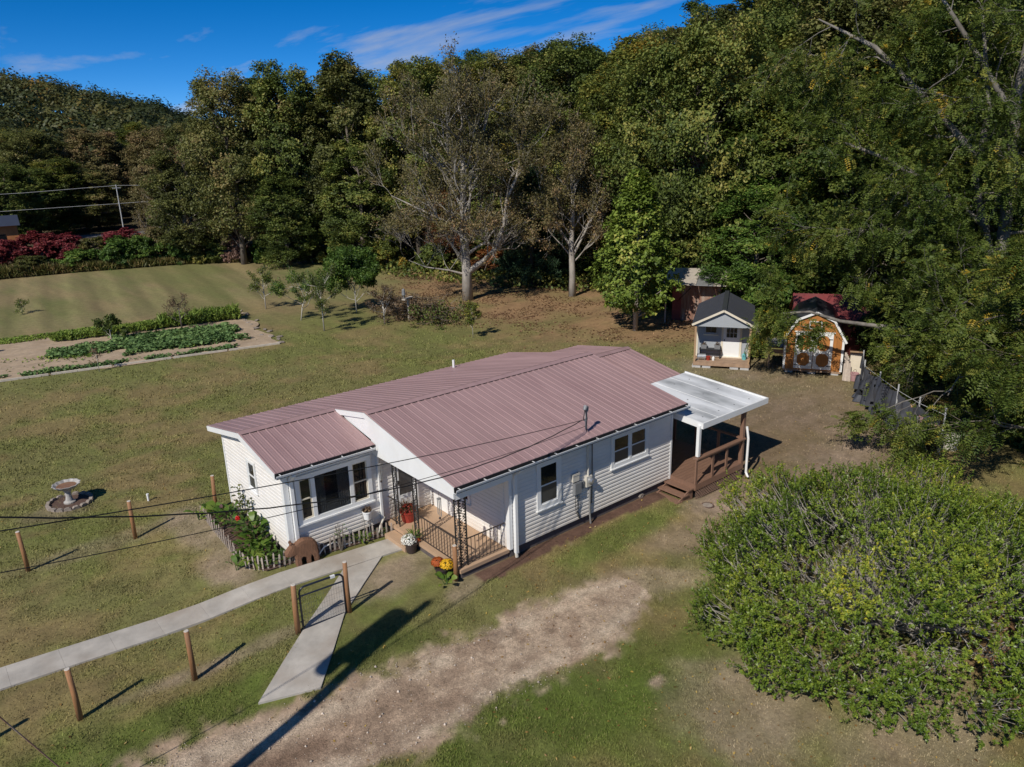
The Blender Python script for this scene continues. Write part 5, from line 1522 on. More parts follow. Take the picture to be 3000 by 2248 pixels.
def build_hero_trees():
    rt = np.array((0.772, -0.636, 0.0)); fwd = np.array((0.636, 0.772, 0.0))
    def L(*pts):   # (right, away, up) offsets from the foot
        return [tuple(rt*a + fwd*b + np.array((0, 0, c))) for a, b, c in pts]
    # tall pale tree with a fork low on the right
    limbs = [(L((0.1, 0, 2.1), (1.2, -0.2, 2.9), (2.3, -0.4, 3.9), (2.75, -0.4, 5.6), (3.0, -0.2, 7.2), (3.7, 0, 8.6), (4.0, 0, 10.0)), [0.20, 0.17, 0.15, 0.13, 0.11, 0.08, 0.05]),
             (L((0, 0, 1.9), (-1.2, -0.3, 2.3), (-2.8, -0.5, 2.6), (-4.0, -0.4, 3.1)), [0.08, 0.06, 0.045, 0.02]),
             (L((0, 0, 4.5), (-1.5, 0.2, 5.8), (-3.0, 0, 6.6), (-5.0, 0.3, 7.6)), [0.12, 0.09, 0.07, 0.03]),
             (L((0, 0, 8.0), (-1.4, 0.2, 9.6), (-3.2, 0, 11.2)), [0.12, 0.09, 0.05]),
             (L((0, 0, 9.0), (1.4, 0.2, 11.2), (2.0, 0, 13.2)), [0.12, 0.09, 0.05])]
    cr, tr = sparse_tree(21, 17.6, limbs, r=0.34, kids=(6, 5, 4, 3), per=9, size=(0.10, 0.19), crad=0.70, name='tall_pale_tree', low=5.5)
    place_tree('pale_tree', cr, tr, 'lf_brown', 'bark_pale', 22.6, 30.0, 1.0, 0.98, 0, 'tall half-bare tree with pale trunk forking low to the side', None)
    limbs = [(L((0, 0, 3.0), (1.0, 0, 5.0), (2.2, 0.2, 7.0), (3.2, 0, 9.0)), [0.11, 0.09, 0.07, 0.03]),
             (L((0, 0, 3.6), (-1.2, 0, 5.6), (-2.4, 0.2, 8.2)), [0.10, 0.08, 0.03])]
    cr, tr = sparse_tree(22, 13.5, limbs, r=0.24, kids=(6, 5, 4, 3), per=9, size=(0.10, 0.2), crad=0.6, spread=0.7, up=0.32, name='thin_pale_tree', t0=0.34, lr_=0.27, low=3.5)
    place_tree('pale_tree', cr, tr, 'lf_brown', 'bark_pale', 28.7, 25.5, 0.95, 0.95, 0, 'slimmer nearly bare pale tree behind the bright young tree', None)
    # bright young broad-leaved tree
    rg = np.random.RandomState(31)
    H = 9.2
    cen = []
    for k in range(620):
        t = rg.rand()**0.85
        z = 1.2 + (H-1.4)*t
        rr = 2.75*(1-t)**0.7*(0.55+0.45*min(1, t*5)) + 0.15
        a = rg.rand()*6.283; q = rr*math.sqrt(rg.uniform(0.25, 1.0))*(0.62+0.76*vn(a*1.9, z*1.1))
        cen.append((q*math.cos(a), q*math.sin(a), z))
    cen = np.array(cen)
    V, F, t = cluster_leaves(rg, cen, rg.uniform(0.22, 0.55, len(cen)), 30, (0.13, 0.25), up=0.8, out_from=np.array((0, 0, 3)), aspect=0.8, tint_c=np.clip(0.45+0.15*rg.randn(len(cen)), 0, 1))
    cr = fast_mesh('young_crown', V, F, tint=t)
    mb = MB().tube([(0, 0, 0), (0.05, 0, 3), (0, 0.05, 8.6)], [0.15, 0.11, 0.02], 8)
    for k in range(40):
        c = cen[rg.randint(len(cen))]; mb.tube(limb_path(rg, (0, 0, max(0.8, c[2]-0.7*np.hypot(c[0], c[1]))), c, 0.08), [0.045, 0.035, 0.028, 0.02, 0.008], 4, cap=False)
    place_tree('young_tree', cr, mb.mesh('young_trunk', True), 'lf_syc', 'bark_pale', 23.9, 15.3, 1, 1, 0, 'bright green cone-shaped young tree left of the grey shed', None)

    # the big locust on the right
    d = np.array((0.954, 0.30, 0)); lt = np.array((-0.30, 0.954, 0.0)); tc = -d
    def G(*pts):   # (left, toward the viewer, up)
        return [tuple(lt*a + tc*b + np.array((0, 0, c))) for a, b, c in pts]
    rg = np.random.RandomState(41)
    wood = MB(); tips = []
    stems = [(G((0, 0, 0), (0.05, 0, 3), (0, 0.1, 6), (0.1, 0, 9), (0.35, 0, 12), (0.2, 0, 16), (0, 0, 19)), [0.34, 0.28, 0.25, 0.21, 0.17, 0.11, 0.04]),
             (G((0.0, 0, 4.2), (0.45, 0.2, 6.2), (1.3, 0.2, 8.8), (1.2, 0, 11.5), (1.9, 0, 15)), [0.20, 0.18, 0.15, 0.11, 0.05]),
             (G((0, 0, 8), (-0.7, 0.2, 10.5), (-1.3, 0.2, 14), (-1.6, 0, 18)), [0.17, 0.15, 0.11, 0.04]),
             (G((0, 0, 2.2), (2.0, 0.9, 2.8), (4.0, 1.6, 2.95), (5.4, 2.0, 3.1), (6.6, 2.3, 3.45), (7.8, 2.5, 3.3), (8.8, 2.5, 2.8)), [0.13, 0.11, 0.095, 0.075, 0.055, 0.035, 0.015]),
             (G((0.1, 0, 5.2), (1.6, 0.8, 6.2), (3.2, 1.2, 6.9), (4.8, 1.6, 7.1), (6.0, 1.8, 6.6)), [0.13, 0.11, 0.085, 0.06, 0.025]),
             (G((0.6, 0.1, 7.0), (2.6, 0.6, 8.6), (4.6, 1.0, 9.8), (6.6, 1.4, 10.6)), [0.13, 0.10, 0.08, 0.03]),
             (G((1.1, 0.1, 9.5), (3.4, 0.4, 12.0), (5.4, 0.8, 14.0), (7.6, 1.0, 15.2)), [0.14, 0.12, 0.09, 0.03]),
             (G((0.2, 0, 11), (2.2, 0.8, 14), (4.4, 1.0, 17.2)), [0.12, 0.09, 0.03]),
             (G((0, 0, 3.4), (-1.0, 1.5, 4.0), (-2.2, 2.8, 4.2)), [0.12, 0.09, 0.04]),
             (G((0, 0, 3.0), (-0.5, 3.0, 4.0), (0.3, 6.0, 3.4), (0.8, 8.5, 2.4)), [0.09, 0.07, 0.05, 0.02]),
             (G((0, 0, 3.6), (0.6, 2.2, 4.6), (1.0, 4.2, 4.6)), [0.08, 0.06, 0.02]),
             (G((0, 0, 3.2), (0.8, 1.2, 3.6), (1.6, 2.4, 3.4), (2.2, 3.4, 2.8)), [0.08, 0.06, 0.045, 0.02])]
    for j, (pts, rs) in enumerate(stems):
        wood.tube(pts, rs, 9 if j < 3 else 7, cap=False)
        for m_ in range(2 if j < 3 else 1, len(pts)):
            if j == 3 and m_ < 5: continue
            for q in range(2 if j == 3 else (4 if j > 2 else 2)):
                a = np.array(pts[m_-1]); b = np.array(pts[m_]); f = rg.uniform(0.1, 1.0)
                dr = unit(unit(b-a)*0.7 + rg.randn(3)*0.8 + np.array((0, 0, 0.15)))
                mb, tp = branchy(500+j*40+m_*7+q, a*(1-f)+b*f, dr, rg.uniform(1.2, 2.3)*(0.55 if j == 3 else 1.0), max(0.02, rs[m_]*0.4), 2, (4, 4), 0.8, -0.02, 0.62, 0.22, 0.006, 2)
                n0 = len(wood.v); wood.v += mb.v; wood.f += [tuple(n0+i for i in f_) for f_ in mb.f]
                tips += tp
    base = np.array([t[0] for t in tips]); dirs = np.array([t[1] for t in tips])
    k = 6
    B = np.repeat(base, k, 0) + rg.randn(len(base)*k, 3)*0.16; D = np.repeat(dirs, k, 0)*0.7 + rg.randn(len(base)*k, 3)*0.7 + np.array((0, 0, -0.25))
    V, F, ID = compound_leaves(rg, B, D, 0.38, 6, 0.105, 0.05)
    lt_ = np.clip(0.42 + 0.16*rg.randn(len(B)) + 0.5*(rg.rand(len(B)) > 0.985), 0, 1)
    cr = fast_mesh('locust_crown', V, F, tint=np.clip(lt_[ID] + 0.05*rg.randn(len(ID)), 0, 1))
    o = place_tree('locust_tree', cr, wood.mesh('locust_trunk', True), 'lf_locust', 'bark_grey', 25.3, -2.55, 1, 1, 0, 'big locust tree at the right with feathery leaves and long low limb', None)

    # nearer walnut reaching into the right edge
    rg = np.random.RandomState(43)
    wood = MB(); tips = []
    wood.tube([(0, 0, 0), (0.1, 0, 2.5), (0, 0.1, 5.5), (0.1, 0, 8.5)], [0.16, 0.13, 0.09, 0.03], 8)
    for k in range(22):
        z = 1.6 + 6.4*k/21; a = k*2.39996
        dr = np.array((math.cos(a), math.sin(a), 0.35))
        mb, tp = branchy(900+k, (0.05, 0.03, z), dr, 2.1*(1.05-0.5*k/21), 0.05, 2, (5, 4), 0.7, 0.0, 0.6, 0.2, 0.007, 2)
        n0 = len(wood.v); wood.v += mb.v; wood.f += [tuple(n0+i for i in f_) for f_ in mb.f]
        tips += tp
    base = np.array([t[0] for t in tips]); dirs = np.array([t[1] for t in tips])
    k = 5
    B = np.repeat(base, k, 0) + rg.randn(len(base)*k, 3)*0.12; D = np.repeat(dirs, k, 0)*0.9 + rg.randn(len(base)*k, 3)*0.6
    V, F, ID = compound_leaves(rg, B, D, 0.50, 7, 0.12, 0.045)
    lt_ = np.clip(0.5 + 0.16*rg.randn(len(B)) + 0.5*(rg.rand(len(B)) > 0.93), 0, 1)
    cr = fast_mesh('walnut_crown', V, F, tint=np.clip(lt_[ID] + 0.05*rg.randn(len(ID)), 0, 1))
    place_tree('walnut_tree', cr, wood.mesh('walnut_trunk', True), 'lf_locust', 'bark', 17.0, -7.6, 1, 1, 0, 'small tree with long feathery leaves behind the round bush at the right edge', None)

def vn(a, b):
    return float(vnoise(np.array([a]), np.array([b]))[0])
build_hero_trees()

def build_bush():
    rg = np.random.RandomState(51)
    RX, HZ = 3.5, 2.62
    # shoots gather in mounds spread over a dome, dark gaps between them
    cl = []
    for k in range(2600):
        a = rg.rand()*6.283; t = rg.rand()**0.8
        ph = math.asin(min(1, t))
        lump = 0.84 + 0.36*vn(math.cos(a)*2.4+5, math.sin(a)*2.4+ph*2)
        r_ = RX*math.cos(ph)**0.7*lump
        c = np.array((r_*math.cos(a), r_*math.sin(a), 0.35+(HZ-0.35)*math.sin(ph)*lump))
        if c[2] < 0.45: c[2] = 0.35 + 0.4*rg.rand()
        if all(np.linalg.norm(c-q) > 0.66 for q, _ in cl):
            cl.append((c, rg.choice((0.38, 0.5, 0.62, 0.8))*rg.uniform(0.9, 1.1)))
    P = []; OW = []; TC = []
    for c, r_ in cl:
        bare = (np.hypot(c[0]+1.9, c[1]+0.3) < 0.8) or (np.hypot(c[0]+0.9, c[1]+2.4) < 0.6)
        n_ = int((45 if bare else 135)*(r_/0.6)**2*rg.uniform(0.6, 1.15))
        d = rand_dir(rg, n_)
        ow = unit(c*np.array((1, 1, 0.5))+np.array((0, 0, 0.5)))
        d = unit(d + ow*0.55)
        P.append(c + d*r_*rg.uniform(0.7, 1.05, (n_, 1))*np.array((1, 1, 0.8))); OW.append(unit(d*0.7+ow*0.6)); TC.append(np.full(n_, 0.36+0.12*rg.randn()))
    P = np.concatenate(P); OW = np.concatenate(OW); TC = np.concatenate(TC)
    k_ = P[:, 2] > 0.12; P = P[k_]; OW = OW[k_]; TC = TC[k_]; n = len(P)
    P[:, 2] = np.maximum(P[:, 2], 0.15)
    outw = OW
    tw = unit(outw*0.55 + np.array((0, 0, 0.75)) + rg.randn(n, 3)*0.32)
    tl = rg.uniform(0.14, 0.40, n)*(1+0.7*(rg.rand(n) > 0.93))
    # leaves in whorls up each twig
    k = 18
    f = np.tile((np.arange(k)+0.5)/k, n); idx = np.repeat(np.arange(n), k)
    ang = rg.rand(n*k)*6.283
    ax = tw[idx]; s1 = unit(np.cross(ax, np.array((0.3, 0.2, 1.0)))); s2 = np.cross(ax, s1)
    rad = s1*np.cos(ang)[:, None] + s2*np.sin(ang)[:, None]
    ld = unit(rad*0.9 + ax*0.65)
    ln = rg.uniform(0.042, 0.074, n*k)
    pos = P[idx] + ax*(tl[idx]*(0.15+0.85*f**0.7))[:, None] + ld*(ln*0.5)[:, None]
    nn = unit(ax - ld*np.sum(ax*ld, 1)[:, None]*1.0 + rg.randn(n*k, 3)*0.25)
    V, F = leaf_quads(pos, nn, ld, ln, ln*0.50, 0.14)
    tc = np.clip(TC + 0.10*rg.randn(n) + 0.10*(P[:, 2]/HZ-0.4), 0, 0.9)
    t_ = np.clip(tc[idx] + 0.10*rg.randn(n*k) + 0.22*(f > 0.8)*rg.rand(n*k) + 0.5*(rg.rand(n*k) > 0.997), 0, 1)
    crown = fast_mesh('bush_crown', V, F, tint=t_)
    # twigs and stems
    mb = MB()
    for i in range(n):
        if i % 5 == 0:
            p = P[i]; b = p - outw[i]*rg.uniform(0.25, 0.6) - tw[i]*0.25
            mb.tube([tuple(b), tuple(p), tuple(p+tw[i]*tl[i]*0.8)], [0.010, 0.007, 0.004], 3, cap=False)
    for k_ in range(46):
        a_ = k_*2.39996; L_ = rg.uniform(2.4, 4.0)
        el = rg.uniform(0.12, 1.25)
        d0 = np.array((math.cos(a_)*math.cos(el), math.sin(a_)*math.cos(el), math.sin(el)))
        m2, tp = branchy(1200+k_, (0.25*math.cos(a_), 0.25*math.sin(a_), 0.05), d0, L_*0.44, 0.055, 3, (4, 4, 3), 0.60, 0.04, 0.52, 0.16, 0.006, 0)
        n0 = len(mb.v); mb.v += m2.v; mb.f += [tuple(n0+i for i in f_) for f_ in m2.f]
    trunk = mb.mesh('bush_stems', False)
    o = empty('round_bush', (6.7, -7.35, -0.02), 0, 'huge rounded evergreen bush with glossy leaves and grey twigs in the foreground', 'bush')
    link('stems', trunk, M['bark_twig'], o); link('crown', crown, M['lf_bush'], o)
build_bush()
# ------------------------------------------------------------------ meadow edge, far woods, garden
def build_edge():
    rg = np.random.RandomState(91)
    def shrub(k, x, y, w, h, lf, label, name='shrub', group='shrubs along the meadow edge'):
        cr, tr = PROTO[k]
        return place_tree(name, cr, tr, lf, 'bark', x, y, w/3.6, h/3.1, rg.rand()*6.28, label, group, 'shrub')
    S = [('U', 1.5, 70.4, 5.0, 1.8, 'lf_weed', 'pale weedy shrub at the left end of the meadow edge'), ('V', 5.2, 69.8, 4.6, 1.9, 'lf_shrub', 'green shrub in front of the red sumac'),
         ('V', 8.6, 68.6, 4.6, 2.9, 'lf_shrub', 'vivid green rounded shrub beside the dark gap of the meadow edge'), ('U', 10.8, 68.2, 4.4, 3.0, 'lf_shrub', 'dark green shrub just right of the vivid green one'),
         ('V', 13.8, 66.3, 3.6, 3.4, 'lf_shrub', 'green vine-covered shrub below the thin brown trees'), ('U', 16.4, 64.6, 4.2, 2.8, 'lf_green', 'low green shrub under the left forest edge'),
         ('U', 18.5, 62.6, 3.6, 3.2, 'lf_mauve', 'dark purple brown shrub under the left forest edge'), ('V', 20.5, 60.2, 4.0, 2.6, 'lf_shrub', 'low green shrub near the brown ground edge'),
         ('U', 23.0, 55.8, 4.6, 3.6, 'lf_green', 'dark green shrub right of the meadow corner'), ('V', 24.6, 50.8, 4.6, 3.4, 'lf_shrub', 'green shrub left of the leaf-strewn ground'),
         ('U', 26.0, 46.8, 4.4, 3.4, 'lf_gold', 'yellow green shrub behind the small fruit tree'), ('U', 28.2, 42.5, 4.0, 2.6, 'lf_green', 'dark shrub behind the forked pale trunk'),
         ('V', 30.5, 37.5, 3.6, 2.2, 'lf_rust', 'rusty shrub beside the pine'), ('U', 34.0, 30.0, 4.0, 2.8, 'lf_green', 'dark shrub behind the slim pale trunk'),
         ('V', 33.0, 24.0, 4.4, 3.4, 'lf_olive', 'olive shrub between slim pale tree and young tree'), ('U', 30.0, 18.5, 4.2, 3.2, 'lf_shrub', 'green shrub left of the rusty shed'),
         ('V', 28.8, 9.6, 3.6, 3.4, 'lf_shrub', 'leafy shrub between the grey shed and red shed'), ('U', 28.5, 3.2, 4.4, 3.4, 'lf_green', 'dark shrub behind the orange barn shed'),
         ('U', 27.0, -1.2, 4.2, 2.6, 'lf_shrub', 'low green shrub behind the plastic covered fence'), ('V', 20.8, -5.6, 4.4, 4.0, 'lf_locust', 'yellow green shrub at the near end of the plastic fence'),
         ('U', 23.2, -6.2, 5.0, 5.0, 'lf_green', 'dark shrub beside the locust foot'), ('U', 8.0, 74.5, 4.0, 2.6, 'lf_weed', 'weedy shrub between two red sumac patches'),
         ('U', 13.6, 72.0, 4.0, 2.6, 'lf_brown', 'brown shrub behind the vivid green one'), ('U', 12.5, 69.0, 4.0, 3.6, 'lf_brown', 'brown twiggy shrub left of the thin brown trees'),
         ('U', -2.5, 71.5, 4.8, 1.8, 'lf_weed', 'weedy shrub at the left picture edge')]
    for a in S: shrub(*a)
    # red sumac
    for k, (x, y, w, h) in enumerate(((0.4, 77.2, 5.4, 2.9), (3.2, 77.6, 5.4, 3.2), (6.0, 76.6, 5.0, 3.0), (11.0, 75.0, 5.6, 3.1))):
        shrub('UV'[k % 2], x, y, w, h, 'lf_sumac', ['crimson sumac thicket at the left picture edge', 'crimson sumac thicket second from the left edge', 'crimson sumac thicket left of the green gap', 'crimson sumac thicket right of the green gap'][k], 'sumac', 'red sumac thickets')
    # tall grass along the meadow edge
    n = 26000
    t = rg.rand(n)
    ex = np.interp(t, [0, 0.3, 0.6, 0.8, 1], [-6, 5, 14, 19, 22.5]); ey = np.interp(t, [0, 0.3, 0.6, 0.8, 1], [69.6, 68.0, 65.3, 61.8, 58.6])
    x = ex + rg.randn(n)*0.4; y = ey + rg.rand(n)**1.5*3.0
    z = th(x, y); h = rg.uniform(0.4, 1.3, n)*np.interp(t, [0, 0.4, 1], [1.1, 0.8, 0.45])
    D = np.stack([rg.randn(n)*0.25, rg.randn(n)*0.25, np.ones(n)], 1)
    V, F = leaf_quads(np.stack([x, y, z + h/2], 1), rand_dir(rg, n), D, h, 0.10, 0.1)
    tag(link('tall_grass', fast_mesh('tall_grass', V, F, tint=np.clip(rg.rand(n)*0.8+0.1, 0, 1)), M['lf_weed']), 'tall weedy grass in front of the meadow edge shrubs', 'grass', kind='stuff')
    # undergrowth in the wood
    n = 30000
    x = rg.uniform(24, 44, n); y = rg.uniform(-10, 60, n)
    d = 0.93*(x-31.5) + 0.37*(y-22)
    k = (d > 0) & (d < 9); x = x[k]; y = y[k]; n = len(x)
    z = th(x, y) + rg.rand(n)*1.6*fbm(x, y, 2.0, 2, 93)
    V, F = leaf_quads(np.stack([x, y, z], 1), rand_dir(rg, n)+np.array((0, 0, .6)), rand_dir(rg, n), rg.uniform(0.2, 0.4, n), 0.2)
    tag(link('undergrowth', fast_mesh('undergrowth', V, F, tint=rg.rand(n)), M['lf_green']), 'dark undergrowth on the forest floor behind the edge', 'undergrowth', kind='stuff')
build_edge()

def build_far_wood():
    rg = np.random.RandomState(95)
    cx = []; cy = []; rr = []; tt = []
    for k in range(1900):
        az = rg.uniform(60, 92); d = rg.uniform(150, 420)
        if d < 185 and az > 80: d += 40
        x = CX + d*math.cos(R(az)); y = CY + d*math.sin(R(az))
        cx.append(x); cy.append(y); rr.append(rg.uniform(4.0, 7.0)); tt.append(np.clip(0.32+0.20*rg.randn(), 0, 0.95))
    cx = np.array(cx); cy = np.array(cy); rr = np.array(rr); tt = np.array(tt)
    cz = th(cx, cy)
    per = 200
    idx = np.repeat(np.arange(len(cx)), per)
    d = rand_dir(rg, len(idx)); d[:, 2] = np.abs(d[:, 2])*1.25 - 0.25
    r = rr[idx]*rg.uniform(0.72, 1.05, len(idx))*(0.85+0.3*np.sin(d[:, 0]*5+idx)*np.sin(d[:, 1]*5))
    P = np.stack([cx[idx], cy[idx], cz[idx] + rr[idx]*0.7 + 1], 1) + d*r[:, None]
    V, F = leaf_quads(P, d + rg.randn(len(idx), 3)*0.12, rand_dir(rg, len(idx)), rg.uniform(0.7, 1.4, len(idx)), rg.uniform(0.5, 0.9, len(idx)), 0.15)
    me = fast_mesh('far_wood', V, F, tint=np.clip(tt[idx]+0.04*rg.randn(len(idx)), 0, 1))
    tag(link('far_wood', me, M['lf_far']), 'distant autumn wood covering the far ridge across the valley', 'woods', kind='stuff')
build_far_wood()

def build_far_things():
    # brick house at the left edge
    h = empty('brick_house', (3.56, 91.2, 0), R(174), 'far brick house with orange lit wall at the left picture edge', 'house')
    MB().box((0, 0, 0), (9.0, 6.0, 3.5)).build('wall', M['brick'], h)
    MB().prism([(-0.5, 3.5), (6.5, 3.5), (3.0, 4.4)], 0, -0.3, 9.3).build('roof', M['shed_roof'], h)
    MB().box((1.2, 6.0, 1.2), (2.4, 6.04, 2.6)).build('window', M['glass'], h)
    p = empty('utility_pole', (15.9, 95.7, 0), 0, 'far pale utility pole across the meadow carrying two pale wires', 'utility pole')
    MB().tube([(0, 0, 0), (0, 0, 6.85)], [0.085, 0.06], 8).build('pole', M['steel_wire'], p)
    MB().box((-0.5, -0.04, 6.4), (0.5, 0.04, 6.5)).build('crossarm', M['steel_wire'], p)
    for nm, zl, zr, zp in (('upper', 6.3, 6.6, 6.75), ('lower', 4.3, 4.6, 4.5)):
        pts = [(-3.0, 98.9, zl-0.1), (6.0, 97.4, zl+0.05), (15.9, 95.7, zp), (20, 94.9, zr), (27, 93.4, zr+0.3)]
        tag(MB().tube(pts, 0.022, 4).build('far_wire', M['steel_wire']), nm+' of the two pale wires on the far utility pole', 'wire', 'wires on the far pole')
    mb = MB(); xs = np.linspace(-20, 40, 13)
    for a, b in zip(xs[:-1], xs[1:]):
        fy = lambda t: 104.8-0.22*(t-6)
        mb.add([(a, fy(a)-2, gz(a, fy(a))+0.06), (b, fy(b)-2, gz(b, fy(b))+0.06), (b, fy(b)+2, gz(b, fy(b))+0.06), (a, fy(a)+2, gz(a, fy(a))+0.06)], [(0, 1, 2, 3)])
    tag(mb.build('road', M['asphalt']), kind='structure')
build_far_things()

def build_garden():
    A, B, C_, D = np.array((-22.0, 33.9)), np.array((7.4, 27.6)), np.array((9.0, 38.2)), np.array((-22.0, 43.6))
    n, m = 60, 24
    P = []
    for i in range(n+1):
        for j in range(m+1):
            s, t = i/n, j/m
            p = A*(1-s)*(1-t)+B*s*(1-t)+C_*s*t+D*(1-s)*t
            p = p + np.array((0.0, 0.6))*(vn(s*30, t*3)-0.5)*(1 if j in (0, m) else 0) + np.array((0.9, 0.0))*(vn(t*14, 3.3)-0.6)*(1 if i == n else 0)
            P.append((p[0], p[1], 0.012 + 0.05*abs(math.sin(t*math.pi*7)) * (0 < j < m) + 0.03*vn(s*40, t*12)*(0 < j < m)))
    F = [(i*(m+1)+j, (i+1)*(m+1)+j, (i+1)*(m+1)+j+1, i*(m+1)+j+1) for i in range(n) for j in range(m)]
    o = MB().add(P, F).build('garden_soil', M['gardensoil'])
    tag(o, kind='structure')
    rg = np.random.RandomState(101)
    at = lambda s, t: A*(1-s)*(1-t)+B*s*(1-t)+C_*s*t+D*(1-s)*t
    # low creeping crop: two blocks of dark blue-green leaves
    def patch(name, s0, s1, t0, t1, nn, h, size, mat, label, hole=0.45, wf=0.8):
        s = rg.uniform(s0, s1, nn); t = rg.uniform(t0, t1, nn)
        xy = at(s[:, None]*0+s[:, None], t[:, None])
        dens = fbm(xy[:, 0], xy[:, 1], 1.1, 3, 103)
        edge = np.minimum(np.minimum(s-s0, s1-s)/(0.12*(s1-s0)), np.minimum(t-t0, t1-t)/(0.2*(t1-t0)))
        k = dens + 0.5*np.clip(edge, 0, 1) > hole + 0.3*rg.rand(nn)*0.6
        xy = xy[k]; q = len(xy)
        z = 0.05 + h*rg.rand(q)*(0.5+fbm(xy[:, 0], xy[:, 1], 0.7, 2, 104))
        ln = rg.uniform(*size, q)
        V, F = leaf_quads(np.stack([xy[:, 0], xy[:, 1], z], 1), rand_dir(rg, q)*0.7+np.array((0, 0, 1.0)), rand_dir(rg, q), ln, ln*wf)
        tag(link(name, fast_mesh(name, V, F, tint=rg.rand(q)), M[mat]), label, 'crop', kind='stuff')
    patch('vine_crop', 0.73, 0.96, 0.16, 0.62, 9000, 0.26, (0.14, 0.28), 'lf_crop', 'dense blue-green low crop in the middle of the garden', 0.55)
    patch('vine_crop', 0.62, 0.76, 0.30, 0.56, 2600, 0.2, (0.12, 0.24), 'lf_crop', 'thinner left end of the low blue-green crop', 0.62)
    patch('border_vines', 0.40, 0.97, 0.0, 0.08, 3000, 0.14, (0.12, 0.22), 'lf_crop', 'dark vines trailing along the near garden border', 0.84)
    patch('garden_weeds', 0.40, 0.98, 0.10, 0.5, 2600, 0.15, (0.10, 0.2), 'lf_corn', 'patchy green weeds on the sandy garden soil', 0.98)
    patch('garden_far_weeds', 0.35, 1.0, 0.86, 1.04, 9000, 0.12, (0.08, 0.18), 'lf_corn', 'green weedy strip along the far garden edge', 0.7)
    # upright corn-like rows
    for nm, s0, s1, t0, t1, cnt, hh, lab in (('corn_row', 0.83, 0.985, 0.74, 0.84, 420, 0.95, 'tall bright green grassy crop at the right end of the garden row'), ('corn_row', 0.64, 0.83, 0.73, 0.80, 240, 0.6, 'shorter green row crop behind the low vines'), ('corn_row', 0.53, 0.545, 0.66, 0.70, 14, 0.7, 'single small clump of green crop at the left of the row')):
        s = rg.uniform(s0, s1, cnt); t = rg.uniform(t0, t1, cnt); xy = at(s[:, None], t[:, None])
        per = 14; idx = np.repeat(np.arange(cnt), per)
        hgt_ = hh*rg.uniform(0.7, 1.15, cnt)
        a = rg.rand(len(idx))*6.283
        f = rg.uniform(0.25, 1.0, len(idx))
        D_ = np.stack([np.cos(a)*0.55, np.sin(a)*0.55, np.ones(len(idx))*0.8], 1)
        ln = hgt_[idx]*rg.uniform(0.35, 0.6, len(idx))
        P_ = np.stack([xy[idx, 0]+np.cos(a)*0.08, xy[idx, 1]+np.sin(a)*0.08, 0.05+hgt_[idx]*f*0.8], 1)
        V, F = leaf_quads(P_, rand_dir(rg, len(idx)), D_, ln, 0.07, 0.2)
        tag(link(nm, fast_mesh(nm, V, F, tint=rg.rand(len(idx))), M['lf_corn']), lab, 'crop', kind='stuff')
    # border timbers along the near edge and at the right end
    pts = [A*(1-s)+B*s for s in np.linspace(0.33, 1.0, 8)]
    ORD = ['first', 'second', 'third', 'fourth', 'fifth', 'sixth', 'seventh', 'eighth', 'ninth', 'tenth', 'eleventh', 'twelfth', 'thirteenth', 'fourteenth', 'fifteenth', 'sixteenth']
    for ti, (p, q) in enumerate(zip(pts[:-1], pts[1:])):
        d = (q-p)*0.02
        o = MB().bar((p[0]+d[0], p[1]+d[1]-0.05, 0.05), (q[0]-d[0], q[1]-d[1]-0.05, 0.05), 0.11, 0.10).build('border_timber', M['timber'])
        tag(o, ORD[6-ti]+' pale edging timber counted from the right near corner of the garden', 'timber', 'garden border timbers')
    rg2 = random.Random(5)
    for k in range(16):
        t = k/15
        p = B*(1-t)+C_*t + np.array((rg2.uniform(-0.45, 0.45), rg2.uniform(-0.3, 0.3)))
        o = MB().blob((0, 0, 0), (rg2.uniform(0.12, 0.25), rg2.uniform(0.10, 0.18), 0.07), k, 7, 4, 0.2).build('border_stone', M['stone'], loc=(p[0], p[1], 0.04))
        tag(o, ORD[k]+' edging stone from the near corner at the right end of the garden', 'stone', 'garden edge stones')
build_garden()

def sapling(name, x, y, h, w, seed, label, mat='lf_green', bark='bark_white', per=10, size=(0.08, 0.15), base=0.3, lean=0.0, kids=(4, 4), r=0.045, n=8, crad=0.22, group='young fruit trees', up=0.25):
    rg = np.random.RandomState(seed)
    wood = MB(); tips = []
    top = (lean*h, 0.05, h*0.7)
    wood.tube([(0, 0, 0), (lean*h*0.3, 0.02, h*0.35), top], [r, r*0.8, r*0.4], 7)
    for k in range(n):
        t = base + (1-base)*(k+0.5)/n
        a = k*2.39996+seed
        p = np.array((0, 0, 0))*(1-t)+np.array(top)*t
        d = np.array((math.cos(a), math.sin(a), 0.5+0.6*t))
        mb, tp = branchy(seed*13+k, p, d, w*0.42*(1.15-0.35*t), r*0.45, 2, kids, 0.55, up, 0.6, 0.2, 0.006, 1)
        n0 = len(wood.v); wood.v += mb.v; wood.f += [tuple(n0+i for i in f_) for f_ in mb.f]
        tips += tp
    cen = np.array([t[0] for t in tips])
    V, F, t = cluster_leaves(rg, cen, crad, per, size, up=0.3, tint_c=np.clip(0.4+0.2*rg.randn(len(cen)), 0, 1), aspect=0.4)
    return place_tree(name, fast_mesh(name+'_crown', V, F, tint=t), wood.mesh(name+'_trunk', True), mat, bark, x, y, 1, 1, 0, label, group)

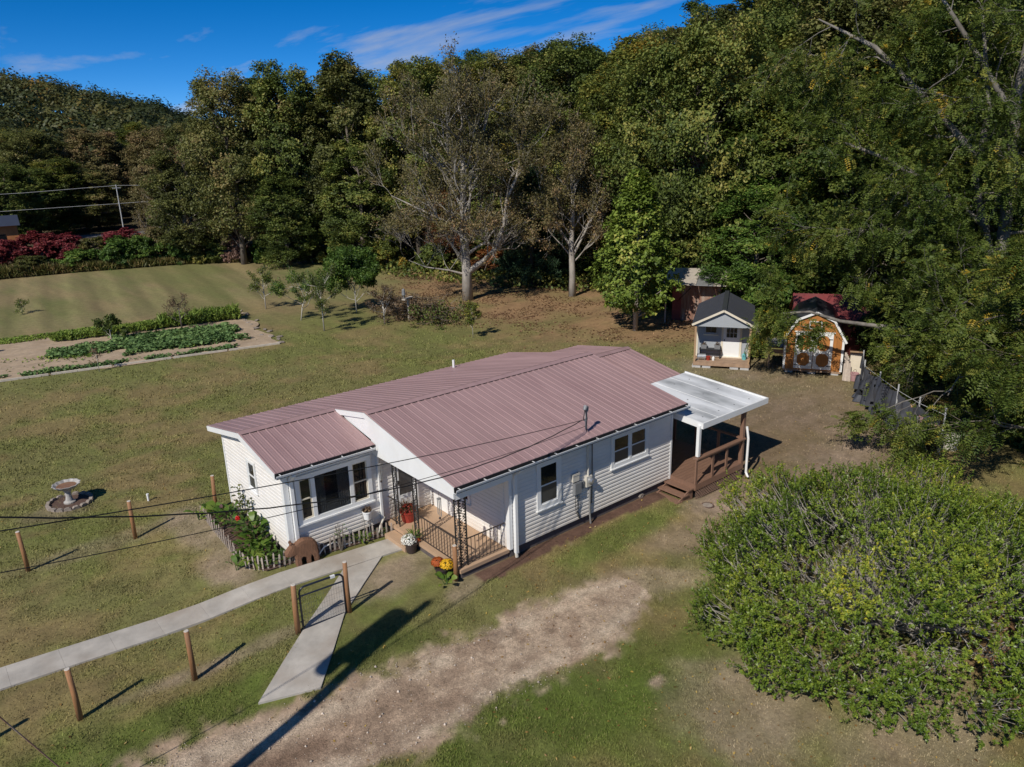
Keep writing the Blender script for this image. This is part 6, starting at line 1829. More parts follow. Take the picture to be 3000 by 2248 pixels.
def build_orchard():
    sapling('fruit_sapling', 10.8, 37.8, 3.0, 2.0, 3, 'thin pale-trunked sapling nearest the meadow behind the garden', per=9)
    sapling('fruit_sapling', 11.0, 32.6, 2.6, 3.6, 4, 'small leaning sapling with spreading green branches', lean=0.25, per=14, mat='lf_shrub')
    sapling('fruit_sapling', 10.7, 28.7, 4.0, 2.6, 5, 'tall sapling with bent white trunk beside the garden corner', per=13)
    sapling('fruit_tree', 14.9, 32.3, 3.6, 3.4, 6, 'small dark green dense fruit tree among the saplings', per=46, n=14, base=0.25, kids=(5, 4), mat='lf_shrub', crad=0.36, size=(0.12, 0.22))
    sapling('fruit_sapling', 14.3, 27.6, 2.4, 1.8, 7, 'small thin brown-leaved sapling right of the dark fruit tree', per=5, mat='lf_dry')
    sapling('fruit_sapling', 16.1, 20.75, 2.5, 0.9, 8, 'slender yellow green staked sapling alone on the lawn', per=9, mat='lf_gold', n=6, r=0.022, kids=(3, 2), size=(0.10, 0.2))
    sapling('dead_sapling', 4.3, 35.2, 2.5, 1.4, 9, 'dead brown sapling standing in the garden', per=3, size=(0.06, 0.12), mat='lf_dry', bark='bark')
    sapling('young_sapling', -1.8, 28.9, 1.6, 0.5, 10, 'tiny thin sapling at the near garden border', per=3, mat='lf_dry', n=4, r=0.02, kids=(2, 2))
    sapling('young_sapling', -2.3, 49.3, 0.9, 0.8, 11, 'tiny green seedling alone in the far meadow', per=10, mat='lf_green', n=5, r=0.02, kids=(2, 2), base=0.1)
    sapling('leafy_garden_plant', 0.3, 35.4, 1.4, 1.3, 12, 'dark bushy plant in the corn row', per=14, mat='lf_green', n=6, r=0.03, kids=(3, 2), base=0.1, size=(0.12, 0.22), group='garden plants')
    # brush pile with a bird feeder post
    rg = np.random.RandomState(61)
    mb = MB(); cen = []
    for k in range(260):
        t = rg.rand()
        p = np.array((17.4+0.8*rg.randn(), 31.0-5.6*t+0.4*rg.randn(), 0.1+0.9*rg.rand()*(1-0.5*t)))
        d = unit(np.array((rg.randn(), rg.randn()*1.2, 0.25*rg.randn()))); L_ = rg.uniform(0.6, 1.8)
        q = p+d*L_; q[2] = max(0.05, q[2])
        mb.tube([tuple(p), tuple((p+q)/2+rg.randn(3)*0.08), tuple(q)], [0.022, 0.015, 0.006], 3, cap=False); cen.append(q)
    b = empty('brush_pile', (0, 0, 0), 0, 'heap of cut brown brush lying behind the bird feeder post', 'brush pile')
    mb.build('sticks', M['bark'], b, kind='stuff')
    V, F, t = cluster_leaves(rg, np.array(cen), 0.35, 22, (0.08, 0.18), tint_c=rg.rand(len(cen)))
    lf = link('dry_leaves', fast_mesh('dry_leaves', V, F, tint=t), M['lf_dry'], b); lf['kind'] = 'stuff'
    c2 = np.array([c for c in cen if c[1] < 27.0])
    V, F, t = cluster_leaves(rg, c2, 0.4, 26, (0.10, 0.2), tint_c=0.2+0.4*rg.rand(len(c2)))
    lf = link('green_leaves', fast_mesh('green_leaves', V, F, tint=t), M['lf_green'], b); lf['kind'] = 'stuff'
    f = empty('bird_feeder', (16.1, 27.6, 0), 0.5, 'wooden T-shaped bird feeder post with a small dark feeder', 'bird feeder')
    MB().box((-0.05, -0.05, 0), (0.05, 0.05, 1.35)).build('post', M['timber'], f)
    MB().box((-0.55, -0.12, 1.35), (0.55, 0.12, 1.42)).build('crossboard', M['timber'], f)
    MB().lathe([(0.03, 1.42), (0.05, 1.6), (0.13, 1.68), (0.10, 2.0), (0.02, 2.1)], 8, (-0.48, 0, 0)).build('feeder', M['grey_box'], f)
build_orchard()
# ------------------------------------------------------------------ fence posts, gate, flower bed, pots, bird bath
def build_posts():
    def post(x, y, h, tilt, rz, label, r=0.055):
        o = empty('fence_post', (x, y, gz(x, y)-0.03), rz, label, 'fence post', 'round wooden fence posts')
        o.rotation_euler = (0, tilt, rz)
        MB().tube([(0, 0, 0), (0.01, 0, h*0.5), (0, 0, h)], [r*1.08, r*1.02, r*0.96], 12).build('shaft', M['post'], o, smooth=True)
        MB().lathe([(r*0.95, 0), (r*0.80, 0.008)], 12, (0, 0, h+0.001)).build('cut_top', M['post_end'], o)
    post(-8.11, 1.61, 1.22, -0.02, 0.2, 'fence post nearest the lower left corner of the lawn')
    post(-5.99, 1.31, 1.22, -0.01, 1.2, 'lone fence post halfway between the corner post and gate')
    post(-3.73, 1.11, 1.28, -0.02, 2.2, 'darker fence post on the hinge side of the metal gate', 0.06)
    post(-2.48, 1.00, 1.36, 0.0, 3.0, 'lighter fence post on the latch side of the metal gate')
    post(-7.94, 8.80, 1.22, -0.03, 0.7, 'fence post on the lawn left of the bird bath shadow')
    post(-5.26, 8.70, 1.22, -0.02, 1.7, 'fence post on the lawn between bird bath and flower bed')
    post(-2.95, 8.55, 1.15, -0.02, 2.7, 'yellowish fence post standing at the far corner of the house')
    post(0.20, 0.42, 1.0, 0.0, 0.4, 'fence post at the porch corner beside the yellow flowers', 0.058)
    post(-10.2, 1.9, 1.22, 0.0, 0.9, 'fence post just outside the lower left picture edge')
    # tube gate with wire mesh
    ax, ay, bx, by = -3.60, 1.095, -2.56, 1.01
    g = empty('metal_gate', (ax, ay, gz(ax, ay)+0.02), math.atan2(by-ay, bx-ax), 'dark blue steel tube gate with wire mesh across the concrete path', 'gate')
    L_ = math.hypot(bx-ax, by-ay); H = 1.08; rr = 0.14
    pts = [(0, 0, 0), (0, 0, H-rr)]
    for k in range(1, 7):
        t = math.pi/2*k/6; pts.append((rr-rr*math.cos(t), 0, H-rr+rr*math.sin(t)))
    for k in range(0, 7):
        t = math.pi/2*k/6; pts.append((L_-rr+rr*math.sin(t), 0, H-rr+rr*math.cos(t)))
    pts += [(L_, 0, 0)]
    MB().tube(pts, 0.024, 8).build('frame', M['gate'], g, smooth=True)
    MB().tube([(0, 0, 0.02), (L_, 0, 0.02)], 0.024, 8).build('bottom_rail', M['gate'], g)
    MB().tube([(0, 0, H*0.80), (L_, 0, H*0.80)], 0.020, 8).build('middle_rail', M['gate'], g)
    w = MB()
    for k in range(1, 17): w.tube([(L_*k/17, 0, 0.04), (L_*k/17, 0, H*0.80)], 0.0022, 4, cap=False)
    for k in range(1, 7): w.tube([(0.02, 0, H*0.80*k/7), (L_-0.02, 0, H*0.80*k/7)], 0.0022, 4, cap=False)
    w.build('wire_mesh', M['wire_mesh'], g, kind='stuff')
    MB().box((L_-0.30, -0.028, H-0.035), (L_-0.19, 0.028, H+0.027)).build('maker_plate', M['white'], g)
    for z in (0.22, 0.82): MB().tube([(-0.10, 0, z), (0.03, 0, z)], 0.014, 6).build('hinge', M['gate'], g)
    MB().tube([(L_-0.03, 0, H-0.22), (L_+0.07, 0, H-0.22)], 0.014, 6).build('latch', M['gate'], g)
    # white pipe stub and small things on the lawn
    o = empty('white_pipe_stub', (-4.25, 11.12, gz(-4.25, 11.12)), 0, 'short white pipe stub standing in the lawn', 'pipe')
    MB().tube([(0, 0, -0.05), (0, 0, 0.22)], 0.035, 10).build('pipe', M['white'], o); MB().lathe([(0.042, 0.18), (0.042, 0.23), (0.0, 0.235)], 10).build('cap', M['white'], o)
    tag(MB().blob((0, 0, 0.06), (0.16, 0.12, 0.10), 4, 9, 6, 0.15).build('field_stone', M['stone'], loc=(7.15, 0.42, 0.2)), 'single pale stone on the mulch beside the deck steps', 'stone')
    o = empty('well_cover', (8.45, -1.15, gz(8.45, -1.15)-0.01), 0, 'flat round metal cover in the bare dirt before the deck', 'cover')
    MB().lathe([(0.15, 0.0), (0.15, 0.02), (0.12, 0.025)], 20).build('lid', M['stone'], o); MB().lathe([(0.20, 0.0), (0.20, 0.012), (0.155, 0.016)], 20).build('rim', M['mulch'], o)
build_posts()

def leafy(rg, n, spread, h0, h1, ln, wd, outward=0.6):
    """upright broad leaves of one plant"""
    a = rg.rand(n)*6.283; f = rg.rand(n)
    D = np.stack([np.cos(a)*outward, np.sin(a)*outward, rg.uniform(0.4, 1.2, n)], 1)
    P = np.stack([np.cos(a)*spread*f, np.sin(a)*spread*f, h0+(h1-h0)*rg.rand(n)], 1)
    N_ = np.stack([-np.cos(a)*0.5, -np.sin(a)*0.5, np.ones(n)], 1) + rg.randn(n, 3)*0.35
    return P, N_, D, rg.uniform(ln*0.7, ln*1.2, n), rg.uniform(wd*0.7, wd*1.2, n)

def curved_leaves(P, N_, D, Ln, Wd, droop=0.5):
    """three-segment blades that arch over; returns V,F(quads)"""
    N_ = unit(N_); D = unit(D - 0*N_); S = unit(np.cross(N_, D)); n = len(P)
    Ln = np.asarray(Ln)[:, None]; Wd = np.asarray(Wd)[:, None]
    rows = []
    for t, w in ((0, 0.15), (0.33, 0.9), (0.7, 1.0), (1.0, 0.05)):
        c = P + D*Ln*t - np.array((0, 0, 1.0))*(Ln*droop*t*t)
        rows.append(c - S*Wd*0.5*w + unit(N_)*Wd*0.12*w); rows.append(c + S*Wd*0.5*w + unit(N_)*Wd*0.12*w)
    V = np.stack(rows, 1).reshape(-1, 3)
    b = np.arange(n)[:, None]*8
    F = np.concatenate([b+np.array((0, 1, 3, 2)), b+np.array((2, 3, 5, 4)), b+np.array((4, 5, 7, 6))], 0)
    return V, F

def plant(name, x, y, seed, label, n=40, spread=0.2, h0=0.05, h1=0.6, ln=0.4, wd=0.13, mat='lf_canna', cat='plant', group='flower bed plants', droop=0.4, outward=0.7, stems=3, tint=0.45, z=None, stemmat='lf_canna'):
    rg = np.random.RandomState(seed)
    o = empty(name, (x, y, (gz(x, y) if z is None else z)-0.01), 0, label, cat, group)
    P, N_, D, l, w = leafy(rg, n, spread, h0, h1, ln, wd, outward)
    V, F = curved_leaves(P, N_, D, l, w, droop)
    me = fast_mesh(name+'_leaves', V, F, tint=np.tile(np.clip(tint+0.2*rg.randn(n), 0, 1), 3))
    link('leaves', me, M[mat], o)
    mb = MB()
    for k in range(stems):
        a = rg.rand()*6.28
        mb.tube([(0.03*math.cos(a), 0.03*math.sin(a), 0), (spread*0.5*math.cos(a), spread*0.5*math.sin(a), h1*1.02)], [0.014, 0.006], 5)
    mb.build('stem', M['lf_crop'] if stemmat == 'lf_canna' else M[stemmat], o)
    return o

def flower_ball(parent, c, r, rz, mat, seed, n=260, petal=0.035):
    rg = np.random.RandomState(seed)
    d = rand_dir(rg, n); d[:, 2] = np.abs(d[:, 2])*1.1-0.15
    d = unit(d)
    P = np.array(c) + d*np.array((r, r, rz))*rg.uniform(0.9, 1.05, (n, 1))
    k = 5; idx = np.repeat(np.arange(n), k)
    a = rand_dir(rg, n*k)
    dd = unit(d[idx]*0.7 + a)
    V, F = leaf_quads(P[idx]+dd*petal*0.4, d[idx]+a*0.4, dd, petal, petal*0.6, 0.1)
    me = fast_mesh('flowers', V, F)
    o = link('flowers', me, M[mat], parent)
    # leaf mound beneath
    V, F = leaf_quads(np.array(c)+rand_dir(rg, 300)*np.array((r, r, rz))*0.85, rand_dir(rg, 300)+np.array((0, 0, 1.0)), rand_dir(rg, 300), 0.05, 0.03)
    link('foliage', fast_mesh('foliage', V, F, tint=rg.rand(300)*0.6), M['lf_green'], parent)
    return o

def pot_mesh(r0, r1, h):
    return MB().lathe([(r0, 0), (r1*0.97, h*0.88), (r1*1.06, h*0.88), (r1*1.06, h), (r1*0.92, h), (r1*0.9, h*0.9), (0.01, h*0.88)], 18)

def build_bed():
    # mulch bed with picket fence round it
    rg = random.Random(8)
    poly = [(-3.42, 8.35), (-3.55, 5.6), (-3.52, 4.6), (-3.25, 4.05), (0.28, 3.52), (0.28, 3.94), (-2.46, 3.94), (-2.58, 4.05), (-2.58, 8.35)]
    mb = MB()
    top = [(a, b, gz(a, b)+0.035) for a, b in poly]
    mb.add(top, [tuple(range(len(poly)))])
    tag(mb.build('flower_bed_soil', M['mulch']), kind='structure')
    f = empty('picket_fence', (-3.42, 8.35, 0), 0, 'low weathered picket fence curving round the flower bed', 'fence')
    path = [(-3.42, 8.35), (-3.50, 7.2), (-3.55, 5.9), (-3.60, 5.1), (-3.52, 4.55), (-3.28, 4.18), (-2.9, 4.02), (-2.0, 3.88), (-1.0, 3.74), (0.22, 3.56)]
    seg = []
    for p, q in zip(path[:-1], path[1:]): seg.append(math.hypot(q[0]-p[0], q[1]-p[1]))
    tot = sum(seg); n = int(tot/0.135)
    me = MB().prism([(-0.02, 0), (0.02, 0), (0.02, 0.36), (0.0, 0.40), (-0.02, 0.36)], 1, -0.006, 0.006).mesh('picket')
    def along(s):
        for (p, q, l) in zip(path[:-1], path[1:], seg):
            if s <= l: t = s/l; return (p[0]+(q[0]-p[0])*t, p[1]+(q[1]-p[1])*t), math.atan2(q[1]-p[1], q[0]-p[0])
            s -= l
        return path[-1], 0.0
    prev = None
    for k in range(n+1):
        (x, y), a = along(tot*k/n)
        o = link('picket', me, M['grey_wood'], f, (x+3.42, y-8.35, gz(x, y)+rg.uniform(-0.05, 0.0)), (rg.uniform(-0.10, 0.10), rg.uniform(-0.09, 0.09), a+rg.uniform(-0.15, 0.15)))
        o.scale = (rg.uniform(0.9, 1.25), 1.2, rg.uniform(0.98, 1.25))
    for zz in (0.13, 0.27):
        pts = []
        for k in range(0, n+1, 2):
            (x, y), a = along(tot*k/n); pts.append((x+3.42, y-8.35, gz(x, y)+zz+rg.uniform(-0.01, 0.01)))
        MB().tube(pts, 0.004, 4).build('binding_wire', M['wire_mesh'], f)
    # broad-leaved plants
    P = plant
    P('canna', -3.15, 7.9, 1, 'pale broad-leaved plant at the far corner of the flower bed', 16, 0.22, 0.1, 0.45, 0.40, 0.24, tint=0.8)
    P('canna', -3.05, 7.1, 2, 'dense green leafy plant in the far half of the flower bed', 70, 0.38, 0.05, 0.55, 0.30, 0.09)
    P('canna', -2.95, 6.2, 3, 'leafy plant with the red blossom in the flower bed', 60, 0.34, 0.05, 0.60, 0.30, 0.10)
    P('canna', -2.95, 5.45, 4, 'tallest broad green plant in the middle of the flower bed', 46, 0.28, 0.10, 0.75, 0.46, 0.16, tint=0.6)
    P('canna', -3.05, 4.85, 5, 'leafy green plant near the front bend of the picket fence', 60, 0.34, 0.04, 0.42, 0.26, 0.09)
    P('canna', -3.25, 5.15, 6, 'bright green low plant against the bending picket fence', 40, 0.28, 0.04, 0.35, 0.28, 0.10, tint=0.6)
    P('ground_plant', -2.75, 4.35, 7, 'low dark green leafy clump beside the bear figure', 130, 0.42, 0.03, 0.28, 0.13, 0.07, mat='lf_shrub')
    P('ground_plant', -3.15, 4.4, 8, 'low dark green leafy clump at the front corner of the bed', 110, 0.36, 0.03, 0.26, 0.13, 0.07, mat='lf_shrub')
    P('ground_plant', -0.62, 3.78, 9, 'yellow green low clump at the picket fence under the plant stand', 90, 0.26, 0.03, 0.22, 0.14, 0.05, tint=0.7)
    P('ground_plant', 0.0, 3.72, 10, 'small low green clump at the picket fence beside the step', 40, 0.16, 0.03, 0.16, 0.12, 0.05, tint=0.5)
    P('spider_plant', -3.38, 4.55, 11, 'yellow striped arching plant bending over the picket fence', 16, 0.10, 0.1, 0.35, 0.50, 0.06, tint=1.0, droop=0.7)
    P('canna', -3.75, 4.75, 12, 'single broad pale leaf plant outside the picket fence bend', 5, 0.12, 0.05, 0.25, 0.45, 0.20, tint=0.75)
    P('canna', -3.55, 8.25, 13, 'bright leaf plant outside the far end of the picket fence', 8, 0.16, 0.05, 0.35, 0.36, 0.15, tint=0.8)
    P('twig_shrub', -1.25, 3.72, 14, 'thin twiggy shrub beside the picture window', 22, 0.22, 0.3, 0.75, 0.10, 0.04, stems=7, stemmat='bark', tint=0.4)
    P('dry_stalks', -3.0, 5.9, 15, 'brown withered leaves in the flower bed', 30, 0.25, 0.05, 0.5, 0.3, 0.09, mat='lf_dry')
    P('tall_vine', -2.72, 7.0, 16, 'tall thin plant growing up beside the front wall', 46, 0.10, 0.2, 1.25, 0.14, 0.09, mat='lf_olive', stems=3, outward=1.0)
    P('tall_vine', -2.70, 6.35, 17, 'second tall thin plant casting its shadow on the front wall', 34, 0.10, 0.2, 1.05, 0.14, 0.09, mat='lf_olive', stems=3, outward=1.0)
    r = empty('red_blossom', (-3.05, 6.35, 0.78), 0, 'single bright red blossom above the flower bed', 'flower')
    MB().tube([(0, 0, -0.6), (0, 0, 0)], 0.008, 5).build('stem', M['lf_crop'], r); 
    V, F = leaf_quads(rand_dir(np.random.RandomState(2), 40)*0.05, rand_dir(np.random.RandomState(3), 40), rand_dir(np.random.RandomState(4), 40), 0.08, 0.06)
    link('petals', fast_mesh('petals', V, F), M['red_fl'], r)
    o = empty('pink_globe', (-3.0, 8.1, 0.45), 0, 'dusty pink globe on a stake at the far end of the flower bed', 'ornament')
    MB().blob((0, 0, 0), 0.12, 1, 14, 10, 0.0).build('globe', M['pot_pink'], o, smooth=True); MB().tube([(0, 0, -0.45), (0, 0, -0.1)], 0.012, 6).build('stake', M['iron'], o)

    # bear figure
    b = empty('bear_figure', (-2.36, 3.77, gz(-2.4, 3.8)+0.0), R(-6), 'brown carved bear figure standing in the flower bed at the house corner', 'figure')
    out = [(-0.50, 0.40), (-0.44, 0.47), (-0.37, 0.53), (-0.33, 0.56), (-0.31, 0.62), (-0.27, 0.63), (-0.24, 0.58), (-0.16, 0.60), (-0.04, 0.66), (0.08, 0.68), (0.22, 0.65), (0.36, 0.60), (0.45, 0.50), (0.48, 0.38), (0.47, 0.22),
           (0.50, 0.03), (0.36, 0.0), (0.34, 0.16), (0.28, 0.25), (0.24, 0.14), (0.24, 0.0), (0.11, 0.0), (0.10, 0.20), (0.0, 0.24), (-0.07, 0.20), (-0.06, 0.0), (-0.20, 0.0), (-0.20, 0.18), (-0.26, 0.30), (-0.34, 0.32), (-0.42, 0.30), (-0.49, 0.33)]
    n = len(out); c0 = np.array((0.02, 0.40))
    vs = []
    for yy, sc_ in ((-0.13, 0.62), (-0.11, 0.86), (-0.06, 0.98), (0.06, 0.98), (0.11, 0.86), (0.13, 0.62)):
        for (px_, pz_) in out:
            k_ = 1-(1-sc_)*(0.35 if pz_ < 0.26 else 1.0)
            vs.append((c0[0]+(px_-c0[0])*k_, yy, max(0.0, c0[1]+(pz_-c0[1])*k_) if pz_ > 0.26 else pz_))
    fs = [tuple(range(n)), tuple(range(6*n-1, 5*n-1, -1))]
    for l_ in range(5):
        fs += [(l_*n+i, (l_+1)*n+i, (l_+1)*n+(i+1) % n, l_*n+(i+1) % n) for i in range(n)]
    MB().add(vs, fs).build('body', M['bear'], b)
    for yy in (-0.10, 0.10): MB().blob((-0.285, yy*0.75, 0.635), (0.045, 0.03, 0.045), 1, 8, 6, 0.0).build('ear', M['bear'], b)
    MB().blob((-0.50, 0.0, 0.395), (0.035, 0.045, 0.035), 2, 8, 6, 0.0).build('nose', M['pot_dark'], b)
    b.scale = (0.92, 0.8, 1.1)
    # plant stand with white pot by the picture window
    s = empty('plant_stand', (-0.35, 3.80, gz(-0.35, 3.8)), 0, 'tall thin plant stand holding a white pot before the picture window', 'plant stand')
    for k in range(3):
        a = k*2.094+0.3
        MB().tube([(0.16*math.cos(a), 0.16*math.sin(a), 0), (0.10*math.cos(a), 0.10*math.sin(a), 0.45), (0.14*math.cos(a), 0.14*math.sin(a), 0.80)], 0.008, 5).build('leg', M['grey_metal'], s)
    MB().tube([(0.12*math.cos(k*math.pi/6), 0.12*math.sin(k*math.pi/6), 0.52) for k in range(13)], 0.007, 5).build('ring', M['grey_metal'], s)
    p = empty('white_pot', (-0.35, 3.80, gz(-0.35, 3.8)+0.60), 0, 'white pot of withered plants on the tall stand', 'pot')
    pot_mesh(0.10, 0.135, 0.24).build('pot', M['white'], p, smooth=False)
    rgn = np.random.RandomState(4); V, F, t = cluster_leaves(rgn, np.array([(0, 0, 0.25)]), 0.13, 90, (0.06, 0.12), tint_c=np.array([0.6])); link('dry_leaves', fast_mesh('dry_leaves', V, F, tint=t), M['lf_dry'], p)
    h = MB().tube([(-1.9, 3.80, 0.26), (-1.7, 3.83, 0.42), (-1.35, 3.86, 0.44), (-1.2, 3.84, 0.27), (-0.9, 3.82, 0.25)], 0.02, 7).build('garden_hose', M['white']); tag(h, 'loop of pale garden hose on a low rack below the picture window', 'hose')
    h = MB().tube([(0.20, 3.86, 0.62), (0.12, 3.80, 0.60), (-0.02, 3.74, 0.46), (-0.10, 3.72, 0.28)], 0.028, 8).build('spout_hose', M['beige_box']); tag(h, 'curved pale drain hose leaving the downspout at the porch', 'hose')
build_bed()

def build_pots():
    # white mum with spiky plant, by the step
    p = empty('white_mum_pot', (0.12, 2.36, 0.2), 0, 'dark pot of white mums with spiky leaves at the porch step', 'potted flowers')
    pot_mesh(0.13, 0.17, 0.28).build('pot', M['pot_dark'], p)
    flower_ball(p, (-0.03, 0.05, 0.33), 0.21, 0.17, 'white_fl', 3)
    rg = np.random.RandomState(5); P, N_, D, l, w = leafy(rg, 44, 0.05, 0.36, 0.48, 0.34, 0.022, 0.9); V, F = curved_leaves(P+np.array((0.08, 0.0, 0)), N_, D, l, w, 0.3)
    link('spikes', fast_mesh('spikes', V, F, tint=np.tile(rg.rand(44), 3)), M['lf_canna'], p)
    V, F, t = cluster_leaves(rg, np.array([(0.15, -0.08, 0.34)]), 0.10, 60, (0.03, 0.05)); link('red_petals', fast_mesh('red_petals', V, F), M['orange_fl'], p)
    # yellow and rust mums in front of the porch corner
    p = empty('yellow_mum_pot', (0.04, 0.78, 0.18), 0, 'dark pot with a yellow and a rust orange mum at the porch corner', 'potted flowers')
    pot_mesh(0.14, 0.19, 0.30).build('pot', M['pot_dark'], p)
    flower_ball(p, (0.06, -0.13, 0.38), 0.17, 0.15, 'yellow_fl', 6); flower_ball(p, (-0.03, 0.15, 0.36), 0.16, 0.13, 'orange_fl', 7)
    plant('trailing_plant', -0.10, 0.45, 21, 'broad pale-leaved plant at the foot of the yellow mum pot', 14, 0.2, 0.02, 0.16, 0.28, 0.12, tint=0.85)
    # red pot with tall grass on the porch
    p = empty('red_grass_pot', (0.78, 3.52, FLOOR), 0, 'red pot with reddish fountain grass on the porch', 'potted plant')
    pot_mesh(0.17, 0.24, 0.34).build('pot', M['pot_red'], p)
    rg = np.random.RandomState(8); P, N_, D, l, w = leafy(rg, 160, 0.12, 0.30, 0.40, 0.52, 0.012, 0.75); V, F = curved_leaves(P, N_, D, l, w, 0.45)
    link('blades', fast_mesh('blades', V, F, tint=np.tile(rg.rand(160), 3)), M['lf_dry'], p)
    flower_ball(p, (0.02, -0.02, 0.36), 0.24, 0.14, 'pot_red', 9, 160)
    # wind chimes
    def chime(x, y, z, label):
        c = empty('wind_chime', (x, y, z), 0, label, 'wind chime', 'wind chimes hanging at the porch')
        MB().tube([(0, 0, 0.22), (0, 0, 0)], 0.003, 4).build('cord', M['iron'], c)
        MB().lathe([(0.055, 0), (0.06, 0.015), (0.02, 0.03)], 12).build('top_disc', M['silver'], c)
        for k in range(6):
            a = k*1.047; MB().tube([(0.045*math.cos(a), 0.045*math.sin(a), -0.03), (0.045*math.cos(a), 0.045*math.sin(a), -0.30-0.035*k)], 0.010, 7).build('tube', M['silver'], c)
        MB().tube([(0, 0, 0), (0, 0, -0.50)], 0.002, 4).build('cord', M['iron'], c)
        MB().blob((0, 0, -0.52), (0.03, 0.03, 0.035), 1, 8, 6, 0).build('clapper', M['pot_dark'], c)
    chime(0.06, 3.62, 2.38, 'silver wind chime hanging between wing wall and first column')
    chime(0.06, 0.78, 2.36, 'silver wind chime hanging near the porch corner')
build_pots()

def build_birdbath():
    x, y = -6.2, 12.7
    b = empty('bird_bath', (x, y, gz(x, y)), 0, 'stone bird bath with scalloped bowl on the lawn', 'bird bath')
    b.scale = (0.88, 0.88, 0.92)
    MB().lathe([(0.20, 0), (0.20, 0.06), (0.13, 0.10), (0.10, 0.24), (0.10, 0.40), (0.15, 0.50), (0.18, 0.53)], 16).build('pedestal', M['stone_grey'], b, smooth=False)
    MB().lathe([(0.14, 0.531), (0.30, 0.58), (0.42, 0.68), (0.46, 0.72), (0.43, 0.725), (0.30, 0.63), (0.05, 0.60)], 40, (0, 0, 0), 0.05, 12).build('bowl', M['stone_grey'], b)
    MB().lathe([(0.33, 0.0), (0.32, 0.006)], 24, (0, 0, 0.655)).build('water', M['rustwater'], b)
    o = MB().lathe([(0.62, 0.0), (0.60, 0.02)], 24, (x, y, gz(x, y)-0.005)).build('bird_bath_bed', M['mulch']); tag(o, kind='structure')
    rg = random.Random(3)
    r = empty('stone_ring', (x, y, gz(x, y)), 0, 'ring of edging stones round the bird bath', 'stone ring')
    for k in range(17):
        a = 2*math.pi*k/17
        MB().prism([(-0.115, 0), (0.115, 0), (0.10, 0.09), (0.05, 0.125), (-0.05, 0.125), (-0.10, 0.09)], 1, -0.05, 0.05).build('stone', M['stone'], r, (0.62*math.cos(a), 0.62*math.sin(a), -0.03), (rg.uniform(-0.15, 0.15), rg.uniform(-0.1, 0.1), a+math.pi/2))
build_birdbath()
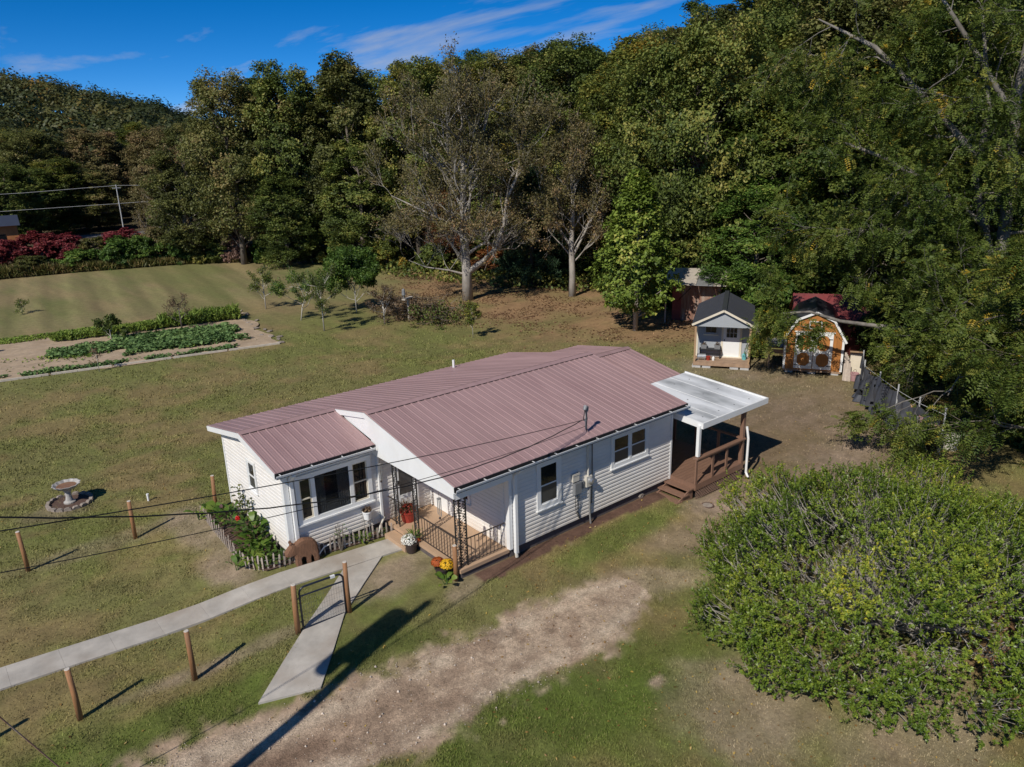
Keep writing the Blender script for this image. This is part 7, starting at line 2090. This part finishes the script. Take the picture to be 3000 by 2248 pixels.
# ------------------------------------------------------------------ sheds and back yard
def build_sheds():
    # grey shed with a small porch
    s = empty('grey_shed', (20.19, 8.32, 0), R(-56.7), 'grey garden shed with dark metal roof and small front porch', 'shed')
    W_, D_, ze, za, z0, pd = 2.62, 4.6, 2.20, 2.86, 0.28, 1.15
    sl = (za-ze)/(W_/2)
    MB().prism([(0.06, z0), (W_-0.06, z0), (W_-0.06, ze), (W_/2, za-0.05), (0.06, ze)], 1, pd, D_).build('wall', M['shed_grey'], s)
    for x0 in (0.0, W_-0.05):
        MB().box((x0, 0.15, z0), (x0+0.05, pd-0.002, ze)).build('side_wall', M['shed_grey'], s) if False else None
    MB().prism([(0.02, ze-0.06), (W_-0.02, ze-0.06), (W_/2, za-0.09)], 1, 0.06, 0.10).build('gable_board', M['shed_grey'], s)
    MB().box((0.0, 0.055, ze-0.16), (W_, 0.105, ze-0.062)).build('beam', M['shed_grey'], s)
    MB().bar((0.02, 0.10, ze-0.06+0.18), (W_-0.02, 0.10, ze-0.06+0.18), 0.01, 0.012).build('board_joint', M['dark'], s)
    for sg in (0, 1):
        rf = MB()
        xe = -0.14 if sg == 0 else W_+0.14; zl = ze - 0.14*sl
        rf.add([(xe, -0.08, zl+0.05), (W_/2, -0.08, za+0.05), (W_/2, D_+0.1, za+0.05), (xe, D_+0.1, zl+0.05), (xe, -0.08, zl), (W_/2, -0.08, za), (W_/2, D_+0.1, za), (xe, D_+0.1, zl)],
               [(0, 1, 2, 3), (4, 7, 6, 5), (0, 4, 5, 1), (1, 5, 6, 2), (2, 6, 7, 3), (3, 7, 4, 0)])
        r = rf.build('roof', M['shed_roof'], s)
        n = 20
        for k in range(n+1):
            yy = -0.06 + (D_+0.12)*k/n
            MB().bar((xe, yy, zl+0.057), (W_/2, yy, za+0.057), 0.035, 0.022).build('roof_rib', M['shed_roof'], r)
        MB().bar((xe, -0.095, zl), (W_/2, -0.095, za), 0.025, 0.10).build('rake_trim', M['cream'], s)
    MB().bar((W_/2, -0.09, za+0.07), (W_/2, D_+0.11, za+0.07), 0.22, 0.03).build('ridge_cap', M['shed_roof'], s)
    for x0 in (0.0, W_-0.09):
        MB().box((x0, 0.0, z0), (x0+0.09, 0.09, ze-0.16)).build('porch_post', M['wood_tan'], s)
    for x0 in (0.03, W_-0.11):
        MB().box((x0, pd-0.02, z0), (x0+0.08, pd+0.03, ze)).build('corner_trim', M['cream'], s)
    MB().box((-0.02, D_-0.04, z0), (0.05, D_+0.03, ze)).build('corner_trim', M['cream'], s)
    # porch deck boards
    n = 9
    for k in range(n):
        MB().box((0.0, k*pd/n+0.004, z0-0.04), (W_, (k+1)*pd/n-0.004, z0)).build('deck_board', M['deck_wood'], s)
    MB().box((-0.02, -0.045, z0-0.16), (W_+0.02, -0.002, z0-0.004)).build('rim_board', M['deck_wood'], s)
    MB().box((0.0, -0.002, z0-0.17), (W_, D_, z0-0.045)).build('floor_frame', M['deck_wood'], s)
    for x0 in (-0.05, 0.42, 1.72, 2.2):
        MB().box((x0, -0.02, -0.03), (x0+0.40, 0.30, z0-0.172)).build('block', M['block'], s)
    # window and door
    w = MB().box((0.42, pd-0.05, 1.42), (1.02, pd-0.002, 1.50)).box((0.42, pd-0.05, 2.06), (1.02, pd-0.002, 2.12)).box((0.42, pd-0.049, 1.50), (0.47, pd-0.002, 2.06)).box((0.97, pd-0.049, 1.50), (1.02, pd-0.002, 2.06)).build('window', M['shed_grey'], s)
    for i in range(2):
        for j in range(3):
            MB().box((0.48+i*0.25, pd-0.03, 1.51+j*0.18), (0.71+i*0.25, pd-0.012, 1.68+j*0.18)).build('pane', M['glass'], w)
    MB().box((0.36, pd-0.07, 1.36), (1.08, pd-0.003, 1.418)).build('window_sill', M['cream'], s)
    d = MB().box((1.32, pd-0.05, z0+0.02), (2.10, pd-0.002, 2.08)).build('door', M['white'], s)
    for i in range(3):
        for j in range(3):
            MB().box((1.47+i*0.17, pd-0.06, 1.30+j*0.23), (1.62+i*0.17, pd-0.051, 1.51+j*0.23)).build('pane', M['glass'], d)
    MB().box((1.36, pd-0.10, 1.12), (1.40, pd-0.051, 1.20)).build('handle', M['iron'], d)
    for x0 in (1.22, 2.102): MB().box((x0, pd-0.055, z0+0.02), (x0+0.098, pd-0.001, 2.15)).build('door_trim', M['cream'], s)
    MB().box((1.22, pd-0.16, z0+0.002), (2.25, pd-0.052, z0+0.045)).build('threshold', M['cream'], s)
    c, sn = math.cos(R(-56.7)), math.sin(R(-56.7))
    def P(x, y, z): return (20.19+x*c-y*sn, 8.32+x*sn+y*c, z)
    # things on the little porch
    b = empty('black_bench', P(0.22, 0.72, z0), R(-56.7), 'black bench with two planters on the grey shed porch', 'bench')
    MB().box((0, 0, 0.42), (1.05, 0.32, 0.47)).build('seat', M['black'], b)
    for xx in (0.02, 0.97):
        for yy in (0.02, 0.26): MB().box((xx, yy, 0), (xx+0.05, yy+0.04, 0.419)).build('leg', M['black'], b)
    MB().box((0.07, 0.03, 0.20), (0.97, 0.06, 0.25)).build('stretcher', M['black'], b)
    for k, xx in enumerate((0.05, 0.70)):
        p = empty('grey_planter', P(0.22+xx, 0.74, z0+0.472), R(-56.7), ['grey box planter at the window end of the black bench', 'grey box planter at the door end of the black bench'][k], 'planter', 'planters on the shed bench')
        MB().add([(0.02, 0.02, 0), (0.28, 0.02, 0), (0.28, 0.22, 0), (0.02, 0.22, 0), (0, 0, 0.20), (0.30, 0, 0.20), (0.30, 0.24, 0.20), (0, 0.24, 0.20)], [(0, 3, 2, 1), (0, 1, 5, 4), (1, 2, 6, 5), (2, 3, 7, 6), (3, 0, 4, 7), (4, 5, 6, 7)]).build('box', M['grey_box'], p)
        rg = np.random.RandomState(k); V, F, t = cluster_leaves(rg, np.array([(0.15, 0.12, 0.23)]), 0.13, 50, (0.05, 0.1)); link('plants', fast_mesh('plants', V, F, tint=t), M['lf_dry'], p)
    g = empty('silver_grill', P(0.12, 0.22, z0), R(-50), 'small silver metal grill lying on the grey shed porch', 'grill')
    MB().tube([(0.05, 0.2, 0.16), (0.45, 0.2, 0.16)], 0.14, 14).build('drum', M['silver'], g)
    for xx in (0.1, 0.4): MB().tube([(xx, 0.06, 0), (xx, 0.2, 0.08), (xx, 0.34, 0)], 0.014, 6).build('leg', M['silver'], g)
    MB().tube([(0.15, 0.04, 0.20), (0.35, 0.04, 0.20)], 0.012, 6).build('handle', M['silver'], g)
    p = empty('red_pot', P(0.68, 0.42, z0), 0, 'small red pot beside the silver grill on the shed porch', 'pot'); pot_mesh(0.08, 0.11, 0.19).build('pot', M['pot_red'], p)
    p = empty('white_jug', P(0.92, 0.42, z0), 0, 'small white jug beside the red pot on the shed porch', 'jug'); MB().lathe([(0.06, 0), (0.07, 0.12), (0.03, 0.17), (0.03, 0.21)], 12).build('body', M['white'], p); MB().tube([(0.06, 0, 0.06), (0.11, 0, 0.11), (0.04, 0, 0.17)], 0.010, 6).build('handle', M['white'], p)
    p = empty('teal_watering_can', P(2.36, 0.85, z0), 0.4, 'turquoise watering can at the end of the grey shed porch', 'watering can')
    MB().lathe([(0.10, 0), (0.11, 0.24), (0.07, 0.30)], 12).build('body', M['teal'], p); MB().tube([(0.09, 0, 0.08), (0.22, 0, 0.30)], [0.03, 0.02], 8).build('spout', M['teal'], p); MB().tube([(-0.09, 0, 0.12), (-0.18, 0, 0.26), (-0.02, 0, 0.40), (0.04, 0, 0.30)], 0.014, 6).build('handle', M['teal'], p)

    # orange barn shed
    s = empty('barn_shed', (22.54, 4.92, 0), R(-59.7), 'orange stained barn shed with gambrel roof and white framed doors', 'shed')
    W_, D_, z0 = 2.56, 3.6, 0.18
    prof = [(0, z0), (W_, z0), (W_, 1.75), (W_*0.80, 2.55), (W_/2, 2.90), (W_*0.20, 2.55), (0, 1.75)]
    MB().prism(prof, 1, 0.0, D_).build('wall', M['shed_orange'], s)
    n = 8
    for k in range(n):     # vertical boards of the front
        x0 = k*W_/n; x1 = x0+W_/n
        zt = lambda x: float(np.interp(x, [0, W_*0.2, W_/2, W_*0.8, W_], [1.75, 2.55, 2.90, 2.55, 1.75]))-0.03
        MB().add([(x0+0.004, -0.014, z0), (x1-0.004, -0.014, z0), (x1-0.004, -0.014, zt(x1)), (x0+0.004, -0.014, zt(x0)), (x0+0.004, -0.001, z0), (x1-0.004, -0.001, z0), (x1-0.004, -0.001, zt(x1)), (x0+0.004, -0.001, zt(x0))],
                 [(0, 1, 2, 3), (0, 4, 5, 1), (1, 5, 6, 2), (2, 6, 7, 3), (3, 7, 4, 0)]).build('board', M['shed_orange'], s)
    pts = [(-0.10, 1.60), (W_*0.19, 2.60), (W_/2, 2.97), (W_*0.81, 2.60), (W_+0.10, 1.60)]
    for (a, b) in zip(pts[:-1], pts[1:]):
        MB().add([(a[0], -0.10, a[1]), (b[0], -0.10, b[1]), (b[0], D_+0.1, b[1]), (a[0], D_+0.1, a[1]), (a[0], -0.10, a[1]-0.05), (b[0], -0.10, b[1]-0.05), (b[0], D_+0.1, b[1]-0.05), (a[0], D_+0.1, a[1]-0.05)],
                 [(0, 1, 2, 3), (4, 7, 6, 5), (0, 4, 5, 1), (1, 5, 6, 2), (2, 6, 7, 3), (3, 7, 4, 0)]).build('roof', M['shed_roof'], s)
        MB().bar((a[0], -0.115, a[1]-0.03), (b[0], -0.115, b[1]-0.03), 0.026, 0.10).build('rake_trim', M['white'], s)
    for x0 in (-0.02, W_-0.08): MB().box((x0, -0.035, z0), (x0+0.10, -0.015, 1.72)).build('corner_trim', M['white'], s)
    MB().box((0.40, -0.06, 1.985), (2.16, -0.016, 2.03)).build('door_header', M['white'], s)
    for k in range(2):
        x0 = 0.46+k*0.83
        d = MB().box((x0, -0.03, z0+0.06), (x0+0.80, -0.016, 1.98)).build('door', M['shed_orange'], s)
        fr = MB(); t = 0.13; y0 = -0.050
        fr.box((x0, y0, z0+0.06), (x0+t, -0.031, 1.98)); fr.box((x0+0.80-t, y0, z0+0.06), (x0+0.80, -0.031, 1.98))
        for zz in (z0+0.06, 1.0, 1.85): fr.box((x0+t, y0+0.001, zz), (x0+0.80-t, -0.031, zz+0.13))
        fr.build('door_frame', M['white'], d)
        for zc0, zc1 in ((z0+0.19, 1.0), (1.13, 1.85)):     # cut-corner braces
            for (cx, sx) in ((x0+t, 1), (x0+0.80-t, -1)):
                for (cz, sz_) in ((zc0, 1), (zc1, -1)):
                    MB().prism([(cx, cz), (cx+sx*0.15, cz), (cx, cz+sz_*0.15)], 1, y0+0.002, -0.031).build('corner_brace', M['white'], d)
        for zz in (0.40, 1.68): MB().box((x0+(0.02 if k == 0 else 0.60), y0-0.012, zz), (x0+(0.20 if k == 0 else 0.78), y0-0.001, zz+0.035)).build('hinge', M['black'], d)
    v = MB().box((1.0, -0.05, 2.16), (1.56, -0.016, 2.20)).box((1.0, -0.05, 2.48), (1.56, -0.016, 2.52)).box((1.0, -0.05, 2.20), (1.05, -0.016, 2.48)).box((1.51, -0.05, 2.20), (1.56, -0.016, 2.48)).build('loft_window', M['white'], s)
    for x0 in (0.1, 1.1, 2.1): MB().box((x0, 0.02, -0.03), (x0+0.35, 0.3, z0)).build('block', M['block'], s)
    MB().box((0.02, 0.0, z0-0.10), (W_-0.02, D_, z0-0.002)).build('floor_frame', M['deck_wood'], s)

    # red roofed shed behind
    s = empty('red_shed', (25.9, 6.3, -0.25), R(-55), 'shed with ribbed red metal roof behind the barn shed', 'shed')
    MB().prism([(0, 0), (2.6, 0), (2.6, 2.0), (0, 2.0)], 2, 0, 0.01) if False else None
    MB().prism([(0, 0.0), (3.2, 0.0), (3.2, 2.0), (1.6, 3.0), (0, 2.0)], 0, 0.0, 3.4).build('wall', M['red_wall'], s)
    for sg in (0, 1):
        ye, yr = (-0.2, 1.6) if sg == 0 else (3.4, 1.6)
        r = MB().add([(-0.15, ye, 1.92), (3.55, ye, 1.92), (3.55, yr, 3.06), (-0.15, yr, 3.06), (-0.15, ye, 1.87), (3.55, ye, 1.87), (3.55, yr, 3.01), (-0.15, yr, 3.01)], [(0, 1, 2, 3), (4, 7, 6, 5), (0, 4, 5, 1), (1, 5, 6, 2), (2, 6, 7, 3), (3, 7, 4, 0)]).build('roof', M['red_roof'], s)
        for k in range(16):
            xx = -0.1+k*0.24
            MB().bar((xx, ye, 1.93), (xx, yr, 3.07), 0.04, 0.03).build('roof_rib', M['red_roof'], r)
    # rusty shed further back
    s = empty('rusty_shed', (27.6, 15.6, -0.25), R(-58), 'old rusty sheet metal shed with pale lean-to roof behind the grey shed', 'shed')
    MB().box((0, 0, 0), (2.9, 2.4, 2.55)).build('wall', M['red_wall'], s)
    for k in range(5):
        MB().box((0.55+k*0.47, -0.03-0.006*(k % 2), 0.02), (0.55+(k+1)*0.47-0.006, -0.002, 2.50)).build('wall_sheet', M['rust'], s)
    for k in range(4):
        MB().add([(-0.5+k*0.98, -0.9, 2.62), (-0.5+(k+1)*0.98-0.02, -0.9, 2.62), (-0.5+(k+1)*0.98-0.02, 2.7, 3.05), (-0.5+k*0.98, 2.7, 3.05), (-0.5+k*0.98, -0.9, 2.58), (-0.5+(k+1)*0.98-0.02, -0.9, 2.58), (-0.5+(k+1)*0.98-0.02, 2.7, 3.0), (-0.5+k*0.98, 2.7, 3.0)], [(0, 1, 2, 3), (4, 7, 6, 5), (0, 4, 5, 1), (1, 5, 6, 2), (2, 6, 7, 3), (3, 7, 4, 0)]).build('roof_sheet', M['timber'] if k != 2 else M['grey_metal'], s)
    MB().bar((-0.3, -0.8, 0.0), (-0.3, -0.8, 2.57), 0.08).build('post', M['grey_wood'], s)
    MB().bar((0.35, -0.4, 1.5), (1.1, -0.05, 2.3), 0.03).build('leaning_pole', M['dark'], s)

    # grey tarp-covered table between the sheds
    t = empty('covered_table', (22.3, 5.55, 0), R(-58), 'table under a sagging grey sheet between grey shed and barn shed', 'table')
    n = 10
    V = []; F = []
    for i in range(n+1):
        for j in range(n+1):
            x = -0.1+1.0*i/n; y = 0.2+1.2*j/n
            z = 1.22 - 0.10*(j == 0) + 0.05*math.sin(i*1.9+j*0.7) - 0.08*math.sin(math.pi*i/n)*math.sin(math.pi*j/n)
            V.append((x, y, z))
    for i in range(n):
        for j in range(n): F.append((i*(n+1)+j, (i+1)*(n+1)+j, (i+1)*(n+1)+j+1, i*(n+1)+j+1))
    MB().add(V, F).build('sheet', M['grey_metal'], t)
    MB().box((-0.05, 0.3, 1.02), (0.85, 1.3, 1.06)).build('table_top', M['deck_wood'], t)
    for xx in (0.0, 0.78):
        for yy in (0.35, 1.2): MB().box((xx, yy, 0), (xx+0.06, yy+0.06, 1.02)).build('leg', M['deck_wood'], t)
    MB().box((0.0, 0.32, 0.75), (0.80, 0.36, 0.95)).build('apron', M['deck_wood'], t)

    # odds and ends right of the barn shed
    def crate(x, y, sx, sy, h, mat, label, rz=0.3):
        o = empty('crate', (x, y, 0), rz, label, 'crate')
        MB().box((0, 0, 0), (sx, sy, h)).build('body', M[mat], o); MB().box((-0.02, -0.02, h+0.001), (sx+0.02, sy+0.02, h+0.03)).build('lid', M['wood_tan'], o)
    crate(23.95, 2.40, 0.5, 0.4, 1.1, 'cream', 'tall pale cabinet with tan lid standing beside the barn shed', R(-60))
    p = empty('pink_bucket', (23.55, 1.95, 0), 0, 'faded pink bucket on the ground beside the barn shed', 'bucket'); pot_mesh(0.15, 0.20, 0.36).build('body', M['pot_pink'], p); MB().tube([(0.2*math.cos(k*math.pi/8), 0, 0.36+0.16*math.sin(k*math.pi/8)) for k in range(9)], 0.008, 5).build('handle', M['iron'], p)
    p = empty('brown_bucket', (23.9, 1.55, 0), 0, 'brown bucket behind the pink bucket', 'bucket'); pot_mesh(0.14, 0.18, 0.40).build('body', M['rust'], p)
    b = empty('board_stack', (23.35, 2.35, 0), R(-60), 'rough boards leaning on the corner of the barn shed', 'boards')
    for k in range(6): MB().bar((0.05*k, -0.15-0.02*k, 0.0), (0.04*k+0.02, 0.12, 1.25-0.08*k), 0.09, 0.02).build('board', M['grey_wood'], b)
build_sheds()

def build_plastic_fence():
    # sagging black plastic hung on wire between thin posts
    path = [(22.6, 1.2), (21.2, 0.45), (20.0, -0.75), (18.9, -1.95), (18.0, -3.1), (17.4, -4.2)]
    f = empty('plastic_fence', (22.6, 1.2, 0), 0, 'ragged black plastic sheeting hung along a wire garden fence', 'fence')
    n = 130; m = 14
    xs = np.linspace(0, len(path)-1, n+1)
    rg = np.random.RandomState(3)
    V = []; F = []
    for i in range(n+1):
        k = min(int(xs[i]), len(path)-2); t = xs[i]-k
        x = path[k][0]*(1-t)+path[k+1][0]*t - 22.6; y = path[k][1]*(1-t)+path[k+1][1]*t - 1.2
        top = (1.55 - 0.35*abs(math.sin(xs[i]*math.pi)) * 0.6 + 0.15*vn(i*0.3, 2.0))*(1-0.16*xs[i]/5)
        for j in range(m+1):
            s = j/m
            fold = (0.16*math.sin(i*0.9+2*vn(i*0.15, 5.0)*6)+0.22*(vn(i*0.35, s*3)-0.5))*(0.4+0.8*(1-s))
            V.append((x - 0.65*fold - 0.18*(1-s), y + 0.75*fold, max(0.02, top*s) + 0.04*vn(i*0.5, s*6)))
    for i in range(n):
        for j in range(m):
            if vn(i*0.14+7, j*0.30+3) > 0.72: continue
            F.append((i*(m+1)+j, (i+1)*(m+1)+j, (i+1)*(m+1)+j+1, i*(m+1)+j+1))
    MB().add(V, F).build('plastic_sheet', M['tarp'], f, smooth=True)
    for (x, y) in path:
        MB().tube([(x-22.6, y-1.2, 0), (x-22.6, y-1.2, 1.75)], 0.03, 7).build('post', M['steel_wire'], f)
    MB().tube([(x-22.6, y-1.2, 1.5) for x, y in path], 0.010, 4).build('top_wire', M['steel_wire'], f)
    # clutter behind and in front
    rgr = random.Random(2)
    for k, (x, y, r, mt, lab) in enumerate(((19.6, -2.6, 0.38, 'pot_pink', 'pinkish tub behind the torn plastic fence'), (18.7, -3.3, 0.30, 'rust', 'rusty tub at the near end of the plastic fence'), (20.3, -1.9, 0.34, 'wood_tan', 'tan tub behind the middle of the plastic fence'), (18.3, -4.2, 0.26, 'beige_box', 'pale tub nearest the round bush by the plastic fence'))):
        p = empty('tub', (x, y, 0), 0, lab, 'tub', 'tubs by the plastic fence')
        MB().lathe([(r*0.85, 0), (r, 0.5), (r*1.05, 0.5), (r*1.05, 0.54), (r*0.9, 0.54), (r*0.85, 0.45), (0.02, 0.44)], 16).build('body', M[mt], p)
        MB().tube([(r*0.9*math.cos(q*math.pi/8), 0, 0.53+0.18*math.sin(q*math.pi/8)) for q in range(9)], 0.010, 5).build('handle', M['iron'], p)
build_plastic_fence()
